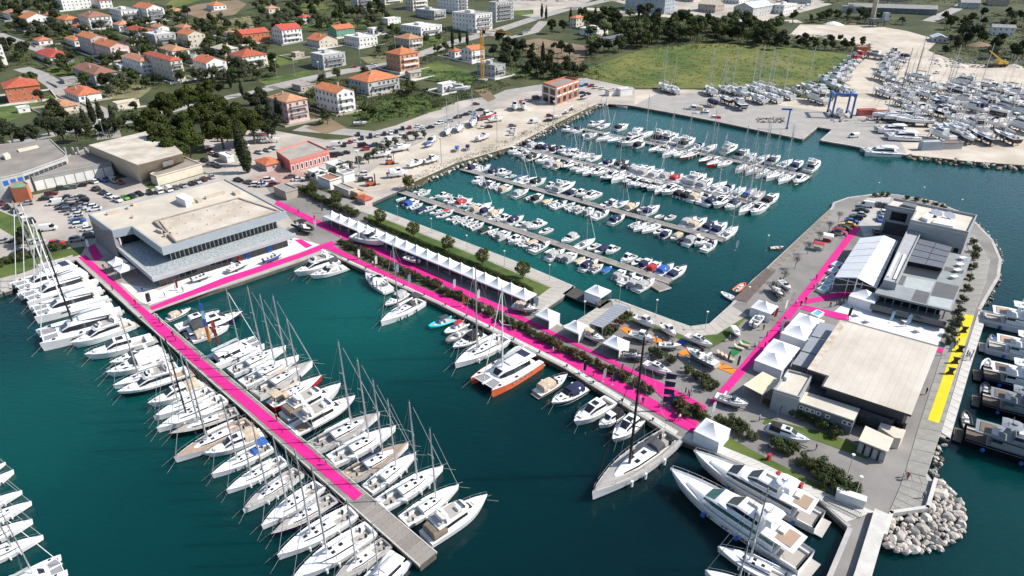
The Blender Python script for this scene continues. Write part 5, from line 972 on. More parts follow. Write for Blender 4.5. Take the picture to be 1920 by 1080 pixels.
# ---- buildings on the peninsula
M_CLAD = mat('grey_cladding', (0.30, 0.315, 0.33), 0.55, 0.08, 0.5, stretch=(1, 1, 3)); M_PROOF = mat('roof_cream', (0.55, 0.50, 0.42), 0.9, 0.12, 0.2, detail=8)
B = block('office_building', 'tall grey clad building with dish panels on its pale roof', [(1674, 374), (1831, 407), (1815, 439), (1706, 416), (1716, 398), (1662, 388)], 9.0, M_CLAD, M_PROOF, par=0.7)
wall_windows(B, B.w[5], B.w[4], 5.2, 8.0, 1, DARK, 'window', 0.45); wall_windows(B, B.w[3], B.w[2], 2.8, 4.2, 5, DARK, 'window', 0.6); wall_windows(B, B.w[5], B.w[4], 0.4, 4.4, 1, wallmat('darkgrey'), 'roller_door', 0.2)
for c in ((1754, 404), (1779, 409)):
    p = G(*c, 9.2); bb = MB(); bb.add([(p.x + 1.7 * cos(i * pi / 3), p.y + 1.7 * sin(i * pi / 3), 9.3 + 0.9 + 0.6 * sin(i * pi / 3)) for i in range(6)] + [(p.x, p.y, 9.0)], [(0, 1, 2, 3, 4, 5)] + [(i, 6, (i + 1) % 6) for i in range(6)]); B.add('panel_dish', bb, [mat('dish_grey', (0.25, 0.28, 0.33), 0.4, 0.05)], B.ro)
for q in ([(1726, 412), (1745, 398), (1758, 400), (1738, 417)], [(1746, 422), (1756, 412), (1790, 420), (1786, 430)], [(1690, 388), (1694, 383), (1718, 388), (1716, 395)]): roofbox(B, B.ro, 'roof_unit', q, 9.0, 9.9, wallmat('white') if q[0][0] > 1700 else wallmat('midgrey'))
B = block('gallery_wing', 'narrow flat grey wing between marquee and terrace', [(1700, 433), (1726, 440), (1681, 533), (1656, 527)], 6.2, M_CLAD, mat('roof_palegrey', (0.36, 0.365, 0.37), 0.8, 0.08, 0.4), par=0.4)
for q in ([(1683, 475), (1687, 476), (1667, 520), (1662, 519)], [(1694, 478), (1698, 479), (1679, 525), (1674, 524)]): roofbox(B, B.ro, 'skylight', q, 6.2, 6.5, wallmat('white'))
B = Bld('restaurant_terrace', 'grey terraced restaurant with tiled roof terrace and glass balcony', 'building', G(1720, 540))
tw = W([(1656, 528), (1640, 549), (1784, 583), (1822, 482), (1784, 474), (1727, 450)], 4.5); b = MB(); b.prism(tw, 4.0, 4.5); ts = B.add('roof_terrace', b, [mat('terrace_tile', (0.24, 0.26, 0.255), 0.7, 0.1, 0.4)])
for q, k in (([(1683, 514), (1700, 518), (1692, 535), (1676, 531)], 'd'), ([(1756, 528), (1799, 537), (1788, 562), (1745, 554)], 'd'), ([(1718, 543), (1744, 549), (1736, 570), (1708, 563)], 'd'), ([(1744, 555), (1787, 563), (1781, 580), (1739, 571)], 'l'), ([(1700, 519), (1753, 528), (1743, 549), (1694, 538)], 'l'), ([(1772, 500), (1808, 507), (1805, 514), (1770, 507)], 'd')): roofbox(B, ts, 'tile_panel', q, 4.5, 4.53, mat('tile_dark', (0.10, 0.10, 0.105), 0.7, 0.1, 0.5) if k == 'd' else mat('tile_light', (0.36, 0.39, 0.38), 0.7, 0.08, 0.5))
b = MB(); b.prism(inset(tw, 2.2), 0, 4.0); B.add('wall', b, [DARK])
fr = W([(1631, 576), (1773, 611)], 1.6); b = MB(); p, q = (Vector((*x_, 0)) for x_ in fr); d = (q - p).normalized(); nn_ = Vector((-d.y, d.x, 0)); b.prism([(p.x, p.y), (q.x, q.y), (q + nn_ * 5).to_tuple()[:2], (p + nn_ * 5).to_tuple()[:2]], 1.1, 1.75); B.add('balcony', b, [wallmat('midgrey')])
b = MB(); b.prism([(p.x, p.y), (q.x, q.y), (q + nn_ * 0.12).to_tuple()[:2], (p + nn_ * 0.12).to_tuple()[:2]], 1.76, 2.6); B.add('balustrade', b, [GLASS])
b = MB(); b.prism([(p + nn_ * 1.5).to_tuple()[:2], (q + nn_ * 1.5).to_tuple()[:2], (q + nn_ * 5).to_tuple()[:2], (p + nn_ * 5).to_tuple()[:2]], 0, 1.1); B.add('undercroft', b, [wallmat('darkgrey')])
for t in range(9):
    c = p.lerp(q, (t + 0.5) / 9) + nn_ * 3.0; bb = MB(); bb.box(c.x - 0.1, c.x + 0.1, c.y - 0.1, c.y + 0.1, 1.75, 4.0); B.add('post', bb, [wallmat('midgrey')])
pr = W([(1725, 446), (1786, 463), (1768, 503), (1702, 490)], 5.6)
b = MB(); b.prism(inset(pr, 0.3), 4.5, 5.3); gr = B.add('pergola_wall', b, [DARK]); pv = [Vector((*x_, 5.6)) for x_ in pr]
for i in range(2):
    for j in range(4):
        c4 = [pv[0].lerp(pv[1], u).lerp(pv[3].lerp(pv[2], u), v_) for u, v_ in ((i / 2 + 0.008, j / 4 + 0.012), ((i + 1) / 2 - 0.008, j / 4 + 0.012), ((i + 1) / 2 - 0.008, (j + 1) / 4 - 0.012), (i / 2 + 0.008, (j + 1) / 4 - 0.012))]; bb = MB(); bb.prism([(x_.x, x_.y) for x_ in c4], 5.45, 5.6); B.add('roof_panel', bb, [mat('panel_slate', (0.115, 0.125, 0.145), 0.6, 0.08, 0.6)], gr)
b = MB(); b.prism(W([(1702, 492), (1768, 504), (1756, 524), (1690, 511)], 4.55), 4.5, 4.56); B.add('pool_deck', b, [BLACK], ts)
# marquee
M_TENT = mat('tent_white', (0.74, 0.745, 0.75), 0.6, 0.05, 0.3, ovar=0.03)
B = Bld('marquee', 'big white gabled marquee beside the wide pink carpet', 'tent', G(1610, 520)); E1, E2, R1, R2, S1, S2 = (G(1613, 446, 4.0), G(1565, 520, 4.0), G(1658, 441, 6.6), G(1608, 521, 6.6), G(1684, 452, 4.0), G(1644, 540, 4.0))
for i in range(6):
    for A1, A2 in ((E1, E2), (S1, S2)):
        t0, t1 = i / 6 + 0.004, (i + 1) / 6 - 0.004; b = MB(); qd = [A1.lerp(A2, t0), A1.lerp(A2, t1), R1.lerp(R2, t1), R1.lerp(R2, t0)]; b.add([tuple(p) for p in qd] + [tuple(p - Vector((0, 0, 0.08))) for p in qd], [(0, 1, 2, 3), (7, 6, 5, 4), (0, 4, 5, 1), (1, 5, 6, 2), (2, 6, 7, 3), (3, 7, 4, 0)]); B.add('roof_panel', b, [M_TENT])
b = MB()
for A1 in (E2, R2, S2, E2.lerp(S2, 0.33), E2.lerp(S2, 0.66)): b.tube((A1.x, A1.y, 0), (A1.x, A1.y, A1.z - 0.1 if A1 in (E2, S2, R2) else 4.6), 0.13, 6)
b.tube(E2, S2, 0.12, 6); b.tube(E2, R2, 0.12, 6); b.tube(R2, S2, 0.12, 6); B.add('frame', b, [ALUW])
b = MB(); b.add([(E1.x, E1.y, 0), (S1.x, S1.y, 0), (S1.x, S1.y, 4), (R1.x, R1.y, 6.5), (E1.x, E1.y, 4)], [(0, 1, 2, 3, 4)]); b.quad((S1.x, S1.y, 0), (S2.x, S2.y, 0), (S2.x, S2.y, 3.95), (S1.x, S1.y, 3.95)); b.quad((E1.x, E1.y, 2.4), (E2.x, E2.y, 2.4), (E2.x, E2.y, 3.95), (E1.x, E1.y, 3.95)); B.add('side_wall', b, [mat('tent_side', (0.10, 0.105, 0.12), 0.7, 0.1, 0.4)])
# big cream-roofed hall
M_BIGR = mat('sheet_roof_cream', (0.52, 0.46, 0.38), 0.75, 0.12, 0.09, detail=10, ovar=0.04, col2=(0.57, 0.52, 0.45)); M_RUST = mat('roof_rust', (0.42, 0.27, 0.16), 0.9, 0.25, 0.5, detail=8, col2=(0.56, 0.50, 0.42), lo=0.25, hi=0.6)
big = [(1575, 600), (1759, 651), (1709, 778), (1540, 723), (1549, 705), (1515, 692)]
B = Bld('event_hall', 'low dark hall with huge cream sheet metal roof', 'building', G(1640, 700)); w = W(big, 6.0); b = MB(); b.prism(inset(w, 1.0), 0, 5.5); B.add('wall', b, [wallmat('darkgrey')]); b = MB(); b.prism(w, 5.5, 5.92); ro = B.add('roof_edge', b, [wallmat('darkgrey')])
v0, v1, v2 = (Vector((*w[i], 0)) for i in (0, 1, 2)); v5, v3 = Vector((*w[5], 0)), Vector((*w[3], 0)); c0 = v0 + (v2 - v1)
for i in range(14):                                       # long roof sheets
    t0, t1 = i / 14, (i + 1) / 14; s_ = 1.0 if i > 2 else (v5 - v0).length / (v2 - v1).length; a0, a1 = v0.lerp(v1, t0), v0.lerp(v1, t1); dn = (v2 - v1) * s_
    b = MB(); e_ = (v1 - v0).normalized() * 0.008; b.prism([(a0 + e_)[:2], (a1 - e_)[:2], (a1 + dn - e_)[:2], (a0 + dn + e_)[:2]], 5.93, 6.0); B.add('roof_sheet', b, [M_RUST if i == 0 else M_BIGR], ro)
wall_windows(B, w[3], w[2], 0.4, 3.4, 12, DARK, 'window', 0.3, -0.7)
B = block('flat_annex', 'dark flat link roof below the event hall', [(1526, 706), (1541, 722), (1703, 777), (1673, 790), (1612, 769), (1508, 735)], 3.4, wallmat('darkgrey'), mat('roof_navy', (0.035, 0.045, 0.06), 0.7, 0.1, 0.4), par=0.2)
wall_windows(B, B.w[4], B.w[3], 0.3, 2.8, 5, GLASS, 'window', 0.2)
B = block('washroom_block', 'long low grey block with small square white windows', [(1510, 734), (1613, 766), (1601, 788), (1499, 753)], 3.7, wallmat('midgrey'), M_PROOF, par=0)
wp, wq = Vector((*B.w[3], 0)), Vector((*B.w[2], 0))
for t in (0.06, 0.17, 0.27, 0.38, 0.55, 0.86, 0.95):
    c = wp.lerp(wq, t); d = (wq - wp).normalized(); nn_ = Vector((d.y, -d.x, 0)); c2 = c + nn_ * 0.05; b = MB(); b.add([(*(c2 - d * 0.45)[:2], 2.1), (*(c2 + d * 0.45)[:2], 2.1), (*(c2 + d * 0.45)[:2], 3.0), (*(c2 - d * 0.45)[:2], 3.0), (*(c2 - d * 0.25 + nn_ * 0.02)[:2], 2.3), (*(c2 + d * 0.25 + nn_ * 0.02)[:2], 2.3), (*(c2 + d * 0.25 + nn_ * 0.02)[:2], 2.8), (*(c2 - d * 0.25 + nn_ * 0.02)[:2], 2.8)], [(0, 1, 2, 3), (4, 5, 6, 7)]); b.m[1] = 1; B.add('window', b, [M_WFR, GLASS])
B = block('kitchen_block', 'grey metal clad cube with pale roof and ducts', [(1477, 695), (1523, 707), (1499, 748), (1450, 733)], 4.6, M_CLAD, M_PROOF, par=0.4)
roofbox(B, B.ro, 'roof_duct', [(1468, 712), (1474, 705), (1480, 708), (1474, 715)], 4.6, 5.5, wallmat('white'))
b_ = None
for i, q in enumerate(([(1537, 603), (1567, 610), (1552, 637), (1521, 629)], [(1520, 631), (1551, 639), (1534, 665), (1503, 657)], [(1502, 659), (1533, 667), (1516, 690), (1485, 682)])):
    B = Bld('canopy', ('topmost', 'middle', 'lowest')[i] + ' of three grey flat canopies beside the event hall', 'canopy', G(*q[0])); b = MB(); b.prism(W(q, 3.4), 3.2, 3.4); B.add('canopy_roof', b, [mat('canopy_grey', (0.26, 0.275, 0.30), 0.6, 0.05, 0.4)])
    for x_ in W(q, 3.4): bb = MB(); bb.tube((*x_, 0), (*x_, 3.2), 0.1, 6); B.add('post', bb, [ALU])
B = block('kiosk', 'small kiosk with pale double roof and glass front', [(1623, 798), (1676, 822), (1665, 847), (1610, 825)], 3.0, GLASS, wallmat('cream'), par=0, over=0.5)
wall_windows(B, B.w[3], B.w[2], 0.2, 2.4, 4, wallmat('grey'), 'window', 0.3, -0.3)
B = block('low_link', 'pale low roof joining kiosk and event hall', [(1648, 800), (1652, 792), (1699, 806), (1690, 822), (1676, 820)], 2.6, wallmat('cream'), wallmat('cream'), par=0)
B = Bld('slatted_canopy', 'long grey slatted canopy above the planted cafe', 'canopy', G(1150, 605)); cq = [Vector((*x_, 2.9)) for x_ in W([(1106, 607), (1155, 569), (1182, 576), (1130, 615)], 2.9)]
for i in range(12):
    qd = [cq[0].lerp(cq[1], i / 12 + 0.004).lerp(cq[3].lerp(cq[2], i / 12 + 0.004), 0), cq[0].lerp(cq[1], (i + 1) / 12 - 0.004), cq[3].lerp(cq[2], (i + 1) / 12 - 0.004), cq[3].lerp(cq[2], i / 12 + 0.004)]; b = MB(); b.prism([(p.x, p.y) for p in qd], 2.85, 2.95); B.add('slat', b, [mat('slat_grey', (0.27, 0.29, 0.315), 0.5, 0.06, 0.5)])
for p in cq: bb = MB(); bb.tube((p.x, p.y, 0), (p.x, p.y, 2.85), 0.1, 6); B.add('post', bb, [ALU])
# ---- white pagoda tents
def pagoda(px, w, label, rz=FH, h=2.6, peak=2.0, group=None, openf=(1, 1, 0, 0), loc=None, d=None):
    p = loc or G(px[0], px[1], 0); d = d or w; r = thing('pagoda_tent', label, 'tent', (p.x, p.y, 0), rz, None, group); x, y = w / 2, d / 2
    def rf():
        b = MB(); n = 6
        for k in range(4):
            for i in range(n):
                def P_(t, s_):
                    c4 = [(-x, -y), (x, -y), (x, y), (-x, y)]; a_, c_ = c4[k], c4[(k + 1) % 4]; e = (a_[0] + (c_[0] - a_[0]) * s_, a_[1] + (c_[1] - a_[1]) * s_); return (e[0] * (1 - t), e[1] * (1 - t), h + peak * (0.35 * t + 0.65 * t ** 2.4))
                for s_ in range(2):
                    if i == n - 1: b.add([P_(i / n, s_ / 2), P_(i / n, (s_ + 1) / 2), P_(1, 0)], [(0, 1, 2)])
                    else: b.quad(P_(i / n, s_ / 2), P_(i / n, (s_ + 1) / 2), P_((i + 1) / n, (s_ + 1) / 2), P_((i + 1) / n, s_ / 2))
        for k, (a_, c_) in enumerate((((-x, -y), (x, -y)), ((x, -y), (x, y)), ((x, y), (-x, y)), ((-x, y), (-x, -y)))): b.quad((*a_, h - 0.35), (*c_, h - 0.35), (*c_, h), (*a_, h))
        return b.mesh('tent_roof', [M_TENT], 25)
    obj('tent_roof', cached(('pagr', round(w, 1), round(d, 1), h, peak), rf), r)
    for k, (a_, c_) in enumerate((((-x, -y), (x, -y)), ((x, -y), (x, y)), ((x, y), (-x, y)), ((-x, y), (-x, -y)))):
        if not openf[k]: obj('tent_wall', cached(('pagw', round(w, 1), round(d, 1), h, k), lambda: MB().quad((*a_, 0.05), (*c_, 0.05), (*c_, h - 0.3), (*a_, h - 0.3)).mesh('tent_wall', [M_TENT])), r)
        obj('leg', cached(('pagl', h), lambda: MB().box(-0.06, 0.06, -0.06, 0.06, 0, h - 0.2).mesh('leg', [ALU])), r, (a_[0] * 0.98, a_[1] * 0.98, 0))
    return r
p0, p1 = G(607, 421), G(985, 582); NT = 19; dv = (p1 - p0); st_ = dv.length / NT; rzA = atan2(-dv.y, -dv.x); nb = Vector((-dv.y, dv.x, 0)).normalized(); nb = nb if nb.y > 0 else -nb
for i in range(NT):
    c = p0 + dv * ((i + 0.5) / NT) + nb * st_ * 0.5
    t = pagoda(None, st_ * 0.995, None, atan2(dv.y, dv.x), 2.9, 2.0, 'white tents in the long exhibition row', (1, 1, 0, 1), c); reg('tentrow', t, i, 'white peaked tent', 'in the long exhibition row', 'from the grey hall')
    if i % 2 == 0: obj('counter', cached('counter', lambda: MB().box(-1.2, 1.2, -0.3, 0.3, 0, 1.05).mesh('counter', [wallmat('midgrey')])), t, (0, -st_ * 0.2, 0))
rA = atan2(dv.y, dv.x)
for px_, w_, lb, op in (((1332, 826), 5.0, 'closed white cube tent at the quay corner', (0, 0, 0, 0)), ((1026, 606), 4.4, 'white tent beside the basin, nearest the tent row', (1, 0, 0, 1)), ((1080, 630), 4.4, 'white tent between basin and oleanders', (1, 0, 0, 1)), ((1154, 660), 4.4, 'white tent facing the tan boat on trailer', (1, 0, 0, 1)), ((1120, 562), 5.0, 'white tent on the footbridge corner', (0, 1, 0, 0)), ((1430, 592), 5.0, 'white tent with red banners beside orange kayak rack', (0, 1, 0, 0)), ((1510, 620), 6.0, 'upper half of the white twin tent beside grey canopies', (0, 0, 0, 0)), ((1493, 640), 6.0, 'lower half of the white twin tent beside grey canopies', (0, 0, 0, 0)), ((1462, 672), 6.0, 'upper half of the white twin tent near cream awning', (0, 0, 0, 0)), ((1446, 692), 6.0, 'lower half of the white twin tent near cream awning', (0, 0, 0, 0)), ((1617, 570), 6.0, 'grey-white pagoda in front of the marquee gable', (0, 0, 0, 0)), ((225, 506), 4.0, 'upper of two white tents beside the hall corner', (1, 1, 1, 1)), ((238, 518), 4.0, 'lower white tent with red skirt beside the hall', (1, 1, 1, 1))):
    pagoda(px_, w_, lb, rA, openf=op, peak=1.7)
# ================================================================ boats in the marina (photo position, kind, bow direction, canvas, hull)
CK = dict(r='run', o='open', p='pilot', c='cru', h='hard', f='fly', s='sail', S='ssail', i='rib')
CC = dict(n='navy', b='blue', t='tan', g='grey', r='red', k='black', w='white', e='teal', m='maroon', h='charcoal')
HC = dict(l='lightblue', r='red', b='brown', g='green', n='navy', k='black', o='orange', y='grey', w='white')
def parse(s):
    out = []
    for e in s.split():
        x, y, c = e.split(','); k = CK[c[0]]; d = 1 if c[1] == '+' else -1; rest = c[2:]; hc = 'white'
        if '/' in rest: rest, q = rest.split('/'); hc = HC[q]
        out.append((float(x), float(y), k, d, CC.get(rest) if rest else None, hc))
    return out
ROWS = {
 ('far', 'nearest pontoon'): (0.88, '785,357,r- 796,360,r+ 816,368,r- 832,367,p- 843,373,r- 856,377,c- 870,379,c+r 879,383,r- 884,391,r+ 897,390,p+t 906,386,S+ 914,394,p+n 930,399,c+t 926,407,r- 947,410,p- 967,412,c+n 977,419,r- 994,422,c+g 1005,422,c- 1022,432,r- 1067,447,c-g 1098,456,S+ 1112,462,r- 1126,467,r-n 1147,468,p- 1177,484,p- 1195,490,r- 1212,493,p+n 1228,500,p+r 1248,505,c+b 1271,510,h+n'),
 ('near', 'nearest pontoon'): (0.86, '752,371,o+ 764,376,r+n 773,381,p+b 781,385,r+ 794,391,r+n 807,389,r+ 818,396,r- 829,403,r- 840,397,r+r 848,408,r- 859,412,o+ 868,409,r+ 877,414,r+ 886,418,r+ 895,422,r+ 911,429,r+k 925,431,o+ 934,436,r+ 945,441,p+g 961,442,o+/l 968,449,p- 982,452,r+ 992,457,r-t 1001,463,r+n 1015,462,c+ 1032,468,o+ 1043,476,c+g 1057,478,r+g 1071,482,p+g 1088,485,o+t 1096,489,o+ 1106,496,c+n 1120,501,r+t 1138,503,o+b/l 1163,514,p+g 1178,521,c+ 1193,529,p+g 1211,533,c+g'),
 ('far', 'second pontoon'): (0.92, '879,313,o+ 890,314,p+n 907,314,c+ 929,322,c+n 943,324,p- 956,330,r-/l 977,335,S+b 991,338,S+ 1009,341,c+k 1033,348,p- 1043,353,c+ 1059,353,f+g 1075,361,p+n 1090,362,p- 1108,368,h- 1134,381,r- 1147,382,p+ 1166,382,S+b/g 1186,387,c+t/b 1203,391,r- 1222,394,h+n 1235,404,o- 1255,407,r- 1292,416,c+g 1310,419,h+t 1332,424,c+n 1350,428,h+n 1369,435,s+'),
 ('near', 'second pontoon'): (0.88, '895,338,p-g 908,341,r+ 918,345,p+n 927,347,r+ 937,350,r+ 949,354,p+t 977,362,c+g 997,368,r+ 1009,371,p+k 1027,376,r+t 1037,379,r+ 1050,383,c+ 1068,384,r+ 1076,389,r+ 1087,392,r+t 1105,396,p+g 1116,399,r+ 1128,402,c+ 1158,411,c+n 1191,419,r+ 1203,425,S- 1219,428,S- 1235,433,r- 1250,438,p+n 1267,442,r-t 1284,446,r+k 1299,449,c+g 1313,453,p- 1332,460,c+'),
 ('far', 'third pontoon'): (0.95, '991,269,p+k 1003,274,c+g 1016,276,p+k 1028,278,c+n 1043,281,c+k 1055,281,p- 1069,283,S+b 1075,289,c- 1087,292,S- 1099,293,S- 1116,296,S+ 1129,305,o- 1143,305,c+n 1155,307,r+ 1166,308,c+k 1178,315,c+k 1193,317,c+g 1200,319,h+g 1213,322,h+g 1232,326,h+g 1251,330,c+g 1269,334,c+r 1288,338,h+ 1307,341,f+g 1323,345,h+g 1345,351,s+ 1364,356,c+ 1385,361,s+ 1405,364,s+b 1421,369,s+ 1446,374,h+k'),
 ('near', 'third pontoon'): (0.95, '963,283,p- 976,287,c- 986,291,r+n 1001,295,c+k 1018,300,h- 1037,306,c+g 1051,310,c+t 1066,310,h- 1081,315,c- 1094,318,S- 1107,322,S- 1123,323,h- 1135,330,r- 1148,331,h- 1163,333,s- 1180,338,c- 1193,343,h- 1203,345,c- 1214,347,c- 1227,350,c- 1241,355,S- 1257,357,h- 1275,362,p+k 1290,366,p+k 1306,369,c+t 1322,373,c+ 1336,377,c+n 1352,380,h- 1371,385,c-n 1402,391,s- 1421,393,h-'),
 ('far', 'fourth pontoon'): (0.95, '1110,234,p- 1124,229,S+ 1133,236,S+ 1166,239,h+k 1194,247,h+ 1209,253,s+ 1242,258,f+k 1257,261,f+ 1273,264,h+ 1290,268,f+k 1311,275,c+ 1333,277,s+ 1369,281,f+g 1393,289,h+k 1408,295,h+g 1430,298,s+ 1452,300,h+k 1474,306,s+ 1495,310,h+n 1525,313,f+'),
 ('near', 'fourth pontoon'): (0.95, '1063,243,p- 1079,245,c-n 1098,251,o+ 1109,255,c+g 1133,259,s- 1151,262,S-b/l 1166,265,r+g 1182,267,f- 1200,272,p+k 1228,279,S- 1243,281,c- 1258,287,s- 1274,289,S- 1290,292,s-/b 1321,299,S-/b 1339,305,s-/r 1357,307,S- 1392,315,s- 1411,320,s- 1432,325,s- 1450,329,s- 1472,335,s- 1499,338,h-'),
}
LENF = dict(run=6.2, open=5.0, pilot=7.0, cru=8.6, hard=10.0, fly=12.5, sail=11.5, ssail=9.0, rib=6.5)
CWORD = dict(navy='navy', blue='bright blue', tan='tan', grey='grey', red='red', black='black', white='white', teal='teal', maroon='maroon')
vi = 0
for (side, pont), (sc, data) in ROWS.items():
    L = parse(data)
    for k, (x, y, kind, d, col, hc) in enumerate(L):
        vi += 1; p = G(x, y, WZ + 0.9); rnd = random.Random(vi)
        ln = LENF[kind] * sc * (1.12 if 'near' in pont or 'second' in pont else 1.2) * rnd.uniform(0.92, 1.08); kw = dict(hc=hc, col=col, var=vi % 6)
        if kind in ('sail',): kw.update(deck=rnd.choice(('white', 'white', 'teakg')), hood=col, var=vi % 3); kw['col'] = col or rnd.choice(('grey', 'white', 'navy'))
        if kind == 'ssail': kw['var'] = 0
        o = boat(kind, (p.x, p.y, WZ), FH + (0 if d > 0 else pi) + rnd.uniform(-0.05, 0.05), ln, 'small boats berthed along the marina pontoons', **kw)
        ds = ('white ' if hc == 'white' else {'lightblue': 'pale blue', 'brown': 'brown', 'green': 'pale green', 'red': 'red'}.get(hc, hc) + ' ') + KDESC[kind] + (f' with {CWORD[col]} canvas' if col else '')
        o['label'] = f'{ds}, {ordw(k + 1)} from shore, {side} side of {pont}'
def berth(kind, bow, stern, label, z=1.2, group=None, ln=None, wy=1.0, **kw):
    a, c = G(*bow, WZ + z), G(*stern, WZ + z); d = a - c; m = (a + c) / 2
    o = boat(kind, (m.x, m.y, WZ), atan2(d.y, d.x), ln or d.length, group, label, **kw); o.scale = (o.scale[0], o.scale[1] * wy, o.scale[2] * (wy ** 0.5)); return o
# ---- west side of the pink pier, bows to the open water
gW = 'yachts berthed on the west side of the pink pier'
for kind, bow, stern, lb, kw in (
    ('cat', (26, 541), (148, 502), 'white catamaran with dark solar roof nearest the promenade', dict(var=1, col='grey')),
    ('cat', (42, 562), (172, 518), 'white catamaran, second from promenade, with broad white roof', dict(var=0, mast='white', col='white')),
    ('cat', (60, 588), (196, 548), 'white catamaran, third from promenade, beside the black masted one', dict(var=0, mast='white', col='white')),
    ('cat', (72, 636), (232, 590), 'huge white catamaran with a tall black mast', dict(var=0, mast='black', col='white')),
    ('fly', (134, 648), (248, 604), 'white motor yacht with sweeping black side windows', dict(var=0)),
    ('hard', (160, 670), (285, 632), 'white motor yacht with grey windscreen next to the black windowed one', dict(var=1)),
    ('cru', (206, 682), (300, 650), 'slim white cruiser with red striped cockpit', dict(var=2)),
    ('cru', (200, 702), (312, 664), 'white yacht with pale teak foredeck and twin bow rails', dict(var=1, col='white')),
    ('sail', (212, 722), (322, 684), 'white sailing yacht numbered 15 on its bow', dict(var=0, col='white')),
    ('fly', (222, 740), (352, 694), 'white motor yacht with navy blue hull side band', dict(var=1)),
    ('hard', (278, 758), (378, 716), 'white motor yacht with cream bow cover below the navy banded one', dict(var=0, col='tan')),
    ('sail', (288, 781), (396, 728), 'white sailing yacht with grey fenders beside the black masted racer', dict(var=1, col='white')),
    ('sail', (294, 804), (420, 744), 'white racing yacht with a black mast', dict(var=2, mast='black', col='white')),
    ('sail', (317, 814), (444, 768), 'black hulled sailing yacht with red bag on deck', dict(var=1, hc='black', deck='teakg', col='white')),
    ('sail', (327, 860), (468, 790), 'white sailing yacht with bright teak foredeck', dict(var=0, deck='teak', col='white')),
    ('hard', (386, 852), (490, 808), 'white motorboat with tan windscreen cover and cockpit cover', dict(var=1, col='tan')),
    ('sail', (396, 888), (506, 832), 'white sailing yacht with blue cockpit cloth', dict(var=1, col='white', hood='blue')),
    ('sail', (424, 918), (532, 858), 'white sailing yacht with a blue cover on its foredeck', dict(var=2, col='white')),
    ('sail', (455, 955), (560, 880), 'white sailing yacht with cream hull, eighth from the pier end', dict(var=0, col='grey', deck='teakg')),
    ('sail', (490, 985), (600, 905), 'white sailing yacht, sixth from the pier end', dict(var=2, col='white')),
    ('sail', (508, 1001), (626, 930), 'navy hulled sailing yacht with weathered teak deck', dict(var=1, hc='navy', deck='teakg', col='grey')),
    ('sail', (520, 1042), (662, 955), 'large white sailing yacht, fourth from the pier end', dict(var=0, col='white')),
    ('sail', (548, 1086), (696, 988), 'large white sailing yacht with solar panel by its mast', dict(var=2, col='white')),
    ('sail', (622, 1090), (726, 1012), 'sailing yacht with weathered teak deck, second from pier end', dict(var=1, deck='teakg', col='white')),
    ('cat', (680, 1110), (752, 1036), 'white catamaran stern at the pier end, partly out of frame', dict(var=0))):
    berth(kind, bow, stern, lb, 1.3 if kind != 'cat' else 1.6, gW, **kw)
gE = 'yachts berthed on the east side of the pink pier'
for kind, bow, stern, lb, kw in (
    ('cru', (357, 575), (312, 594), 'small motorboat with tan hardtop nearest the hall quay', dict(var=2, col='tan')),
    ('hard', (412, 584), (330, 612), 'grey and white cruiser with dark roof hatches near the hall quay', dict(var=1)),
    ('hard', (456, 588), (352, 622), 'navy hulled cruiser among the flagged yachts', dict(var=3, hc='navy', col='charcoal')),
    ('cru', (430, 610), (358, 634), 'cruiser with beige open cockpit canopy', dict(var=1, col='tan')),
    ('cat', (486, 636), (396, 674), 'white catamaran dressed with coloured signal flags', dict(var=0, col='grey')),
    ('sail', (536, 649), (432, 696), 'white sailing yacht next to the flag dressed catamaran', dict(var=0, col='white')),
    ('sail', (560, 667), (454, 718), 'white sailing yacht with long black side windows', dict(var=2, col='white')),
    ('sail', (586, 678), (478, 738), 'white sailing yacht with pale teak side decks', dict(var=1, deck='teakg', col='tan')),
    ('sail', (603, 704), (506, 758), 'red hulled sailing yacht with beige bimini', dict(var=1, hc='red', col='tan', hood='tan')),
    ('fly', (640, 724), (532, 782), 'motor yacht with large beige flybridge cover', dict(var=0, col='brown')),
    ('fly', (667, 748), (548, 808), 'black banded motor yacht with grey windscreen', dict(var=1)),
    ('sail', (712, 775), (584, 838), 'sailing yacht with black hull stripe and teak foredeck', dict(var=0, hc='white', deck='teakg', col='white')),
    ('sail', (742, 800), (620, 862), 'white sailing yacht, fifth from pier end, east side', dict(var=2, col='white')),
    ('sail', (766, 830), (650, 892), 'sailing yacht with brown teak deck and solar arch', dict(var=1, deck='teak', col='navy')),
    ('sail', (780, 848), (688, 915), 'white sailing yacht with dark deck hatches, third from pier end', dict(var=2, col='white')),
    ('sail', (831, 874), (713, 944), 'white sailing yacht with long dark roof window near pier end', dict(var=0, col='white')),
    ('sail', (860, 908), (756, 975), 'last white sailing yacht before the brown covered cruiser', dict(var=2, col='white')),
    ('fly', (914, 932), (798, 1008), 'motor cruiser under a big brown canvas cover at pier end', dict(var=0, col='brown'))):
    berth(kind, bow, stern, lb, 1.3 if kind != 'cat' else 1.6, gE, **kw)
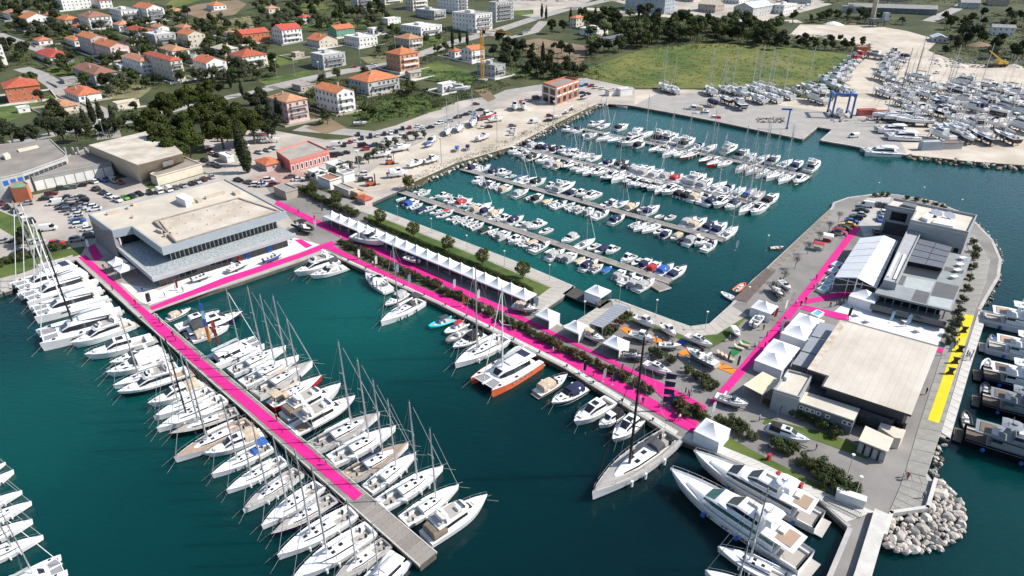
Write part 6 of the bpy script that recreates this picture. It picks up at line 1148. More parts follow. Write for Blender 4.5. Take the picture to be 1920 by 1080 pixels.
# ---- along the long yacht quay
gQ = 'boats berthed along the long yacht quay'
for kind, bow, stern, lb, kw in (
    ('fly', (552, 514), (632, 486), 'white yacht with black canopy in the quay corner', dict(var=0, col='charcoal')),
    ('cru', (582, 518), (647, 498), 'white open cruiser beside the black canopied yacht', dict(var=1)),
    ('cru', (686, 514), (728, 542), 'white centre console boat lying alongside the quay', dict(var=0)),
    ('cru', (722, 572), (762, 546), 'small white cruiser with silver canopy behind the sailing yacht', dict(var=2, col='grey')),
    ('sail', (714, 604), (790, 562), 'white sailing yacht with charcoal cockpit hood on the quay', dict(var=1, hood='charcoal', col='white')),
    ('rib', (804, 609), (850, 592), 'turquoise inflatable boat with dark bimini', dict(hc='teal', col='charcoal')),
    ('rib', (834, 620), (874, 600), 'white inflatable boat with red bimini', dict(hc='white', col='red')),
    ('rib', (836, 638), (882, 612), 'grey inflatable boat between red bimini and black canopy boats', dict(hc='grey')),
    ('cru', (849, 652), (905, 622), 'white sports cruiser with black canopy beside the inflatables', dict(var=2, col='black')),
    ('sail', (853, 684), (948, 632), 'white sailing yacht moored beside the orange catamaran', dict(var=0, col='white')),
    ('cat', (902, 722), (996, 666), 'orange hulled catamaran with white deck and tall white mast', dict(hc='orange', var=1, mast='white', col='grey')),
    ('cru', (1064, 702), (1006, 734), 'tan motorboat with twin outboards and tan hardtop', dict(hc='tan', var=1, col='tan')),
    ('cru', (1034, 756), (1096, 722), 'white motorboat with navy canopy near the tan boat', dict(var=2, col='navy')),
    ('hard', (1076, 793), (1148, 746), 'white cruiser with broad hardtop, alone mid quay', dict(var=0)),
    ('pilot', (1123, 796), (1166, 768), 'small white cabin boat with black stern canopy', dict(var=0, col='black')),
    ('hard', (1148, 826), (1206, 772), 'white cruiser just behind the black mast', dict(var=0)),):
    berth(kind, bow, stern, lb, 1.3 if kind != 'cat' else 1.7, gQ, **kw)
berth('sail', (1110, 926), (1264, 812), 'huge sailing yacht with teak deck, dark hood and black mast', 1.9, None, wy=0.78, var=2, deck='teakg', mast='black', hood='charcoal', col='charcoal', furl='black')
berth('sup', (1256, 882), (1514, 1046), 'larger white motor yacht with green windscreen, bow outward', 2.6, None, var=1)
berth('sup', (1300, 846), (1540, 968), 'white motor yacht lying against the quay behind the larger one', 2.6, None, var=0)
berth('sail', (1346, 1024), (1490, 1090), 'white sailing yacht under the big motor yacht', 1.3, None, var=0, col='white')
berth('sail', (1322, 1068), (1470, 1140), 'white sailing yacht at the bottom frame edge', 1.3, None, var=2, col='white')
for i, (bow, stern) in enumerate((((-60, 900), (8, 862)), ((-70, 935), (24, 878)), ((-70, 965), (40, 917)), ((-70, 995), (58, 938)), ((-80, 1032), (60, 972)), ((-60, 1060), (80, 1002)))):
    berth('sail', stern, bow, f'white sailing yacht, {ordw(i + 1)} from top along the left frame edge', 1.2, 'white yachts along the left frame edge', var=i % 3, col='white')
berth('cat', (118, 1050), (-20, 1120), 'white catamaran with grey nets in the bottom left corner', 1.6, None, var=0)
for kind, bow, stern, lb, kw in (('sup', (2080, 640), (1844, 590), 'white yacht stern at the right edge, farthest of the row', dict(var=0)), ('sup', (2090, 700), (1852, 642), 'white yacht stern with glass doors, second of the row', dict(var=1)), ('sup', (2090, 755), (1842, 694), 'navy and white yacht stern at the right edge', dict(hc='navy', var=0)), ('sup', (2095, 815), (1840, 742), 'grey superstructured black yacht, stern to the promenade', dict(hc='black', var=1)), ('sup', (2110, 905), (1808, 806), 'big black yacht nearest the boulder bank', dict(hc='black', var=0))):
    berth(kind, bow, stern, lb, 2.0, 'large yachts moored stern to the seaside promenade', **kw)
for p, rz, lb, kw in (((1838, 604), 1.0, 'dark inflatable tender behind the farthest white yacht', dict(hc='black')), ((1864, 640), 1.2, 'grey tender with blue cover behind the second yacht', dict(hc='grey', col='blue')), ((1850, 684), 0.9, 'white tender by the navy yacht stern', dict(hc='white')), ((1848, 730), 1.0, 'grey tender by the grey superstructured yacht', dict(hc='grey')), ((1812, 786), 1.1, 'black tender with two seats by the big black yacht', dict(hc='black')), ((1368, 556), 2.2, 'white centre console boat at the brown timber deck', dict(hc='white')), ((1388, 538), 0.8, 'dark and orange inflatable beside the brown timber deck', dict(hc='orange'))):
    q = G(*p, WZ + 0.5); boat('rib', (q.x, q.y, WZ), rz, 5.5, None, lb, **kw)
for p, kind, rz, ln, lb, kw in (((1650, 287), 'cat', pi - 0.12, 15, 'white power catamaran moored below the boat yard', dict(power=True)), ((1320, 216), 'hard', 2.9, 12, 'grey and white work boat on the far quay', dict(var=0, hc='grey')), ((1300, 208), 'pilot', 2.9, 11, 'old fishing boat with rigging on the far quay', dict(hc='navy', col='tan')), ((1338, 224), 'pilot', 2.9, 8, 'red trimmed boat beside the grey work boat', dict(var=1, col='red')), ((1165, 199), 'open', 2.6, 7, 'first small white boat in the far marina corner', dict()), ((1180, 198), 'open', 2.6, 6, 'second small white boat in the far marina corner', dict()), ((1150, 197), 'open', 2.4, 6, 'pinkish rowing boat in the far marina corner', dict(hc='red')), ((836, 322), 'run', 0.5, 5, 'small boat at the rocky shore beside the first pontoon', dict(var=1)), ((1457, 463), 'open', 0.2, 4.5, 'hexagonal orange and white floating platform boat', dict(hc='orange'))):
    q = G(*p, WZ + 0.6); boat(kind, (q.x, q.y, WZ), rz, ln, None, lb, **kw)
# ---- boats on the hard
STAND = None
def hauled(kind, px, rz, ln, area, tail, desc=None, lift=1.6, trailer=False, **kw):
    p = T(*px); s = ln / KLEN[kind]
    o = boat(kind, (p.x, p.y, p.z + lift), rz, ln, 'boats standing ashore', **kw)
    def f():
        b = MB()
        for x in (-2.4, 0, 2.2):
            for sg in (1, -1): b.tube((x, sg * 1.5, -1.6), (x, sg * 0.95, 0.1), 0.07, 5)
            b.box(x - 0.12, x + 0.12, -1.6, 1.6, -1.6, -1.45); b.box(x - 0.15, x + 0.15, -0.15, 0.15, -1.6, -0.35)
        b.box(-2.6, 2.4, -0.1, 0.1, -1.62, -1.4)
        return b.mesh('cradle', [mat('cradle_steel', (0.08, 0.075, 0.08), 0.6, 0.2)])
    def f2():
        b = MB(); b.box(-2.6, 3.4, -0.08, 0.08, -0.75, -0.6); b.box(-2.6, 1.8, -0.8, -0.68, -0.75, -0.6); b.box(-2.6, 1.8, 0.68, 0.8, -0.75, -0.6); b.tube((-1.2, -1.05, -0.85), (-1.2, 1.05, -0.85), 0.3, 10); b.box(-1.0, 2.0, -0.5, 0.5, -0.6, -0.25); return b.mesh('trailer', [mat('cradle_steel', (0.08, 0.075, 0.08), 0.6, 0.2)])
    c = obj('trailer' if trailer else 'cradle', cached('trl', f2) if trailer else cached('crd', f), o)
    c.scale = ((KLEN[kind] / 7, KLEN[kind] / 9, lift / s / (1.15 if trailer else 1.6)),) [0]
    ds = desc or f"{kw.get('hc', 'white')} {KDESC[kind]}" + (f" under {kw['col']} canvas" if kw.get('col') and kind not in ('sail', 'ssail') else '')
    reg(area, o, px[0], ds, tail); return o
UPL = radians(101)
for x, y, k, c in ((1245, 171, 's', 0), (1263, 175, 'S', 0), (1330, 177, 's', 1), (1357, 175, 'S', 0), (1373, 176, 's', 0), (1390, 181, 'h', 0), (1411, 175, 's', 0), (1422, 170, 's', 0), (1441, 175, 's', 0), (1419, 192, 's', 0), (1445, 190, 's', 0), (1384, 203, 'h', 2), (1358, 194, 'S', 3), (1332, 199, 'r', 4), (1470, 184, 's', 0), (1493, 178, 'p', 0), (1515, 172, 's', 0), (1536, 176, 'h', 0), (1528, 192, 'f', 0), (1556, 166, 'h', 0), (1581, 176, 's', 0), (1543, 158, 'h', 0), (1565, 153, 'h', 0), (1572, 142, 'h', 0), (1584, 134, 'c', 0), (1591, 126, 'c', 0), (1598, 118, 'c', 5), (1608, 110, 'p', 5), (1580, 148, 'c', 0)):
    kind = CK[k]; kw = {0: dict(), 1: dict(), 2: dict(hc='black'), 3: dict(hc='brown'), 4: dict(col='navy', hc='navy'), 5: dict(col='red')}[c]
    if kind == 'sail': kw = dict(kw, var=int(x) % 3, col='white')
    hauled(kind, (x, y), UPL + random.uniform(-0.15, 0.15), LENF[kind] * (1.5 if kind != 'sail' else 1.45), 'yardL', 'ashore beside the meadow', lift=2.0, **kw)
for x, y, k, c, rz in ((1661, 143, 'h', 0, 2.3), (1657, 132, 'h', 0, 2.3), (1666, 122, 'c', 0, 2.3), (1669, 112, 'c', 0, 2.3), (1675, 104, 'p', 0, 2.3), (1678, 127, 'c', 0, 2.3), (1690, 115, 'c', 1, 2.3), (1654, 181, 's', 0, 1.7), (1718, 150, 's', 0, 2.7), (1691, 178, 's', 0, 1.9), (1730, 185, 's', 0, 1.9), (1735, 168, 'c', 0, 2.4), (1768, 195, 's', 0, 1.9), (1705, 213, 'S', 0, 2.2), (1726, 214, 'c', 0, 2.4), (1758, 219, 'c', 2, 2.4), (1784, 230, 'c', 0, 2.2), (1802, 163, 'f', 0, 2.6), (1841, 167, 's', 0, 2.6), (1795, 180, 'h', 2, 2.5), (1820, 183, 'c', 0, 2.5), (1858, 188, 'f', 3, 2.5), (1843, 204, 'f', 0, 1.7), (1882, 211, 'f', 0, 1.7), (1915, 220, 'f', 0, 1.8), (1874, 182, 'c', 0, 2.6), (1902, 182, 'h', 0, 2.7), (1785, 252, 's', 0, 1.6), (1821, 244, 'f', 0, 1.6), (1911, 246, 'f', 0, 1.7), (1812, 267, 'S', 0, -1.8), (1839, 266, 's', 4, 1.7), (1881, 266, 's', 5, 1.7), (1664, 226, 's', 0, 3.0), (1688, 231, 's', 0, 3.0), (1712, 236, 's', 0, 3.0), (1640, 110, 'h', 3, 2.60), (1648, 150, 'h', 3, 2.30), (1672, 160, 'c', 3, 2.60), (1705, 160, 'S', 3, 2.30), (1712, 176, 's', 1, 1.90), (1748, 170, 'c', 0, 1.70), (1750, 205, 'p', 1, 2.60), (1688, 200, 'S', 3, 2.30), (1745, 190, 'p', 0, 1.70), (1780, 170, 's', 0, 2.30), (1815, 172, 'c', 3, 1.70), (1805, 195, 'h', 0, 2.60), (1862, 172, 'p', 0, 2.30), (1890, 172, 'S', 0, 2.60), (1915, 190, 's', 0, 2.60), (1865, 215, 'S', 0, 2.60), (1900, 232, 'p', 0, 1.90), (1862, 240, 'c', 0, 1.90), (1800, 248, 's', 0, 1.70), (1760, 262, 'h', 0, 1.90), (1700, 190, 'h', 0, 1.70), (1668, 170, 'S', 0, 2.30), (1890, 196, 'c', 0, 2.60), (1822, 210, 'h', 1, 2.60), (1774, 212, 's', 3, 2.30)):
    kind = CK[k]; kw = {0: dict(), 1: dict(col='navy'), 2: dict(hc='black'), 3: dict(hc='grey'), 4: dict(hc='navy'), 5: dict(hc='rust')}[c]
    if kind == 'sail': kw = dict(kw, var=int(x) % 3, col='white', mast='black' if x in (1718, 1691) else 'alu')
    hauled(kind, (x, y), (rz - 0.5 if 2 < rz < 2.9 else rz) + random.uniform(-0.12, 0.12), LENF[kind] * 1.45, 'yardR', 'ashore on the gravel yard', lift=2.0, **kw)
for x, y, rz, lb in ((1670, 249, 3.0, 'white catamaran hull ashore, upper of two'), (1690, 262, 3.0, 'white catamaran hull ashore, lower of two')):
    o = hauled('cat', (x, y), rz, 14, 'cats', 'of the two at the boat yard quay', 'white catamaran ashore', lift=0.6, power=True)
for x, y, k, kw, rz, ln in ((840, 252, 's', dict(col='white', var=1), -1.6, 11), (861, 246, 's', dict(col='navy', var=2), -1.6, 11), (887, 236, 's', dict(col='blue', hood='blue', var=1), -1.6, 12), (811, 268, 'h', dict(col='black'), 1.3, 8), (912, 224, 'p', dict(hc='red', var=1), 0.6, 10), (930, 229, 'c', dict(), 0.5, 8), (906, 263, 'c', dict(), 0.9, 8.5), (877, 281, 'r', dict(col='navy'), 1.6, 5), (857, 283, 'o', dict(col='blue'), 1.6, 5), (718, 295, 'r', dict(), 0.5, 8), (752, 284, 'h', dict(), 0.5, 9.5), (781, 313, 'c', dict(), 0.75, 8), (810, 306, 'p', dict(), 0.75, 7.5), (747, 332, 'p', dict(col='white'), 0.4, 8), (965, 206, 'p', dict(), -1.5, 10), (982, 206, 'p', dict(col='red'), -1.5, 9), (676, 236, 'r', dict(), 0.1, 6.5), (863, 172, 'f', dict(), 0.2, 13), (497, 261, 'o', dict(col='red'), 0.2, 6), (510, 268, 'c', dict(), 0.3, 7), (418, 265, 'r', dict(col='yellow'), 0.0, 6.5), (1063, 213, 'o', dict(), 1.2, 5), (1074, 206, 'o', dict(), 1.2, 5), (1095, 186, 'r', dict(col='navy'), 0.9, 6), (805, 276, 'o', dict(col='blue'), 1.0, 5), (1045, 223, 'o', dict(), 0.6, 5.5)):
    hauled(CK[k], (x, y), rz, ln, 'shore', 'ashore beside the gravel lane', lift=1.2, **kw)
gD = 'display'
for (a, b_), k, kw, ds in ((((1258, 712), (1208, 690)), 'hard', dict(var=0), 'white boat with large hardtop'), (((1228, 622), (1190, 603)), 'pilot', dict(), 'white cabin boat'), (((1226, 648), (1180, 634)), 'pilot', dict(var=1), 'white sport fishing boat'), (((1266, 640), (1240, 618)), 'pilot', dict(), 'white walkaround boat'), (((1276, 658), (1234, 655)), 'run', dict(), 'white centre console boat'), (((1334, 660), (1286, 638)), 'hard', dict(var=1), 'white cruiser with roof windows'), (((1284, 666), (1342, 694)), 'cru', dict(hc='silver', var=2), 'silver and white bowrider'), (((1213, 679), (1168, 672)), 'rib', dict(hc='grey', col='black'), 'inflatable boat with black top'), (((1132, 650), (1090, 630)), 'cru', dict(col='tan'), 'boat with tan bimini'), (((1008, 592), (962, 582)), 'cru', dict(col='tan', hc='silver'), 'mauve grey boat with tan top'), (((1400, 772), (1340, 752)), 'cru', dict(), 'white boat with white T-top'), (((1515, 842), (1436, 812)), 'hard', dict(var=1, col='black'), 'white cruiser with black stern canopy'), (((1430, 598), (1410, 618)), 'run', dict(), 'white open boat'), (((1480, 552), (1462, 534)), 'run', dict(), 'white boat by the brown deck'), (((1468, 566), (1448, 544)), 'rib', dict(hc='grey'), 'grey inflatable'), (((1385, 640), (1372, 622)), 'run', dict(col='white'), 'small boat with white top'), (((398, 520), (362, 532)), 'run', dict(), 'white runabout before the hall'), (((466, 498), (430, 514)), 'cru', dict(), 'white cruiser before the hall'), (((530, 484), (496, 496)), 'run', dict(hc='blue'), 'blue and white runabout'), (((725, 466), (664, 452)), 'cru', dict(), 'low white boat'), (((790, 500), (760, 490)), 'run', dict(), 'white motorboat'), (((588, 442), (556, 428)), 'rib', dict(hc='black', col='black'), 'big black inflatable')):
    a, b_ = G(*a), G(*b_); d = a - b_; m = (a + b_) / 2; q = boat(CK.get(k, k), (m.x, m.y, 1.0), atan2(d.y, d.x), d.length, 'boats on display ashore', **kw)
    c = obj('trailer', cached('trl', lambda: MB().box(-2.6, 3.4, -0.08, 0.08, -0.75, -0.6).box(-2.6, 1.8, -0.8, -0.68, -0.75, -0.6).box(-2.6, 1.8, 0.68, 0.8, -0.75, -0.6).tube((-1.2, -1.05, -0.85), (-1.2, 1.05, -0.85), 0.3, 10).box(-1.0, 2.0, -0.5, 0.5, -0.6, -0.25).mesh('trailer', [mat('cradle_steel', (0.08, 0.075, 0.08), 0.6, 0.2)])), q); kk = KLEN[CK.get(k, k)]; c.scale = (kk / 7, kk / 8, kk / d.length * 0.9)
    reg(gD, q, m.x * 0 + (a.x + b_.x), ds, 'among the displayed boats')
# ================================================================ vegetation
def leafmat(name, c1, c2): return mat(name, c1, 0.9, 0.0, 0.5, col2=c2, detail=5, ovar=0.16, spec=0.15, lo=0.3, hi=0.7)
L_PINE = leafmat('leaf_pine', (0.022, 0.033, 0.007), (0.061, 0.072, 0.016)); L_CYP = leafmat('leaf_cypress', (0.018, 0.027, 0.015), (0.050, 0.057, 0.027)); L_BROAD = leafmat('leaf_broad', (0.033, 0.052, 0.017), (0.084, 0.099, 0.038))
L_OLIVE = leafmat('leaf_olive', (0.062, 0.070, 0.045), (0.112, 0.117, 0.081)); L_ROUND = leafmat('leaf_round', (0.045, 0.062, 0.015), (0.095, 0.104, 0.027)); L_OLE = leafmat('leaf_oleander', (0.036, 0.045, 0.019), (0.091, 0.093, 0.045)); L_SPRING = leafmat('leaf_spring', (0.082, 0.108, 0.038), (0.146, 0.164, 0.073))
M_BARK = mat('bark', (0.10, 0.075, 0.055), 0.95, 0.25, 2.0); M_BLOS = mat('blossom', (0.36, 0.035, 0.06), 0.8, 0.3, 1.5)
def leaves(b, rnd, clusters, n, size, shell=0.75, flat=0.5):
    tot = sum(c[3] * c[3] for c in clusters)
    for (x, y, z, r, sz) in clusters:
        for _ in range(max(4, int(n * r * r / tot))):
            u = Vector((rnd.gauss(0, 1), rnd.gauss(0, 1), rnd.gauss(0, 1))).normalized(); k = r * (shell + (1 - shell) * rnd.random()) * rnd.uniform(0.8, 1.1)
            p = Vector((x + u.x * k, y + u.y * k, z + u.z * k * sz))
            nrm = (u + Vector((rnd.uniform(-1, 1), rnd.uniform(-1, 1), rnd.uniform(-0.6, 1.0))) * 0.8).normalized(); a = nrm.orthogonal().normalized(); q = nrm.cross(a); t = rnd.uniform(0, pi); a, q = a * cos(t) + q * sin(t), q * cos(t) - a * sin(t); s = size * rnd.uniform(0.6, 1.3)
            b.add([p - a * s, p + q * s * flat, p + a * s, p - q * s * flat], [(0, 1, 2, 3)])
    return b
def crown(kind, v):
    def f():
        rnd = random.Random(hash((len(kind), v, kind[0])) % 999 + v * 17); b = MB(); t = MB(); bl = None
        if kind == 'pine':
            cl = []
            for i in range(30):
                a = rnd.uniform(0, 2 * pi); r = 4.4 * sqrt(rnd.random()); zz = 10.0 - (r / 4.4) ** 2 * 4.2 + rnd.uniform(-1.2, 0.8); cl.append((r * cos(a), r * sin(a), zz, rnd.uniform(1.3, 2.0), 0.75)); t.tube((0.1 * cos(a), 0.1 * sin(a), rnd.uniform(4, 6)), (r * cos(a) * 0.9, r * sin(a) * 0.9, zz - 0.4), 0.12, 4, 0, 0.04)
            t.tube((0, 0, -0.5), (0.2, 0.1, 7.5), 0.42, 7, 0, 0.2); leaves(b, rnd, cl, 5200, 0.44); m = L_PINE
        elif kind == 'cypress':
            cl = [(rnd.uniform(-0.15, 0.15), rnd.uniform(-0.15, 0.15), 0.8 + 10.8 * i / 13, 1.55 * (sin(pi * min(1, (i + 1.6) / 7.5) * 0.5)) * (1 - (i / 13.5) ** 2.2) + 0.12, 1.1) for i in range(14)]; t.tube((0, 0, -0.4), (0, 0, 8), 0.25, 6, 0, 0.06); leaves(b, rnd, cl, 1800, 0.33); m = L_CYP
        elif kind in ('broad', 'olive', 'spring', 'dark'):
            cl = []
            for i in range(11):
                u = Vector((rnd.gauss(0, 1), rnd.gauss(0, 1), rnd.gauss(0, 0.8))).normalized() * rnd.uniform(0.6, 1.9); cl.append((u.x, u.y, 3.6 + u.z * 0.9, rnd.uniform(0.75, 1.25), 0.85)); t.tube((0, 0, rnd.uniform(1.2, 2)), (u.x * 0.9, u.y * 0.9, 3.5 + u.z * 0.8), 0.09, 4, 0, 0.03)
            t.tube((0, 0, -0.4), (0.1, 0, 3.4), 0.22, 6, 0, 0.1); leaves(b, rnd, cl, 1500, 0.30 if kind != 'olive' else 0.24); m = {'broad': L_BROAD, 'olive': L_OLIVE, 'spring': L_SPRING, 'dark': L_CYP}[kind]
        elif kind == 'round':
            cl = [(0, 0, 2.9, 1.75, 0.98)]
            for i in range(16):
                u = Vector((rnd.gauss(0, 1), rnd.gauss(0, 1), rnd.gauss(0, 1))).normalized() * 1.55; cl.append((u.x, u.y, 2.9 + u.z * 0.95, 0.55, 1))
            for a in range(5): t.tube((0, 0, 1.2), (0.8 * cos(a * 1.26), 0.8 * sin(a * 1.26), 2.6), 0.06, 4, 0, 0.02)
            t.tube((0, 0, -0.3), (0, 0, 2.6), 0.14, 6, 0, 0.07); leaves(b, rnd, cl, 2400, 0.17); m = L_ROUND
        elif kind in ('bush', 'oleander'):
            cl = []
            for i in range(8):
                a = rnd.uniform(0, 2 * pi); r = rnd.uniform(0.2, 0.9); cl.append((r * cos(a), r * sin(a), rnd.uniform(0.6, 1.35), rnd.uniform(0.4, 0.65), 0.95)); t.tube((0, 0, -0.1), (r * cos(a) * 0.8, r * sin(a) * 0.8, 1.1), 0.035, 4, 0, 0.015)
            leaves(b, rnd, cl, 900, 0.15, 0.6, 0.4); m = L_OLE if kind == 'oleander' else L_BROAD
            if kind == 'oleander':
                bl = MB(); leaves(bl, rnd, [(c[0], c[1], c[2] + 0.2, c[3] * 1.05, 0.8) for c in cl], 85, 0.09, 0.9, 0.9)
        elif kind == 'hedge':
            cl = [(-1.4 + 0.7 * i, rnd.uniform(-0.15, 0.15), 0.75 + rnd.uniform(-0.1, 0.15), 0.62, 1.0) for i in range(5)]; leaves(b, rnd, cl, 900, 0.15, 0.6, 0.5); t.tube((-1.3, 0, 0.1), (1.3, 0, 0.3), 0.04, 4); m = L_BROAD
        elif kind == 'bare':
            def br(p, d, L, r, n):
                q = p + d * L; t.tube(p, q, r, 4, 0, r * 0.6)
                if n:
                    for _ in range(3): br(q, (d + Vector((rnd.uniform(-0.7, 0.7), rnd.uniform(-0.7, 0.7), rnd.uniform(-0.1, 0.5)))).normalized(), L * 0.7, r * 0.55, n - 1)
            br(Vector((0, 0, -0.2)), Vector((0, 0, 1)), 1.5, 0.12, 4); leaves(b, rnd, [(0, 0, 3.4, 1.6, 0.8)], 260, 0.13, 0.3); m = L_OLIVE
        return t.mesh('trunk', [M_BARK]), b.mesh('crown', [m], fix=False), (bl.mesh('blossom', [M_BLOS], fix=False) if bl else None)
    return cached(('crown', kind, v), f)
TN = dict(pine='pine_tree', cypress='cypress_tree', broad='leafy_tree', olive='olive_tree', spring='young_tree', dark='evergreen_tree', round='clipped_tree', bush='bush', oleander='oleander_bush', hedge='hedge_bush', bare='sparse_tree')
TDN = dict(pine='broad umbrella pine', cypress='dark slender cypress', broad='green leafy tree', olive='grey-green olive tree', spring='pale green spring tree', dark='dark evergreen tree', round='round clipped tree', bush='low green bush', oleander='oleander bush', hedge='clipped hedge bush', bare='sparse grey tree')
TH = dict(pine=8.2, cypress=5.5, broad=3.6, olive=3.6, spring=3.6, dark=3.6, round=2.9, bush=0.9, oleander=0.9, hedge=0.7, bare=3.2)
NV = dict(pine=4, cypress=3, broad=4, olive=3, spring=2, dark=3, round=3, bush=4, oleander=4, hedge=4, bare=3)
tcount = 0
def plant(kind, P, s, area, tail, px=None, flower=None, rz=None, sz=1.0, desc=None):
    global tcount; tcount += 1
    r = thing(TN[kind], None, 'tree' if kind not in ('bush', 'oleander', 'hedge') else 'bush', P, random.uniform(0, 6.28) if rz is None else rz, (s, s, s * sz), 'plants ' + tail); t, c, bl = crown(kind, tcount % NV[kind])
    obj('trunk', t, r); obj('crown', c, r)
    if bl and flower: obj('blossom', bl, r)
    reg('veg' + area, r, px if px is not None else P.x / max(1, P.y), desc or (TDN[kind] if not flower else 'red flowering oleander bush'), tail); return r
def at_crown(px, py, h):
    d = ray(px, py); p = G(px, py, h)
    if p.y < Y0 and p.y > 0: return Vector((p.x, p.y, 0))
    t = (H - h + SLOPE * Y0) / (SLOPE * d.y - d.z); return Vector((d.x * t, d.y * t, terr(0, d.y * t)))
def tree(kind, px, py, s, area, tail, sz=1.0): return plant(kind, at_crown(px, py, TH[kind] * s * sz), s, area, tail, px, sz=sz)
for x, y, s in ((280, 218, 1.35), (310, 192, 1.45), (348, 178, 1.4), (300, 250, 1.35), (333, 230, 1.5), (372, 212, 1.35), (350, 258, 1.2), (396, 186, 1.3), (410, 232, 1.35), (440, 208, 1.2), (470, 226, 1.3), (322, 272, 1.15), (386, 160, 1.1), (442, 240, 1.1)): tree('pine', x, y, s, 'pine', 'in the big pine grove')
for x, y, s, z in ((448, 268, 1.5, 1.15), (458, 290, 1.7, 0.8), (505, 218, 1.35, 1.2), (520, 205, 1.1, 1.0), (170, 208, 1.2, 1.0), (187, 214, 1.2, 1.0), (211, 222, 1.1, 1.0), (158, 226, 1.3, 0.8), (399, 152, 0.9, 1.0), (430, 150, 0.9, 1.0), (452, 166, 0.8, 1.0), (848, 72, 1.0, 1.1), (862, 68, 0.9, 1.0), (876, 72, 0.9, 1.0), (1018, 98, 1.1, 1.1), (1034, 116, 0.8, 1.0), (1070, 30, 1.1, 1.0), (1116, 28, 1.2, 1.0), (1016, 20, 1.0, 1.1), (1024, 24, 0.9, 1.1), (1198, 24, 0.8, 1.0), (1290, 30, 0.9, 1.0)): tree('cypress', x, y, s, 'cyp', 'among the cypresses', z)
for x, y, s in ((14, 240, 2.0), (36, 252, 1.6), (84, 228, 1.9), (112, 240, 2.0), (138, 236, 2.0), (62, 244, 1.6), (-8, 258, 1.8), (936, 66, 2.0), (952, 88, 2.0), (944, 110, 2.0), (968, 104, 1.8), (925, 90, 1.6), (986, 128, 1.6), (1006, 118, 1.8), (1048, 126, 2.0), (1066, 124, 1.8), (1036, 46, 2.0), (1058, 44, 1.8), (1436, 66, 2.0), (1458, 74, 2.0), (1420, 74, 1.6), (490, 176, 1.7), (478, 192, 1.6), (468, 180, 1.4), (500, 240, 1.8), (512, 226, 1.8), (408, 162, 1.4), (612, 214, 1.4), (498, 190, 1.6), (486, 205, 1.6), (1142, 84, 1.6), (1108, 94, 1.4), (44, 438, 1.2), (1798, 78, 1.8), (1815, 70, 1.8), (1776, 90, 1.2)): tree('dark', x, y, s, 'dark', 'among the dark evergreens')
for x, y in ((712, 404), (774, 428), (840, 454), (905, 478), (980, 503), (585, 350), (630, 369), (765, 338)): tree('round', x, y, 1.15, 'round', 'along the marina promenade')
for x, y, s in ((606, 328, 0.8), (622, 318, 0.8), (640, 312, 0.9), (655, 308, 0.9), (590, 326, 0.7), (672, 300, 0.9), (690, 292, 0.9), (700, 283, 0.9), (715, 275, 0.9), (728, 268, 0.9), (742, 262, 0.9), (760, 258, 0.8), (778, 252, 0.8), (795, 248, 0.8), (648, 320, 0.7), (576, 330, 0.6)): tree('olive', x, y, s, 'olive', 'in the row beside the lane')
for x, y, s in ((1575, 402, 0.9), (1557, 420, 0.9), (1538, 440, 0.9), (1517, 460, 0.9), (1494, 486, 0.95), (1470, 512, 0.95), (1452, 532, 0.8)): tree('bare', x, y, s, 'bare', 'on the inner marina bank')
def path_px(pts, step, z=0.0):
    P = [G(*p, z) for p in pts]; out = []; acc = 0
    for a, b_ in zip(P[:-1], P[1:]):
        L = (b_ - a).length
        while acc < L: out.append(a.lerp(b_, acc / L)); acc += step
        acc -= L
    return out
for i, p in enumerate(path_px([(640, 457), (700, 485), (780, 522), (850, 555), (930, 595), (985, 622), (1040, 650), (1100, 680), (1165, 708), (1216, 738)], 1.75)):
    fl = (i % 6 == 1 and i > 8) or (44 < i < 70 and i % 3 != 0)
    plant('oleander', p + Vector((random.uniform(-0.5, 0.5), random.uniform(-0.5, 0.5), 0.1)), random.uniform(0.95, 1.3), 'ole', 'between the pink carpets', p.x - p.y, fl)
for x, y, s, fl in ((1262, 758, 1.3, 0), (1275, 764, 1.5, 1), (1290, 770, 1.5, 1), (1304, 778, 1.4, 1), (1318, 784, 1.1, 0), (1283, 782, 1.2, 0), (1364, 800, 1.5, 0), (1378, 808, 1.5, 0), (1392, 815, 1.4, 0), (1350, 795, 1.1, 0), (1408, 822, 1.1, 0), (1452, 842, 1.3, 0), (1466, 846, 1.5, 0), (1480, 850, 1.4, 0), (1506, 872, 1.3, 0), (1520, 880, 1.5, 0), (1535, 888, 1.5, 0), (1546, 884, 1.5, 0), (1558, 898, 1.4, 0), (1572, 906, 1.5, 0), (1585, 914, 1.4, 0), (1596, 920, 1.3, 0), (1552, 912, 1.4, 0), (1570, 922, 1.4, 0), (1530, 900, 1.3, 0), (1588, 930, 1.3, 0),
                    (1125, 624, 1.4, 0), (1138, 630, 1.5, 0), (1150, 622, 1.2, 1), (1160, 610, 1.1, 1), (1170, 602, 1.1, 0), (1178, 594, 1.1, 0), (1225, 665, 1.2, 0), (1240, 672, 1.4, 0), (1255, 680, 1.3, 0), (1290, 702, 1.2, 0), (1303, 709, 1.3, 0), (1317, 716, 1.3, 0), (1330, 724, 1.3, 0), (1322, 730, 1.2, 0), (1340, 730, 1.0, 0), (1468, 768, 1.2, 0), (1482, 776, 1.1, 0), (1505, 788, 1.2, 0), (1528, 796, 1.2, 0), (1545, 806, 1.4, 0), (1568, 820, 1.3, 0), (1580, 806, 1.0, 1), (1616, 798, 1.0, 0), (1440, 762, 1.0, 1)):
    plant('oleander' if fl else 'bush', G(x, y), s, 'isl', 'on the peninsula islands', x, fl)
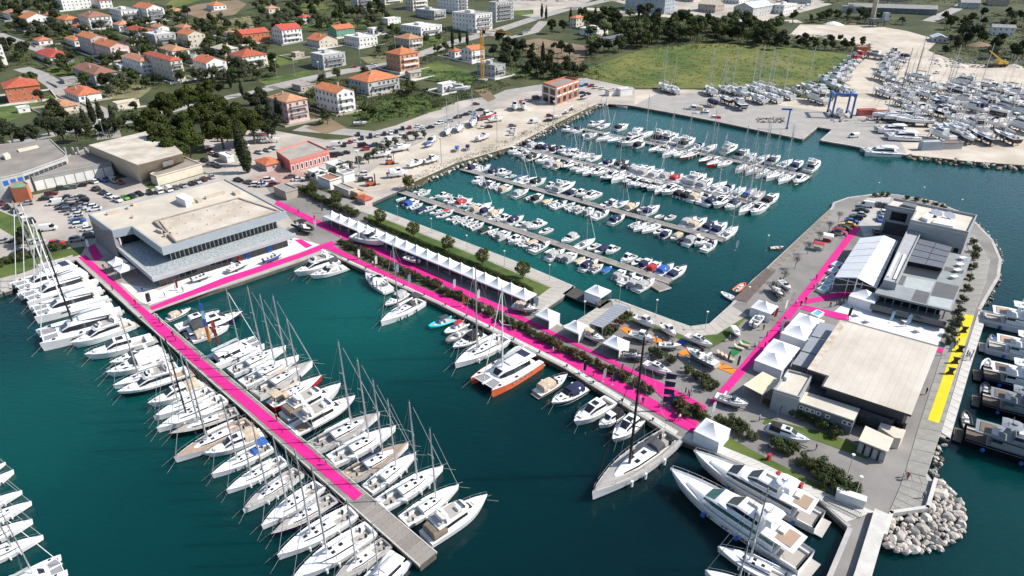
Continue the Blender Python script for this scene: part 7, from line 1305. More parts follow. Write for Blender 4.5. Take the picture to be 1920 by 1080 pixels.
for x, y, s in ((1800, 588, 1.2), (1794, 604, 1.3), (1789, 618, 1.3), (1784, 632, 1.3), (1779, 645, 1.2), (1806, 566, 1.1), (1813, 545, 1.1), (1818, 525, 1.0), (1822, 505, 1.2), (1826, 486, 1.3), (1829, 472, 1.3), (1826, 458, 1.2), (1640, 369, 0.9), (1652, 368, 1.0), (1664, 369, 0.9), (1700, 374, 1.0), (1716, 377, 1.0), (1734, 382, 1.0), (1752, 387, 1.0), (1768, 392, 1.0)): plant('bush', G(x, y), s, 'east', 'in the seaside planting strip', x)
for x, y, s in ((8, 498, 1.5), (22, 494, 1.6), (36, 490, 1.6), (52, 486, 1.5), (68, 481, 1.6), (84, 474, 1.5), (98, 470, 1.5), (112, 468, 1.4), (126, 466, 1.2)): plant('bush', G(x, y), s, 'west', 'on the western lawn', x)
for i, p in enumerate(path_px([(566, 360), (600, 378), (640, 396), (668, 407)], 1.9)): plant('bush', p, 1.5, 'hedgew', 'in the thick hedge behind the huts', i)
ph = [(690, 416), (790, 458), (870, 492), (960, 531), (1000, 549)]
for i, p in enumerate(path_px(ph, 2.7)): d = G(*ph[-1]) - G(*ph[0]); plant('hedge', p, 1.1, 'hedge', 'in the hedge behind the tents', i, rz=atan2(d.y, d.x))
# upper town and hillside: individual trees kept off houses and roads
BLOCK = []
for o in list(COL.objects):
    if o.parent is None and o.get('category') in ('house', 'building') and o.location.y > 180:
        w = [c for c in o.children if c.name.startswith('wall')]; rad = 7
        if w: bbx = [Vector(v) for v in w[0].bound_box]; rad = max(max(abs(v.x), abs(v.y)) for v in bbx) * 0.95 if o.name.split('.')[0] in ('house', 'apartment_building', 'warehouse', 'hut', 'pavilion') else 12
        BLOCK.append((o.location.x, o.location.y, rad))
for pts in ([(505, 165), (570, 150), (640, 135), (720, 122), (800, 98), (850, 80), (930, 58), (1010, 32), (1060, 18), (1130, 2)], [(0, 66), (50, 84), (95, 100)], [(40, 128), (75, 140), (105, 160), (135, 190), (180, 205), (200, 235)], [(20, 268), (100, 252), (190, 236), (260, 224), (330, 205), (440, 180), (520, 163)], [(880, 60), (960, 70), (1020, 40)], [(560, 240), (700, 252), (800, 240), (870, 212), (960, 172), (1100, 150)], [(960, 22), (1050, 14), (1160, 20), (1250, 30), (1330, 36), (1420, 40)]):
    P = [T(*p) for p in pts]
    for a, b_ in zip(P[:-1], P[1:]):
        n = int((b_ - a).length / 6) + 1
        for i in range(n): q = a.lerp(b_, i / n); BLOCK.append((q.x, q.y, 8))
def free(p, r=2.5): return all((p.x - x) ** 2 + (p.y - y) ** 2 > (rr + r) ** 2 for x, y, rr in BLOCK)
def inpoly(x, y, P):
    c = False; j = len(P) - 1
    for i in range(len(P)):
        if (P[i][1] > y) != (P[j][1] > y) and x < (P[j][0] - P[i][0]) * (y - P[i][1]) / (P[j][1] - P[i][1]) + P[i][0]: c = not c
        j = i
    return c
WOODS = (([(-30, 20), (110, 0), (120, 60), (60, 130), (-30, 140)], 60, ('broad', 'dark', 'dark'), 1.7), ([(60, 60), (300, 20), (500, 60), (520, 150), (300, 165), (120, 200), (20, 180)], 190, ('broad', 'olive', 'broad', 'dark', 'broad'), 1.3), ([(480, 0), (700, 0), (760, 50), (620, 62), (560, 60), (480, 80)], 95, ('olive', 'broad', 'dark'), 1.4), ([(660, 190), (760, 150), (840, 190), (800, 215), (680, 230)], 16, ('broad', 'bush'), 1.1),
         ([(560, 160), (680, 140), (700, 150), (650, 215), (600, 235), (560, 215)], 14, ('broad', 'spring', 'olive'), 1.2), ([(700, 60), (850, 60), (860, 110), (760, 125), (700, 110)], 18, ('broad', 'olive'), 1.1), ([(930, 90), (1000, 80), (1100, 115), (1100, 145), (960, 150)], 26, ('dark', 'broad'), 1.4), ([(1090, 40), (1200, 30), (1320, 45), (1440, 55), (1480, 85), (1300, 80), (1180, 95), (1110, 115)], 120, ('broad', 'dark', 'spring', 'broad'), 1.9), ([(1450, 45), (1560, 30), (1700, 30), (1700, 48), (1640, 46), (1500, 46)], 26, ('broad', 'olive'), 1.3), ([(1450, 75), (1560, 76), (1640, 84), (1630, 100), (1540, 95), (1450, 90)], 26, ('broad', 'dark'), 1.0), ([(1760, 30), (1960, 20), (1960, 118), (1860, 112), (1780, 100)], 46, ('broad', 'dark', 'olive'), 1.5), ([(100, 215), (250, 195), (280, 230), (200, 260), (80, 262)], 12, ('broad', 'dark'), 1.3), ([(-30, -30), (700, -34), (700, -2), (-30, 4)], 60, ('broad', 'olive'), 1.8), ([(700, -34), (1960, -34), (1960, 8), (700, 2)], 90, ('broad', 'olive', 'dark'), 1.8))
for k, (P, n, kinds, s) in enumerate(WOODS):
    xs = [p[0] for p in P]; ys = [p[1] for p in P]; tries = 0; m = 0
    while m < n and tries < n * 12:
        tries += 1; x, y = random.uniform(min(xs), max(xs)), random.uniform(min(ys), max(ys))
        if not inpoly(x, y, P): continue
        kd = random.choice(kinds); q = T(x, y)
        if not free(q): continue
        BLOCK.append((q.x, q.y, 1.0)); plant(kd, q, s * random.uniform(0.7, 1.35), 'w%d' % k, ('on the left hill', 'between the town houses', 'in the olive grove', 'on the overgrown lot', 'around the pink house', 'by the flats', 'behind the brick building', 'in the wood behind the meadow', 'by the gravel works', 'on the dark bank above the meadow', 'on the right hill', 'by the garages', 'along the top left skyline', 'along the top right skyline')[k], x); m += 1
# undergrowth nobody could count
def scatter(name, label, polys, n, size, m, zmax=0.7, cat='undergrowth'):
    rnd = random.Random(5); b = MB()
    area = [abs(sum(P[i][0] * P[(i + 1) % len(P)][1] - P[(i + 1) % len(P)][0] * P[i][1] for i in range(len(P)))) for P in polys]; tot = sum(area)
    for P, ar in zip(polys, area):
        xs = [p[0] for p in P]; ys = [p[1] for p in P]; k = 0; want = int(n * ar / tot)
        while k < want:
            x, y = rnd.uniform(min(xs), max(xs)), rnd.uniform(min(ys), max(ys))
            if not inpoly(x, y, P): k += 0.05; continue
            c = T(x, y); k += 1
            if not free(c, 0.5): continue
            for _ in range(9):
                p = c + Vector((rnd.gauss(0, 1.0), rnd.gauss(0, 1.0), rnd.uniform(0.1, zmax))); nrm = Vector((rnd.uniform(-1, 1), rnd.uniform(-1, 1), rnd.uniform(0.2, 1))).normalized(); a = nrm.orthogonal().normalized(); q = nrm.cross(a); s = size * rnd.uniform(0.5, 1.3)
                b.add([p - a * s, p + q * s * 0.6, p + a * s, p - q * s * 0.6], [(0, 1, 2, 3)])
    return tag(obj(name, b.mesh(name, [m], fix=False)), label, cat, None, 'stuff')
scatter('undergrowth', 'low green scrub covering the lots and slopes', [w[0] for w in WOODS] + [[(640, 200), (760, 150), (850, 195), (700, 232)], [(380, 36), (520, 20), (540, 60), (420, 70)], [(1080, 130), (1120, 118), (1130, 150), (1090, 150)], [(780, 130), (900, 140), (960, 160), (860, 190)], [(1100, 20), (1440, 40), (1480, 88), (1200, 95)]], 16000, 0.45, L_BROAD)
scatter('grass', 'tufts of long grass over the meadow', [[(1080, 135), (1200, 96), (1300, 84), (1420, 86), (1590, 106), (1540, 148), (1480, 158), (1190, 163)]], 1300, 0.32, leafmat('leaf_grass', (0.09, 0.12, 0.03), (0.16, 0.16, 0.06)), 0.4, 'grass')
scatter('shore_weeds', 'weeds growing along the rocky marina shore', [[(757, 350), (800, 328), (855, 304), (930, 284), (975, 262), (1035, 234), (1100, 204), (1120, 192), (1110, 190), (1020, 228), (950, 262), (850, 298), (790, 325), (745, 350)]], 420, 0.22, leafmat('leaf_weed', (0.10, 0.10, 0.03), (0.16, 0.13, 0.06)), 0.5, 'weeds')
rnd = random.Random(9); b = MB()
for _ in range(900):
    x, y = rnd.choice(((rnd.uniform(1745, 1925), rnd.uniform(108, 128)), (rnd.uniform(1420, 1470), rnd.uniform(222, 240)), (rnd.uniform(1560, 1720), rnd.uniform(222, 262)), (rnd.uniform(1440, 1560), rnd.uniform(66, 74)), (rnd.uniform(1690, 1910), rnd.uniform(150, 262)))); p = T(x, y)
    if p.y < 330: continue
    a, c, h_ = rnd.uniform(0.2, 0.8), rnd.uniform(0.2, 0.8), rnd.uniform(0.2, 1.0); b.box(p.x - a, p.x + a, p.y - c, p.y + c, p.z, p.z + h_, rnd.randrange(3), 0.1, 0.1)
tag(obj('debris', b.mesh('debris', [M_ROCK, wallmat('midgrey'), wallmat('stone')])), 'scattered pallets, crates and rubble around the boat yard', 'debris', None, 'stuff')
# ---- boulders
rk = []
for v in range(7):
    rnd = random.Random(v + 40); rk.append((MB().ico((0, 0, 0), 1.0, n=2, jit=0.2, rnd=rnd, sc=(1, rnd.uniform(0.55, 0.95), rnd.uniform(0.5, 0.85))).mesh('boulder', [M_ROCK], 12), MB().ico((0, 0, 0), 1.0, n=1, jit=0.2, rnd=rnd, sc=(1, 0.8, 0.7)).mesh('boulder', [M_ROCKW], 30)))
bankpx = [(1658, 1004), (1671, 968), (1738, 960), (1752, 906), (1770, 908), (1798, 935), (1813, 962), (1806, 998), (1782, 1020), (1742, 1030), (1692, 1036), (1658, 1022)]
bank = struct('shore', sheet_mesh([G(*p, -1.0) for p in bankpx], M_ROCKW, -1.25)); rnd = random.Random(2); placed = []
wallp = [G(1660, 1004), G(1671, 968), G(1738, 959), G(1752, 906)]
def segd(p, a, b_):
    d = b_ - a; t = max(0, min(1, (p - a).dot(d) / d.length_squared)); return (p - a - d * t).length
for _ in range(5000):
    x, y = rnd.uniform(1655, 1815), rnd.uniform(904, 1038)
    if not inpoly(x, y, bankpx): continue
    p = G(x, y, -0.4); dd = min(segd(p, a, b_) for a, b_ in zip(wallp[:-1], wallp[1:])); r = rnd.uniform(0.4, 0.8) if rnd.random() < 0.6 else rnd.uniform(0.8, 1.35); z = 0.1 - dd * 0.16
    if any((p.x - q[0]) ** 2 + (p.y - q[1]) ** 2 < ((r + q[2]) * 0.66) ** 2 for q in placed) or dd < 0.5: continue
    placed.append((p.x, p.y, r)); wet = z < -0.95 + rnd.uniform(-0.15, 0.15); obj('boulder', rk[rnd.randrange(7)][1 if wet else 0], bank, (p.x, p.y, z), scale=r, rot=(rnd.uniform(-0.5, 0.5), rnd.uniform(-0.5, 0.5), rnd.uniform(0, 6.28)))
    if len(placed) > 290: break
def rocky(pts, step, rad, seed, spread=1.6):
    root = struct('shore', MB().quad(*[tuple(G(*pts[0], WZ - 0.5) + Vector(d)) for d in ((0, 0, 0), (0.2, 0, 0), (0.2, 0.2, 0), (0, 0.2, 0))]).mesh('shore', [M_ROCKW])); rnd = random.Random(seed)
    for p in path_px(pts, step):
        for k in range(2):
            r = rad * rnd.uniform(0.6, 1.3); obj('boulder', rk[rnd.randrange(7)][0 if k == 0 and rnd.random() < 0.8 else 1], root, (p.x + rnd.gauss(0, spread), p.y + rnd.gauss(0, spread), -0.35 - 0.7 * k), scale=r, rot=(rnd.uniform(-0.5, 0.5), rnd.uniform(-0.5, 0.5), rnd.uniform(0, 6.28)))
rocky([(760, 352), (805, 333), (855, 310), (930, 289), (975, 268), (1035, 240), (1100, 210), (1122, 198), (1135, 194)], 1.7, 0.75, 1, 1.1)
rocky([(1702, 292), (1815, 304), (1930, 313)], 1.5, 1.0, 2, 1.4); rocky([(1748, 896), (1760, 845), (1766, 828)], 0.7, 0.45, 3, 0.5)
rocky([(1850, 566), (1872, 522), (1880, 487), (1864, 449), (1832, 416), (1802, 396), (1752, 376), (1690, 365), (1620, 365), (1565, 380)], 1.3, 0.42, 4, 0.5)
# ================================================================ vehicles, people, street furniture
PAINT = {k: mat('paint_' + k, c, 0.3, 0.04, 1.0, coat=0.5, ovar=0.05) for k, c in dict(white=(0.72, 0.72, 0.71), silver=(0.38, 0.385, 0.39), black=(0.012, 0.012, 0.014), grey=(0.11, 0.115, 0.12), navy=(0.015, 0.022, 0.06), blue=(0.03, 0.10, 0.36), red=(0.42, 0.02, 0.025), maroon=(0.12, 0.015, 0.022), green=(0.12, 0.38, 0.03), yellow=(0.7, 0.42, 0.02), darkgreen=(0.015, 0.05, 0.03), orange=(0.6, 0.12, 0.03)).items()}
M_TYRE = mat('tyre', (0.015, 0.015, 0.015), 0.8, 0.1)
def car_mesh(kind):
    if kind == 'van': prof = [(-2.5, 0.55, 0.95), (-2.5, 0.4, 1.0), (-2.3, 0.35, 1.05), (1.5, 0.35, 1.15), (2.4, 0.4, 0.95), (2.5, 0.45, 0.7)]; gh = [(-2.42, 2.05), (-2.35, 2.1), (1.1, 2.1), (1.75, 1.15)]; L = 2.5; hw_ = 0.97
    elif kind == 'suv': prof = [(-2.2, 0.5, 0.8), (-2.15, 0.35, 0.98), (-1.8, 0.3, 1.02), (0.9, 0.3, 1.04), (1.9, 0.32, 0.96), (2.25, 0.4, 0.7)]; gh = [(-2.0, 1.55), (-1.7, 1.66), (0.1, 1.66), (1.0, 1.04)]; L = 2.2; hw_ = 0.92
    elif kind == 'sedan': prof = [(-2.3, 0.4, 0.75), (-2.25, 0.28, 0.9), (-1.6, 0.25, 0.93), (0.9, 0.25, 0.93), (1.9, 0.28, 0.8), (2.3, 0.35, 0.6)]; gh = [(-1.8, 0.95), (-1.0, 1.4), (0.1, 1.42), (1.0, 0.93)]; L = 2.3; hw_ = 0.88
    else: prof = [(-1.95, 0.45, 0.75), (-1.95, 0.3, 0.92), (-1.7, 0.25, 0.95), (0.7, 0.25, 0.95), (1.6, 0.28, 0.82), (1.95, 0.38, 0.6)]; gh = [(-1.9, 0.97), (-1.5, 1.46), (0.0, 1.47), (0.85, 0.95)]; L = 1.95; hw_ = 0.85
    b = MB(); R = []
    for i, (x, z0, z1) in enumerate(prof):
        k = hw_ * (0.86 if i in (0, len(prof) - 1) else 1.0); R.append([(x, k * 0.96, z0), (x, k, (z0 + z1) / 2), (x, k * 0.94, z1), (x, -k * 0.94, z1), (x, -k, (z0 + z1) / 2), (x, -k * 0.96, z0)])
    b.loft(R); body = b.mesh('body', [PAINT['white']], 45)
    zb = prof[3][2] - 0.02; b = MB(); (x0, a0), (x1, a1), (x2, a2), (x3, a3) = gh; xb = x0 - 0.03
    b.add([(xb, hw_ * 0.9, zb), (x3, hw_ * 0.88, zb), (x2, hw_ * 0.74, a2), (x1, hw_ * 0.74, a1), (xb, -hw_ * 0.9, zb), (x3, -hw_ * 0.88, zb), (x2, -hw_ * 0.74, a2), (x1, -hw_ * 0.74, a1)], [(0, 1, 2, 3), (7, 6, 5, 4), (1, 5, 6, 2), (4, 0, 3, 7), (3, 2, 6, 7)]); gl = b.mesh('window_glass', [DARK])
    b = MB(); b.box(x1 - 0.05, x2 + 0.08, -hw_ * 0.75, hw_ * 0.75, a1 + 0.005, a1 + 0.05, 0, 0.08, 0.05)
    if kind == 'van': b.box(x1 - 0.05, 0.6, -hw_ * 0.9, hw_ * 0.9, zb, a1, 0, 0.02, hw_ * 0.14)
    ro = b.mesh('roof', [PAINT['white']])
    wh = MB().tube((0, -0.11, 0), (0, 0.11, 0), 0.33, 10).mesh('wheel', [M_TYRE]); return body, gl, ro, wh, L, hw_
def car(px, col, kind, rz, area, tail, z=None):
    body, gl, ro, wh, L, w = cached(('car', kind), lambda: car_mesh(kind)); p = T(*px)
    r = thing('parked_' + ('van' if kind == 'van' else 'car'), None, 'van' if kind == 'van' else 'car', p + Vector((0, 0, 0.09)), rz + random.uniform(-0.06, 0.06), None, 'vehicles parked ' + tail)
    obj('body', recolor('car', body, PAINT[col]), r); obj('window_glass', gl, r); obj('roof', recolor('car', ro, PAINT[col]), r)
    for sx in (0.62, -0.62):
        for sy in (1, -1): obj('wheel', wh, r, (sx * L, sy * (w - 0.1), 0.33))
    reg('car' + area, r, px[0], f"{ {'darkgreen': 'dark green'}.get(col, col) } {dict(van='van', suv='SUV', sedan='saloon car', hatch='hatchback')[kind]}".strip(), tail)
KC = dict(w='white', s='silver', k='black', g='grey', n='navy', b='blue', r='red', m='maroon', e='green', y='yellow', d='darkgreen', o='orange')
def cars(s, rz, area, tail):
    for e in s.split():
        x, y, c = e.split(','); kd = {'v': 'van', 'u': 'suv', 's': 'sedan', 'h': 'hatch'}[c[1]]; car((float(x), float(y)), KC[c[0]], kd, rz + (random.choice((0, pi))), area, tail)
cars('4,384,mh 14,391,ks 28,398,ns 43,408,ws 60,417,ku', radians(-42), 'road', 'along the western lawn')
cars('37,378,kh 50,374,kh 51,384,ss 87,375,ks 97,366,mu 118,356,du 135,354,gh 153,350,kh 104,384,wv', radians(20), 'gar', 'near the garage doors')
cars('177,343,wh 196,341,bh 215,342,sv 226,345,rh 181,357,ku 195,364,ns 207,371,ws 222,378,wu 236,374,eh 250,369,gs 262,366,ks 245,371,ks', radians(-35), 'mid', 'in the middle of the car park')
cars('123,373,ks 135,375,ss 149,373,ks 156,380,ku 118,387,ks 119,392,ns 135,388,ks 130,396,gu 150,387,gs 160,389,ss 170,392,wu 178,395,ws 138,401,ss 143,406,wh 146,411,ss 148,417,bs 151,425,wu 168,432,wh', radians(22), 'blk', 'in the packed car park rows')
cars('170,445,gu 145,452,su 108,460,ru 73,456,sh 45,456,ss 31,453,ks 3,456,ss 69,476,ku 36,478,ku 92,432,wv', radians(20), 'wst', 'beside the western road')
cars('282,364,kh 299,361,wv 317,358,wv 330,354,gh 344,350,ss 360,346,ks 372,343,ss 382,339,mu 397,334,ss', radians(-45), 'hall', 'along the back of the hall')
cars('393,260,ks 404,256,ss 420,254,ks 450,241,ws 462,243,ks 475,253,ss 460,274,ws 395,284,rs 398,290,ws 408,294,ks 384,303,ks 396,309,ss 408,314,ks 502,284,ss 513,280,ss 486,288,ss 448,340,ks 466,344,gs', radians(-35), 'pin', 'below the pine grove')
cars('504,340,wu 515,349,mu 483,349,wu 494,350,wu 545,334,gs 560,339,ws 632,274,wv 620,280,ss 624,295,kv 636,292,ku 647,289,ks', radians(15), 'res', 'around the coral restaurant')
cars('672,254,ks 679,261,ns 695,258,ku 708,256,wh 721,253,ku 733,252,wh 743,249,ku 755,243,ku 768,241,rh 646,274,ks 656,268,rh 665,266,wh', radians(-75), 'ln1', 'facing the overgrown lot')
cars('786,239,wh 790,246,ss 806,241,ks 824,233,wu 771,252,ks 752,258,wu 728,265,wv 681,276,kv 701,275,nu 685,282,rh 842,229,ss 858,222,ku 884,213,gs 872,217,ks', radians(28), 'ln2', 'along the lane by the olives')
cars('680,329,wu 681,340,ku 900,208,ks 885,214,ss 893,197,mh 957,254,wh 959,246,wh 1000,231,wv 1031,219,mh 1027,228,ks 923,214,ks 904,241,wh 915,240,ks 961,238,gh 1087,163,bs 1097,161,bh 1108,163,ru 1118,166,wu 1130,168,wh 1090,176,ks 1101,178,ks 980,193,rh 990,190,sh 1005,186,gv', radians(20), 'grv', 'on the gravel beside the marina')
cars('1623,388,wv 1616,397,ks 1611,405,ss 1604,411,ku 1596,418,bs 1589,424,ys 1580,431,ks 1573,438,rs', radians(-25), 'pen', 'at the top of the wide pink carpet'); cars('1655,400,wh 1649,414,bh 1642,437,ms 1647,386,ks 1660,388,gs', radians(70), 'off', 'beside the office building')
cars('1600,258,wv 1755,138,wh 1640,18,ws 1506,14,wv 1515,11,wv 1500,18,wv 1752,24,wh 985,62,ws 975,66,ks 990,58,ss 700,124,wh 663,127,rh 120,148,rs 256,226,wv 90,112,wh', radians(15), 'far', 'in the distance')
# ---- people
def person_mesh(shirt, trou, v):
    me = bpy.data.meshes.new('p'); st = 0.16 if v % 2 else 0.06
    V = [(0, 0, 0.95), (0, 0, 1.2), (0, 0, 1.42), (0.01, 0, 1.55), (0.02, 0, 1.68), (0, 0.2, 1.4), (0.02, 0.26, 1.12), (0.1, 0.25, 0.88), (0, -0.2, 1.4), (-0.02, -0.26, 1.12), (0.06, -0.25, 0.88), (0, 0.1, 0.9), (st * 0.6, 0.11, 0.5), (st, 0.11, 0.07), (st + 0.16, 0.12, 0.04), (0, -0.1, 0.9), (-st * 0.4, -0.11, 0.5), (-st, -0.11, 0.07), (-st + 0.16, -0.12, 0.04)]
    E = [(0, 1), (1, 2), (2, 3), (3, 4), (2, 5), (5, 6), (6, 7), (2, 8), (8, 9), (9, 10), (0, 11), (11, 12), (12, 13), (13, 14), (0, 15), (15, 16), (16, 17), (17, 18)]
    Rr = [0.14, 0.13, 0.15, 0.06, 0.115, 0.07, 0.055, 0.045, 0.07, 0.055, 0.045, 0.1, 0.075, 0.055, 0.05, 0.1, 0.075, 0.055, 0.05]
    me.from_pydata(V, E, []); ob = bpy.data.objects.new('p', me); COL.objects.link(ob); ob.modifiers.new('s', 'SKIN'); sv = me.skin_vertices[0].data
    for i, r in enumerate(Rr): sv[i].radius = (r, r); sv[i].use_root = (i == 0)
    ob.modifiers.new('u', 'SUBSURF').levels = 1
    dg = bpy.context.evaluated_depsgraph_get(); m2 = bpy.data.meshes.new_from_object(ob.evaluated_get(dg)); bpy.data.objects.remove(ob)
    m2.materials.clear()
    for m in (mat('skin', (0.45, 0.28, 0.2), 0.6, 0.05), CLOTH[shirt], CLOTH[trou], mat('hair', (0.05, 0.03, 0.02), 0.7, 0.1), BLACKRUB): m2.materials.append(m)
    for p in m2.polygons:
        z = p.center.z; y = abs(p.center.y); p.material_index = 3 if (z > 1.7 or (z > 1.58 and p.center.x < -0.03)) else 0 if z > 1.5 or (y > 0.2 and z < 1.0) else 1 if z > 0.97 else 2 if z > 0.1 else 4; p.use_smooth = True
    m2.name = 'person'; return m2
PM = [(person_mesh(s, t, i), f'{s} top and {t} trousers') for i, (s, t) in enumerate((('navy', 'black'), ('white', 'navy'), ('black', 'black'), ('red', 'navy'), ('grey', 'charcoal'), ('lightblue', 'tan')))]
for i, (x, y) in enumerate(((195, 505), (199, 508), (212, 545), (255, 572), (262, 577), (296, 600), (300, 606), (306, 612), (325, 632), (330, 640), (349, 655), (378, 676), (268, 548), (310, 558), (440, 700), (520, 790), (612, 872), (640, 452), (672, 487), (700, 500), (718, 505), (745, 520), (756, 476), (830, 545), (880, 580), (905, 590), (912, 592), (940, 612), (1041, 650), (1037, 662), (1075, 676), (1085, 706), (1112, 706), (1128, 692), (1200, 756), (1198, 760), (1205, 757), (1273, 790), (1265, 788), (1290, 742), (1292, 747), (1296, 741), (1285, 738), (1230, 642), (1242, 645), (1270, 674), (1367, 640), (1422, 650), (1434, 652), (1414, 655), (1431, 620), (1437, 633), (1471, 612), (1475, 610), (1470, 606), (1492, 573), (1501, 575), (1510, 568), (1525, 543), (1531, 541), (1590, 440), (1585, 447), (1530, 525), (1556, 577), (1576, 572), (1583, 572), (1567, 575), (1793, 648), (1788, 654), (1795, 646), (1812, 668), (1815, 672), (1822, 668), (1818, 676), (1735, 740), (1700, 900), (1730, 935), (1697, 895), (1529, 845), (1423, 790), (1290, 690), (1205, 692), (700, 540), (1640, 190), (1660, 195), (1846, 155), (800, 492), (985, 595), (1118, 575), (1124, 574), (1126, 570), (505, 390), (560, 400), (590, 412), (344, 548), (330, 545))):
    me, ds = PM[i % 6]; p = T(x, y); zz = 0.16
    o = obj('person', me, None, (p.x, p.y, p.z + zz), random.uniform(0, 6.28), random.uniform(0.95, 1.06)); tag(o, None, 'person', 'visitors at the boat show'); reg('people', o, x, f'standing person in {ds}', 'among the visitors')
# ---- lamps, flags, small structures
def lamp(px, h=5.0, tail='along the quays'):
    p = T(*px); r = thing('street_lamp', None, 'lamp', p, random.uniform(0, 6), h / 5.0, 'street lamps'); obj('pole', cached('lp', lambda: MB().tube((0, 0, 0), (0, 0, 4.9), 0.07, 6, 0, 0.045).box(-0.18, 0.18, -0.18, 0.18, 0, 0.12).mesh('pole', [ALU])), r); obj('lamp_head', cached('lh', lambda: MB().disc((0, 0), 0.16, 4.7, 5.0, 8, 0, 0.26).disc((0, 0), 0.3, 5.0, 5.06, 8).mesh('lamp_head', [wallmat('white')])), r); reg('lamp', r, px[0], 'white street lamp' if h < 7 else 'tall street lamp', tail)
for x, y in ((747, 413), (810, 437), (876, 470), (946, 500), (1030, 527), (1161, 567), (1229, 595), (1322, 618), (1642, 367), (1726, 376), (1796, 400), (1588, 893), (1602, 935), (1095, 598), (1436, 470), (152, 455), (1400, 570)): lamp((x, y))
for x, y in ((675, 335), (828, 308), (932, 265), (1038, 232), (200, 270), (600, 150), (742, 98), (676, 118), (20, 100), (520, 145), (553, 142)): lamp((x, y), 11, 'among the taller posts')
def flag(px, col, ds, h=3.4):
    p = T(*px); r = thing('feather_flag', None, 'flag', p + Vector((0, 0, 0.1)), random.uniform(-0.6, 0.6), h / 3.4, 'feather flags at the boat show')
    obj('flag_pole', cached('fp', lambda: MB().path([(0, 0, 0), (0, 0, 2.2), (0.1, 0, 3.0), (0.4, 0, 3.4)], 0.03, 5).box(-0.4, 0.4, -0.06, 0.06, 0, 0.05).box(-0.06, 0.06, -0.4, 0.4, 0, 0.05).mesh('flag_pole', [ALU])), r)
    def f():
        b = MB(); A = [(0.02, 0.7), (0.02, 2.2), (0.12, 3.0), (0.4, 3.38)]; C = [(0.62, 0.8), (0.75, 2.2), (0.8, 2.9), (0.65, 3.3)]
        for i in range(3):
            for s in (0.012, -0.012): b.quad((A[i][0], s, A[i][1]), (C[i][0], s + 0.04, C[i][1]), (C[i + 1][0], s, C[i + 1][1]), (A[i + 1][0], s, A[i + 1][1]))
        return b.mesh('banner', [CLOTH[col]], fix=False)
    obj('banner', cached(('fb', col), f), r); reg('flag', r, px[0], f'{ds} feather flag', 'among the upright flags')
for x, y, c in ((165, 468, 'white'), (277, 572, 'charcoal'), (281, 570, 'grey'), (332, 545, 'red'), (672, 488, 'white'), (704, 500, 'white'), (744, 516, 'lightblue'), (766, 536, 'lightblue'), (868, 575, 'orange'), (780, 500, 'charcoal'), (850, 545, 'white'), (895, 565, 'white'), (995, 580, 'charcoal'), (1004, 580, 'lightblue'), (976, 572, 'blue'), (985, 572, 'lightblue'), (1093, 700, 'navy'), (1130, 716, 'grey'), (1148, 722, 'navy'), (1162, 708, 'charcoal'), (1255, 762, 'blue'), (1333, 780, 'white'), (1362, 684, 'black'), (1380, 692, 'black'), (1462, 620, 'white'), (1482, 570, 'white'), (1470, 585, 'white'), (1450, 600, 'red'), (1460, 638, 'lightblue'), (1588, 598, 'black'), (1667, 606, 'lightblue'), (1698, 612, 'lightblue'), (1775, 666, 'lightblue'), (1456, 786, 'navy'), (520, 462, 'blue'), (545, 455, 'blue'), (590, 430, 'white'), (603, 400, 'charcoal'), (490, 352, 'blue'), (1378, 470, 'white')): flag((x, y), c, {'lightblue': 'pale blue', 'charcoal': 'dark grey'}.get(c, c))
p = G(1240, 770); r = thing('pennant_mast', 'tall pole with four stacked blue pennants', 'flag', p); obj('flag_pole', MB().tube((0, 0, 0), (0, 0, 9.6), 0.06, 6).mesh('flag_pole', [ALU]), r)
for i in range(4): obj('pennant', cached('pen', lambda: MB().add([(0, 0, 0), (1.9, 0.1, 0.1), (2.0, 0, 1.3), (0, 0, 1.5), (0, 0.02, 0), (1.9, 0.12, 0.1), (2.0, 0.02, 1.3), (0, 0.02, 1.5)], [(0, 1, 2, 3), (7, 6, 5, 4)]).mesh('pennant', [CLOTH['navy']])), r, (0.05, 0, 2.2 + 1.85 * i), -0.2)
for x, y, i in ((1806, 624, 0), (1799, 660, 1), (1790, 682, 2), (1781, 702, 3)):
    p = G(x, y); b = MB(); R = [[(-w, -0.25, z), (w, -0.25, z), (w, 0.25, z), (-w, 0.25, z)] for z, w in ((0, 0.75), (0.5, 0.4), (0.9, 0.36), (1.5, 0.75))]; b.loft(R); tag(obj('bar_table', b.mesh('bar_table', [BLACK]), None, (p.x, p.y, 0.17), -0.3), f'black waisted standing table on the yellow carpet, {ordw(i + 1)} from the top', 'table', 'black standing tables')
def table(px, z, label, s=1.0):
    p = G(*px, z); r = thing('white_table', label, 'table', p, 0.25, s, 'white tables on the terraces'); obj('table_top', cached('tt', lambda: MB().box(-1.0, 1.0, -0.6, 0.6, 0.7, 0.76).mesh('table_top', [wallmat('white')])), r)
    for sx in (-0.85, 0.85):
        for sy in (-0.5, 0.5): obj('leg', cached('tl', lambda: MB().box(-0.04, 0.04, -0.04, 0.04, 0, 0.7).mesh('leg', [ALU])), r, (sx, sy, 0))
for i, q in enumerate(((1804, 487), (1799, 499), (1794, 510), (1788, 522))): table(q, 4.52, f'white table on the side roof terrace, {ordw(i + 1)} from the top')
for i, q in enumerate(((1608, 592), (1628, 604), (1722, 622), (1698, 606))): table(q, 0.12, f'white table on the pale plaza, {ordw(i + 1)} of four')
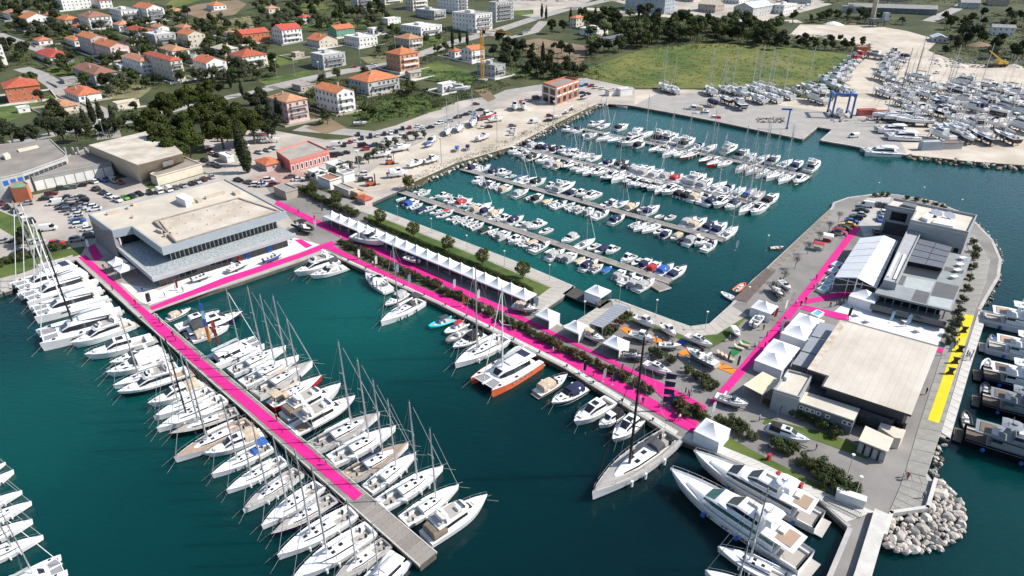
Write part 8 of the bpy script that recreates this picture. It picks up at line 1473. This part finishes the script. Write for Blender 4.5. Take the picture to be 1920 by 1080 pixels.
# water toys and displays
def simple(name, label, cat, loc, b, m, rz=0): return tag(obj(name, b.mesh(name, m), None, loc, rz), label, cat)
p = T(1573, 216); r = thing('boat_lift', 'blue gantry boat lift straddling a white boat', 'boat lift', p, 1.35)
for x in (-5.5, 5.5):
    for y in (-4.6, 4.6): obj('leg', cached('bll', lambda: MB().box(-0.45, 0.45, -0.4, 0.4, 0.8, 11).mesh('leg', [HULLC['blue']])), r, (x, y, 0)); obj('wheel', cached('blw', lambda: MB().tube((0, -0.4, 0.8), (0, 0.4, 0.8), 0.8, 12).mesh('wheel', [M_TYRE])), r, (x, y * 1.0, 0))
for y in (-4.6, 4.6): obj('side_beam', MB().box(-5.9, 5.9, y - 0.5, y + 0.5, 10.2, 11.3).mesh('side_beam', [HULLC['blue']]), r); obj('lower_beam', MB().box(-5.9, 5.9, y - 0.3, y + 0.3, 1.6, 2.3).mesh('lower_beam', [HULLC['blue']]), r)
obj('cross_beam', MB().box(-6.0, -5.0, -5.1, 5.1, 11.31, 12.2).mesh('cross_beam', [HULLC['blue']]), r)
hauled('hard', (1572, 218), 1.35, 10.5, 'lift', 'hanging in the blue lift', 'white cruiser', 1.6)
p = T(905, 151); h = 30; r = thing('tower_crane', 'yellow tower crane above the building site', 'crane', p, -0.35); M_CR = mat('crane_yellow', (0.55, 0.27, 0.03), 0.6, 0.1)
b = MB()
for sx in (-0.7, 0.7):
    for sy in (-0.7, 0.7): b.box(sx - 0.14, sx + 0.14, sy - 0.14, sy + 0.14, 0, h)
for i in range(15):
    for a, c in (((-0.7, -0.7), (0.7, -0.7)), ((0.7, -0.7), (0.7, 0.7)), ((0.7, 0.7), (-0.7, 0.7)), ((-0.7, 0.7), (-0.7, -0.7))): b.tube((*a, i * 2), (*c, i * 2 + 2), 0.07, 4)
obj('tower', b.mesh('tower', [M_CR]), r); b = MB(); b.tube((-4, 0.4, h), (19, 0.4, h - 1.5), 0.16, 4); b.tube((-4, -0.4, h), (19, -0.4, h - 1.5), 0.16, 4); b.tube((0, 0, h + 1.6), (19, 0, h - 0.8), 0.13, 4)
for i in range(18): b.tube((i, 0.4, h - i * 0.07), (i + 0.5, 0, h + 1.3 - i * 0.11), 0.06, 3); b.tube((i + 0.5, 0, h + 1.3 - i * 0.11), (i + 1, -0.4, h - i * 0.07), 0.06, 3)
obj('jib', b.mesh('jib', [M_CR]), r); obj('counterweight', MB().box(-5, -3, -0.8, 0.8, h - 2.2, h + 0.3).mesh('counterweight', [wallmat('concrete')]), r); obj('operator_cab', MB().box(0.8, 2.2, -0.6, 0.6, h - 2.2, h - 0.3).mesh('operator_cab', [DARK]), r); obj('ballast', MB().box(-2.5, 2.5, -2.5, 2.5, -0.5, 1.0).mesh('ballast', [wallmat('concrete')]), r)
p = T(1868, 126); r = thing('mobile_crane', 'yellow mobile crane beside the rubble heaps', 'crane', p, 0.1, 1.3); obj('chassis', MB().box(-5.5, 5.0, -1.3, 1.3, 0.7, 1.6).mesh('chassis', [BLACK]), r); obj('cab', MB().box(-0.5, 2.2, -1.2, 1.2, 1.6, 3.6, 0, 0.2, 0.1).box(3.4, 5.2, -1.25, 1.25, 1.0, 2.8, 0, 0.2, 0.05).mesh('cab', [PAINT['yellow']]), r); b = MB(); b.tube((1.5, 0, 3.4), (-6.5, 0, 8.2), 0.55, 4, 0, 0.35); obj('boom', b.mesh('boom', [PAINT['yellow']]), r)
for x in (-4.5, -3.2, 1.5, 3.5):
    for y in (-1.2, 1.2): obj('wheel', cached('mcw', lambda: MB().tube((0, -0.2, 0), (0, 0.2, 0), 0.65, 10).mesh('wheel', [M_TYRE])), r, (x, y, 0.65))
for px, rz, lb in (((695, 348), 0.4, 'orange forklift parked beside the quay huts'), ((731, 308), 0.2, 'orange forklift on the gravel lane')):
    p = T(*px); r = thing('forklift', lb, 'forklift', p, rz, 1.3); obj('body', MB().box(-1.4, 1.2, -0.8, 0.8, 0.4, 1.3, 0, 0.1, 0.05).mesh('body', [PAINT['orange']]), r); obj('mast', MB().box(1.3, 1.45, -0.5, -0.4, 0.1, 3.4).box(1.3, 1.45, 0.4, 0.5, 0.1, 3.4).box(1.3, 1.45, -0.4, 0.4, 3.2, 3.4).mesh('mast', [BLACK]), r); obj('fork', MB().box(1.5, 2.8, -0.45, -0.3, 0.1, 0.18).box(1.5, 2.8, 0.3, 0.45, 0.1, 0.18).box(1.46, 1.52, -0.5, 0.5, 0.1, 0.8).mesh('fork', [BLACK]), r); obj('cage', MB().box(-0.7, -0.6, -0.7, 0.7, 1.3, 2.3).box(0.6, 0.7, -0.7, 0.7, 1.3, 2.3).box(-0.8, 0.8, -0.75, 0.75, 2.3, 2.4).mesh('cage', [BLACK]), r)
    for x in (-0.9, 0.9):
        for y in (-0.8, 0.8): obj('wheel', cached('fkw', lambda: MB().tube((0, -0.15, 0), (0, 0.15, 0), 0.42, 10).mesh('wheel', [M_TYRE])), r, (x, y, 0.42))
p = T(1633, 44); r = thing('cement_silo', 'tall pale cement silo at the gravel works', 'silo', p, 0.1); obj('tank', MB().tube((0, 0, 5), (0, 0, 19), 2.0, 12).tube((0, 0, 2.5), (0, 0, 5), 0.4, 12, 0, 2.0).mesh('tank', [wallmat('beige')], 40), r)
for a in range(4): obj('leg', cached('sil', lambda: MB().box(-0.2, 0.2, -0.2, 0.2, 0, 5).mesh('leg', [wallmat('midgrey')])), r, (1.6 * cos(a * pi / 2), 1.6 * sin(a * pi / 2), 0))
p = T(1650, 50); r = thing('gravel_hopper', 'grey gravel hopper with blue tower beside the silo', 'hopper', p, 0.1); obj('hopper', MB().box(-9, 0, -3, 3, 4, 6.5, 0, -0.6, -0.6).mesh('hopper', [wallmat('midgrey')]), r); obj('mixer_tower', MB().box(1, 5, -2, 2, 5, 11).mesh('mixer_tower', [wallmat('bluegrey')]), r)
for x, y in ((-8, -2), (-8, 2), (-1, -2), (-1, 2), (1.5, -1.5), (4.5, 1.5)): obj('leg', cached('hpl', lambda: MB().box(-0.25, 0.25, -0.25, 0.25, 0, 5).mesh('leg', [wallmat('midgrey')])), r, (x, y, 0))
for x, y, sz, m_, lb in ((1562, 46, 9, wallmat('white'), 'white sand heap at the gravel works'), (1595, 44, 6, M_SOIL, 'brown gravel heap at the works'), (1018, 192, 4, wallmat('cream'), 'pale sand heap by the brick building'), (1835, 85, 9, M_SOIL, 'large earth heap on the right hill'), (1800, 125, 7, M_ROCK, 'rubble heap beside the yard road'), (1900, 125, 6, M_ROCK, 'rubble heap right of the yellow crane'), (1755, 112, 6, M_ROCK, 'rubble heap at the yard entrance')):
    p = T(x, y); rnd = random.Random(x); b = MB(); rings = []
    for k in range(6):
        rr = sz * (1 - k / 5.3); rings.append([(rr * cos(2 * pi * i / 14) * rnd.uniform(0.85, 1.15), rr * 0.7 * sin(2 * pi * i / 14) * rnd.uniform(0.85, 1.15), sz * 0.32 * (k / 5) ** 0.8 - 0.2) for i in range(14)])
    b.loft(rings); tag(obj('heap', b.mesh('heap', [m_], 60), None, p), lb, 'heap')
p = G(1430, 718, 2.6); b = MB(); b.box(-3.5, 3.5, -2, 2, -0.12, 0); r = thing('awning', 'cream awning beside the grey metal cube', 'awning', (p.x, p.y, 0), 0.7); obj('awning_roof', MB().box(-3.6, 3.6, -2.2, 2.2, 2.5, 2.62).mesh('awning_roof', [CLOTH['tan'] if 0 else mat('awning_cream', (0.6, 0.55, 0.4), 0.8, 0.06)]), r)
for x in (-3.4, 3.4):
    for y in (-2, 2): obj('post', cached('awp', lambda: MB().tube((0, 0, 0), (0, 0, 2.5), 0.06, 6).mesh('post', [ALU])), r, (x, y, 0))
for x, y, c, lb in ((1533, 468, 'red', 'red canopied display stall by the bank'), (1550, 452, 'white', 'colourful board stand by the bank'), (1572, 440, 'maroon', 'dark red machine stand near the parked cars')):
    p = G(x, y); r = thing('display_stall', lb, 'stall', p, -0.5); obj('stall_roof', MB().box(-1.6, 1.6, -1.3, 1.3, 2.1, 2.3, 0, 0.3, 0.3).mesh('stall_roof', [CLOTH[c]]), r)
    for sx in (-1.5, 1.5):
        for sy in (-1.2, 1.2): obj('post', cached('dsp', lambda: MB().box(-0.04, 0.04, -0.04, 0.04, 0, 2.1).mesh('post', [ALU])), r, (sx, sy, 0))
    obj('counter', MB().box(-1.2, 1.2, -0.9, -0.4, 0, 1.0).mesh('counter', [CLOTH['red' if c == 'white' else 'grey']]), r)
for i, (x, y) in enumerate(((1352, 668), (1360, 672), (1368, 676), (1385, 655), (1396, 650))):
    p = G(x, y); r = thing('sun_lounger', f'beige sun lounger near the green mat, {ordw(i + 1)} of five', 'lounger', p + Vector((0, 0, 0.12)), 2.2 + 0.1 * i, 1.2, 'beige loungers on display'); obj('cushion', cached('slc', lambda: MB().box(-0.9, 0.5, -0.35, 0.35, 0.25, 0.42).mesh('cushion', [CLOTH['tan']])), r); obj('backrest', cached('slb', lambda: MB().add([(0.5, -0.35, 0.3), (1.1, -0.35, 0.75), (1.1, 0.35, 0.75), (0.5, 0.35, 0.3), (0.5, -0.35, 0.42), (1.04, -0.35, 0.84), (1.04, 0.35, 0.84), (0.5, 0.35, 0.42)], [(3, 2, 1, 0), (4, 5, 6, 7), (0, 1, 5, 4), (1, 2, 6, 5), (2, 3, 7, 6), (3, 0, 4, 7)]).mesh('backrest', [CLOTH['tan']])), r); obj('frame', cached('slf', lambda: MB().box(-0.85, 0.9, -0.3, 0.3, 0, 0.24, 0, 0.1, 0.02).mesh('frame', [ALU])), r)
for i, (x, y) in enumerate(((1562, 512), (1557, 526), (1550, 537), (1543, 546), (1531, 593), (1568, 500))):
    p = G(x, y); r = thing('spa_tub', f'white spa tub with blue water, {ordw(i + 1)} beside the marquee', 'tub', p + Vector((0, 0, 0.1)), 0.7, None, 'display tubs by the marquee'); obj('shell', cached('spa', lambda: MB().box(-1.6, 1.6, -1.0, -0.75, 0, 0.9).box(-1.6, 1.6, 0.75, 1.0, 0, 0.9).box(-1.6, -1.3, -0.75, 0.75, 0, 0.9).box(1.3, 1.6, -0.75, 0.75, 0, 0.9).mesh('shell', [WHITE])), r); obj('water', cached('spw', lambda: MB().box(-1.3, 1.3, -0.75, 0.75, 0.1, 0.75).mesh('water', [mat('pool_blue', (0.15, 0.42, 0.52), 0.1, 0.05)])), r)
for i, (x, y) in enumerate(((1445, 905), (1457, 896), (1500, 917), (1441, 862), (1478, 908))):
    p = G(x, y); tag(obj('hydrant_box', cached('hyd', lambda: MB().box(-0.35, 0.35, -0.25, 0.25, 0, 1.1, 0, 0.03, 0.03).box(-0.4, 0.4, -0.3, 0.3, 1.1, 1.2).mesh('hydrant_box', [PAINT['red']])), None, (p.x, p.y, 0.1), 0.5), f'red hydrant box on the yacht quay, {ordw(i + 1)} of five', 'hydrant', 'red hydrant boxes')
p = G(1592, 942); tag(obj('transformer_box', MB().box(-2.2, 2.2, -0.6, 0.6, 0, 1.7).box(-2.3, 2.3, -0.7, 0.7, 1.7, 1.82).mesh('transformer_box', [wallmat('white')]), None, (p.x, p.y, 0.1), -0.52), 'white utility cabinet at the end of the quay lawn', 'cabinet')
a, c = G(1545, 940), G(1612, 972); d = c - a; r = thing('gate_railing', 'dark railing with gate before the corner pier', 'railing', a, atan2(d.y, d.x)); n = 26
obj('top_rail', MB().box(0, d.length, -0.03, 0.03, 1.15, 1.22).box(0, d.length, -0.03, 0.03, 0.15, 0.2).mesh('top_rail', [BLACK]), r)
for i in range(n + 1): obj('bar', cached('gbar', lambda: MB().box(-0.025, 0.025, -0.025, 0.025, 0.1, 1.15).mesh('bar', [BLACK])), r, (d.length * i / n, 0, 0))
for px, lb in (((1440, 247), 'blue harbour crane arm on the far quay'),):
    p = T(1475, 242); r = thing('jib_crane', lb, 'crane', p, 2.9); obj('column', MB().box(-0.5, 0.5, -0.5, 0.5, 0, 1).tube((0, 0, 1), (0, 0, 9), 0.35, 8).mesh('column', [HULLC['blue']]), r); obj('arm', MB().box(-1.0, 4, -0.3, 0.3, 9, 9.8, 0, 0.3, 0.05).mesh('arm', [HULLC['blue']]), r)
# masonry quay markings: mooring bollards along the yacht quay
for i, q in enumerate(path_px([(650, 491), (820, 568), (1060, 690), (1262, 817)], 8.0)):
    o = obj('bollard', cached('bol', lambda: MB().disc((0, 0), 0.16, 0, 0.4, 8).disc((0, 0), 0.24, 0.4, 0.5, 8).mesh('bollard', [BLACK])), None, (q.x + 0.4, q.y + 0.4, 0.1)); tag(o, None, 'bollard', 'mooring bollards'); reg('bol', o, q.x, 'small black mooring bollard', 'along the yacht quay')
# mooring lines from the bows of the larger yachts
ml = {}
for o in list(COL.objects):
    if o.parent is None and o.get('group') in (gW, gE, gQ) and o.name.split('.')[0] in ('sailing_yacht', 'motor_yacht', 'motor_cruiser', 'catamaran'):
        k = o.name.split('.')[0]; L0 = {'sailing_yacht': 12, 'motor_yacht': 14, 'motor_cruiser': 9, 'catamaran': 13.5}[k]; y = 2.75 if k == 'catamaran' else 0.4
        for sg in (1, -1): obj('mooring_line', cached(('ml', k, sg), lambda: MB().path([(L0 / 2 - 0.4, sg * y, 1.3), (L0 / 2 + 0.9, sg * (y + 0.4), 0.5), (L0 / 2 + 2.0, sg * (y + 0.7), -0.15)], 0.02, 4).mesh('mooring_line', [mat('rope_pale', (0.42, 0.38, 0.32), 0.9, 0.2)])), o)
# dressing flags on the catamaran
p = G(398, 655, 1.5); r = thing('signal_flags', 'vertical blue orange and red signal banners among the yachts', 'flag', (p.x, p.y, 0)); obj('flag_line', MB().tube((0, 0, 0.5), (-0.3, 0.2, 15), 0.03, 4).tube((1.6, 0, 0.5), (1.5, 0, 11), 0.03, 4).mesh('flag_line', [STEEL]), r)
for i, c in enumerate(('orange', 'orange', 'blue', 'lightblue', 'blue')): obj('signal_flag', MB().box(-0.35, 0.35, -0.02, 0.02, 0, 1.9).mesh('signal_flag', [CLOTH[c]]), r, (-0.1, 0.02, 3.6 + 2.0 * i), 0.4)
for i in range(3): obj('signal_flag', MB().box(-0.4, 0.4, -0.02, 0.02, 0, 1.9).mesh('signal_flag', [CLOTH['red']]), r, (1.55, 0.02, 3.0 + 2.0 * i), -0.3 + 0.3 * i)

for o in list(COL.objects):
    if o.get('label', '').startswith('white sailing yacht numbered 15'):
        cu = bpy.data.curves.new('num', 'FONT'); cu.body = '15'; cu.size = 0.95; cu.extrude = 0.01; tmp = bpy.data.objects.new('num', cu); COL.objects.link(tmp)
        me = bpy.data.meshes.new_from_object(tmp.evaluated_get(bpy.context.evaluated_depsgraph_get())); bpy.data.objects.remove(tmp); me.materials.clear(); me.materials.append(BLACK)
        obj('bow_number', me, o, (4.55, 0.98, 0.45), rot=(radians(80), 0, radians(180 - 27))); obj('bow_number', me, o, (3.75, -1.32, 0.45), rot=(radians(80), 0, radians(27)))
write_ordinal_labels()
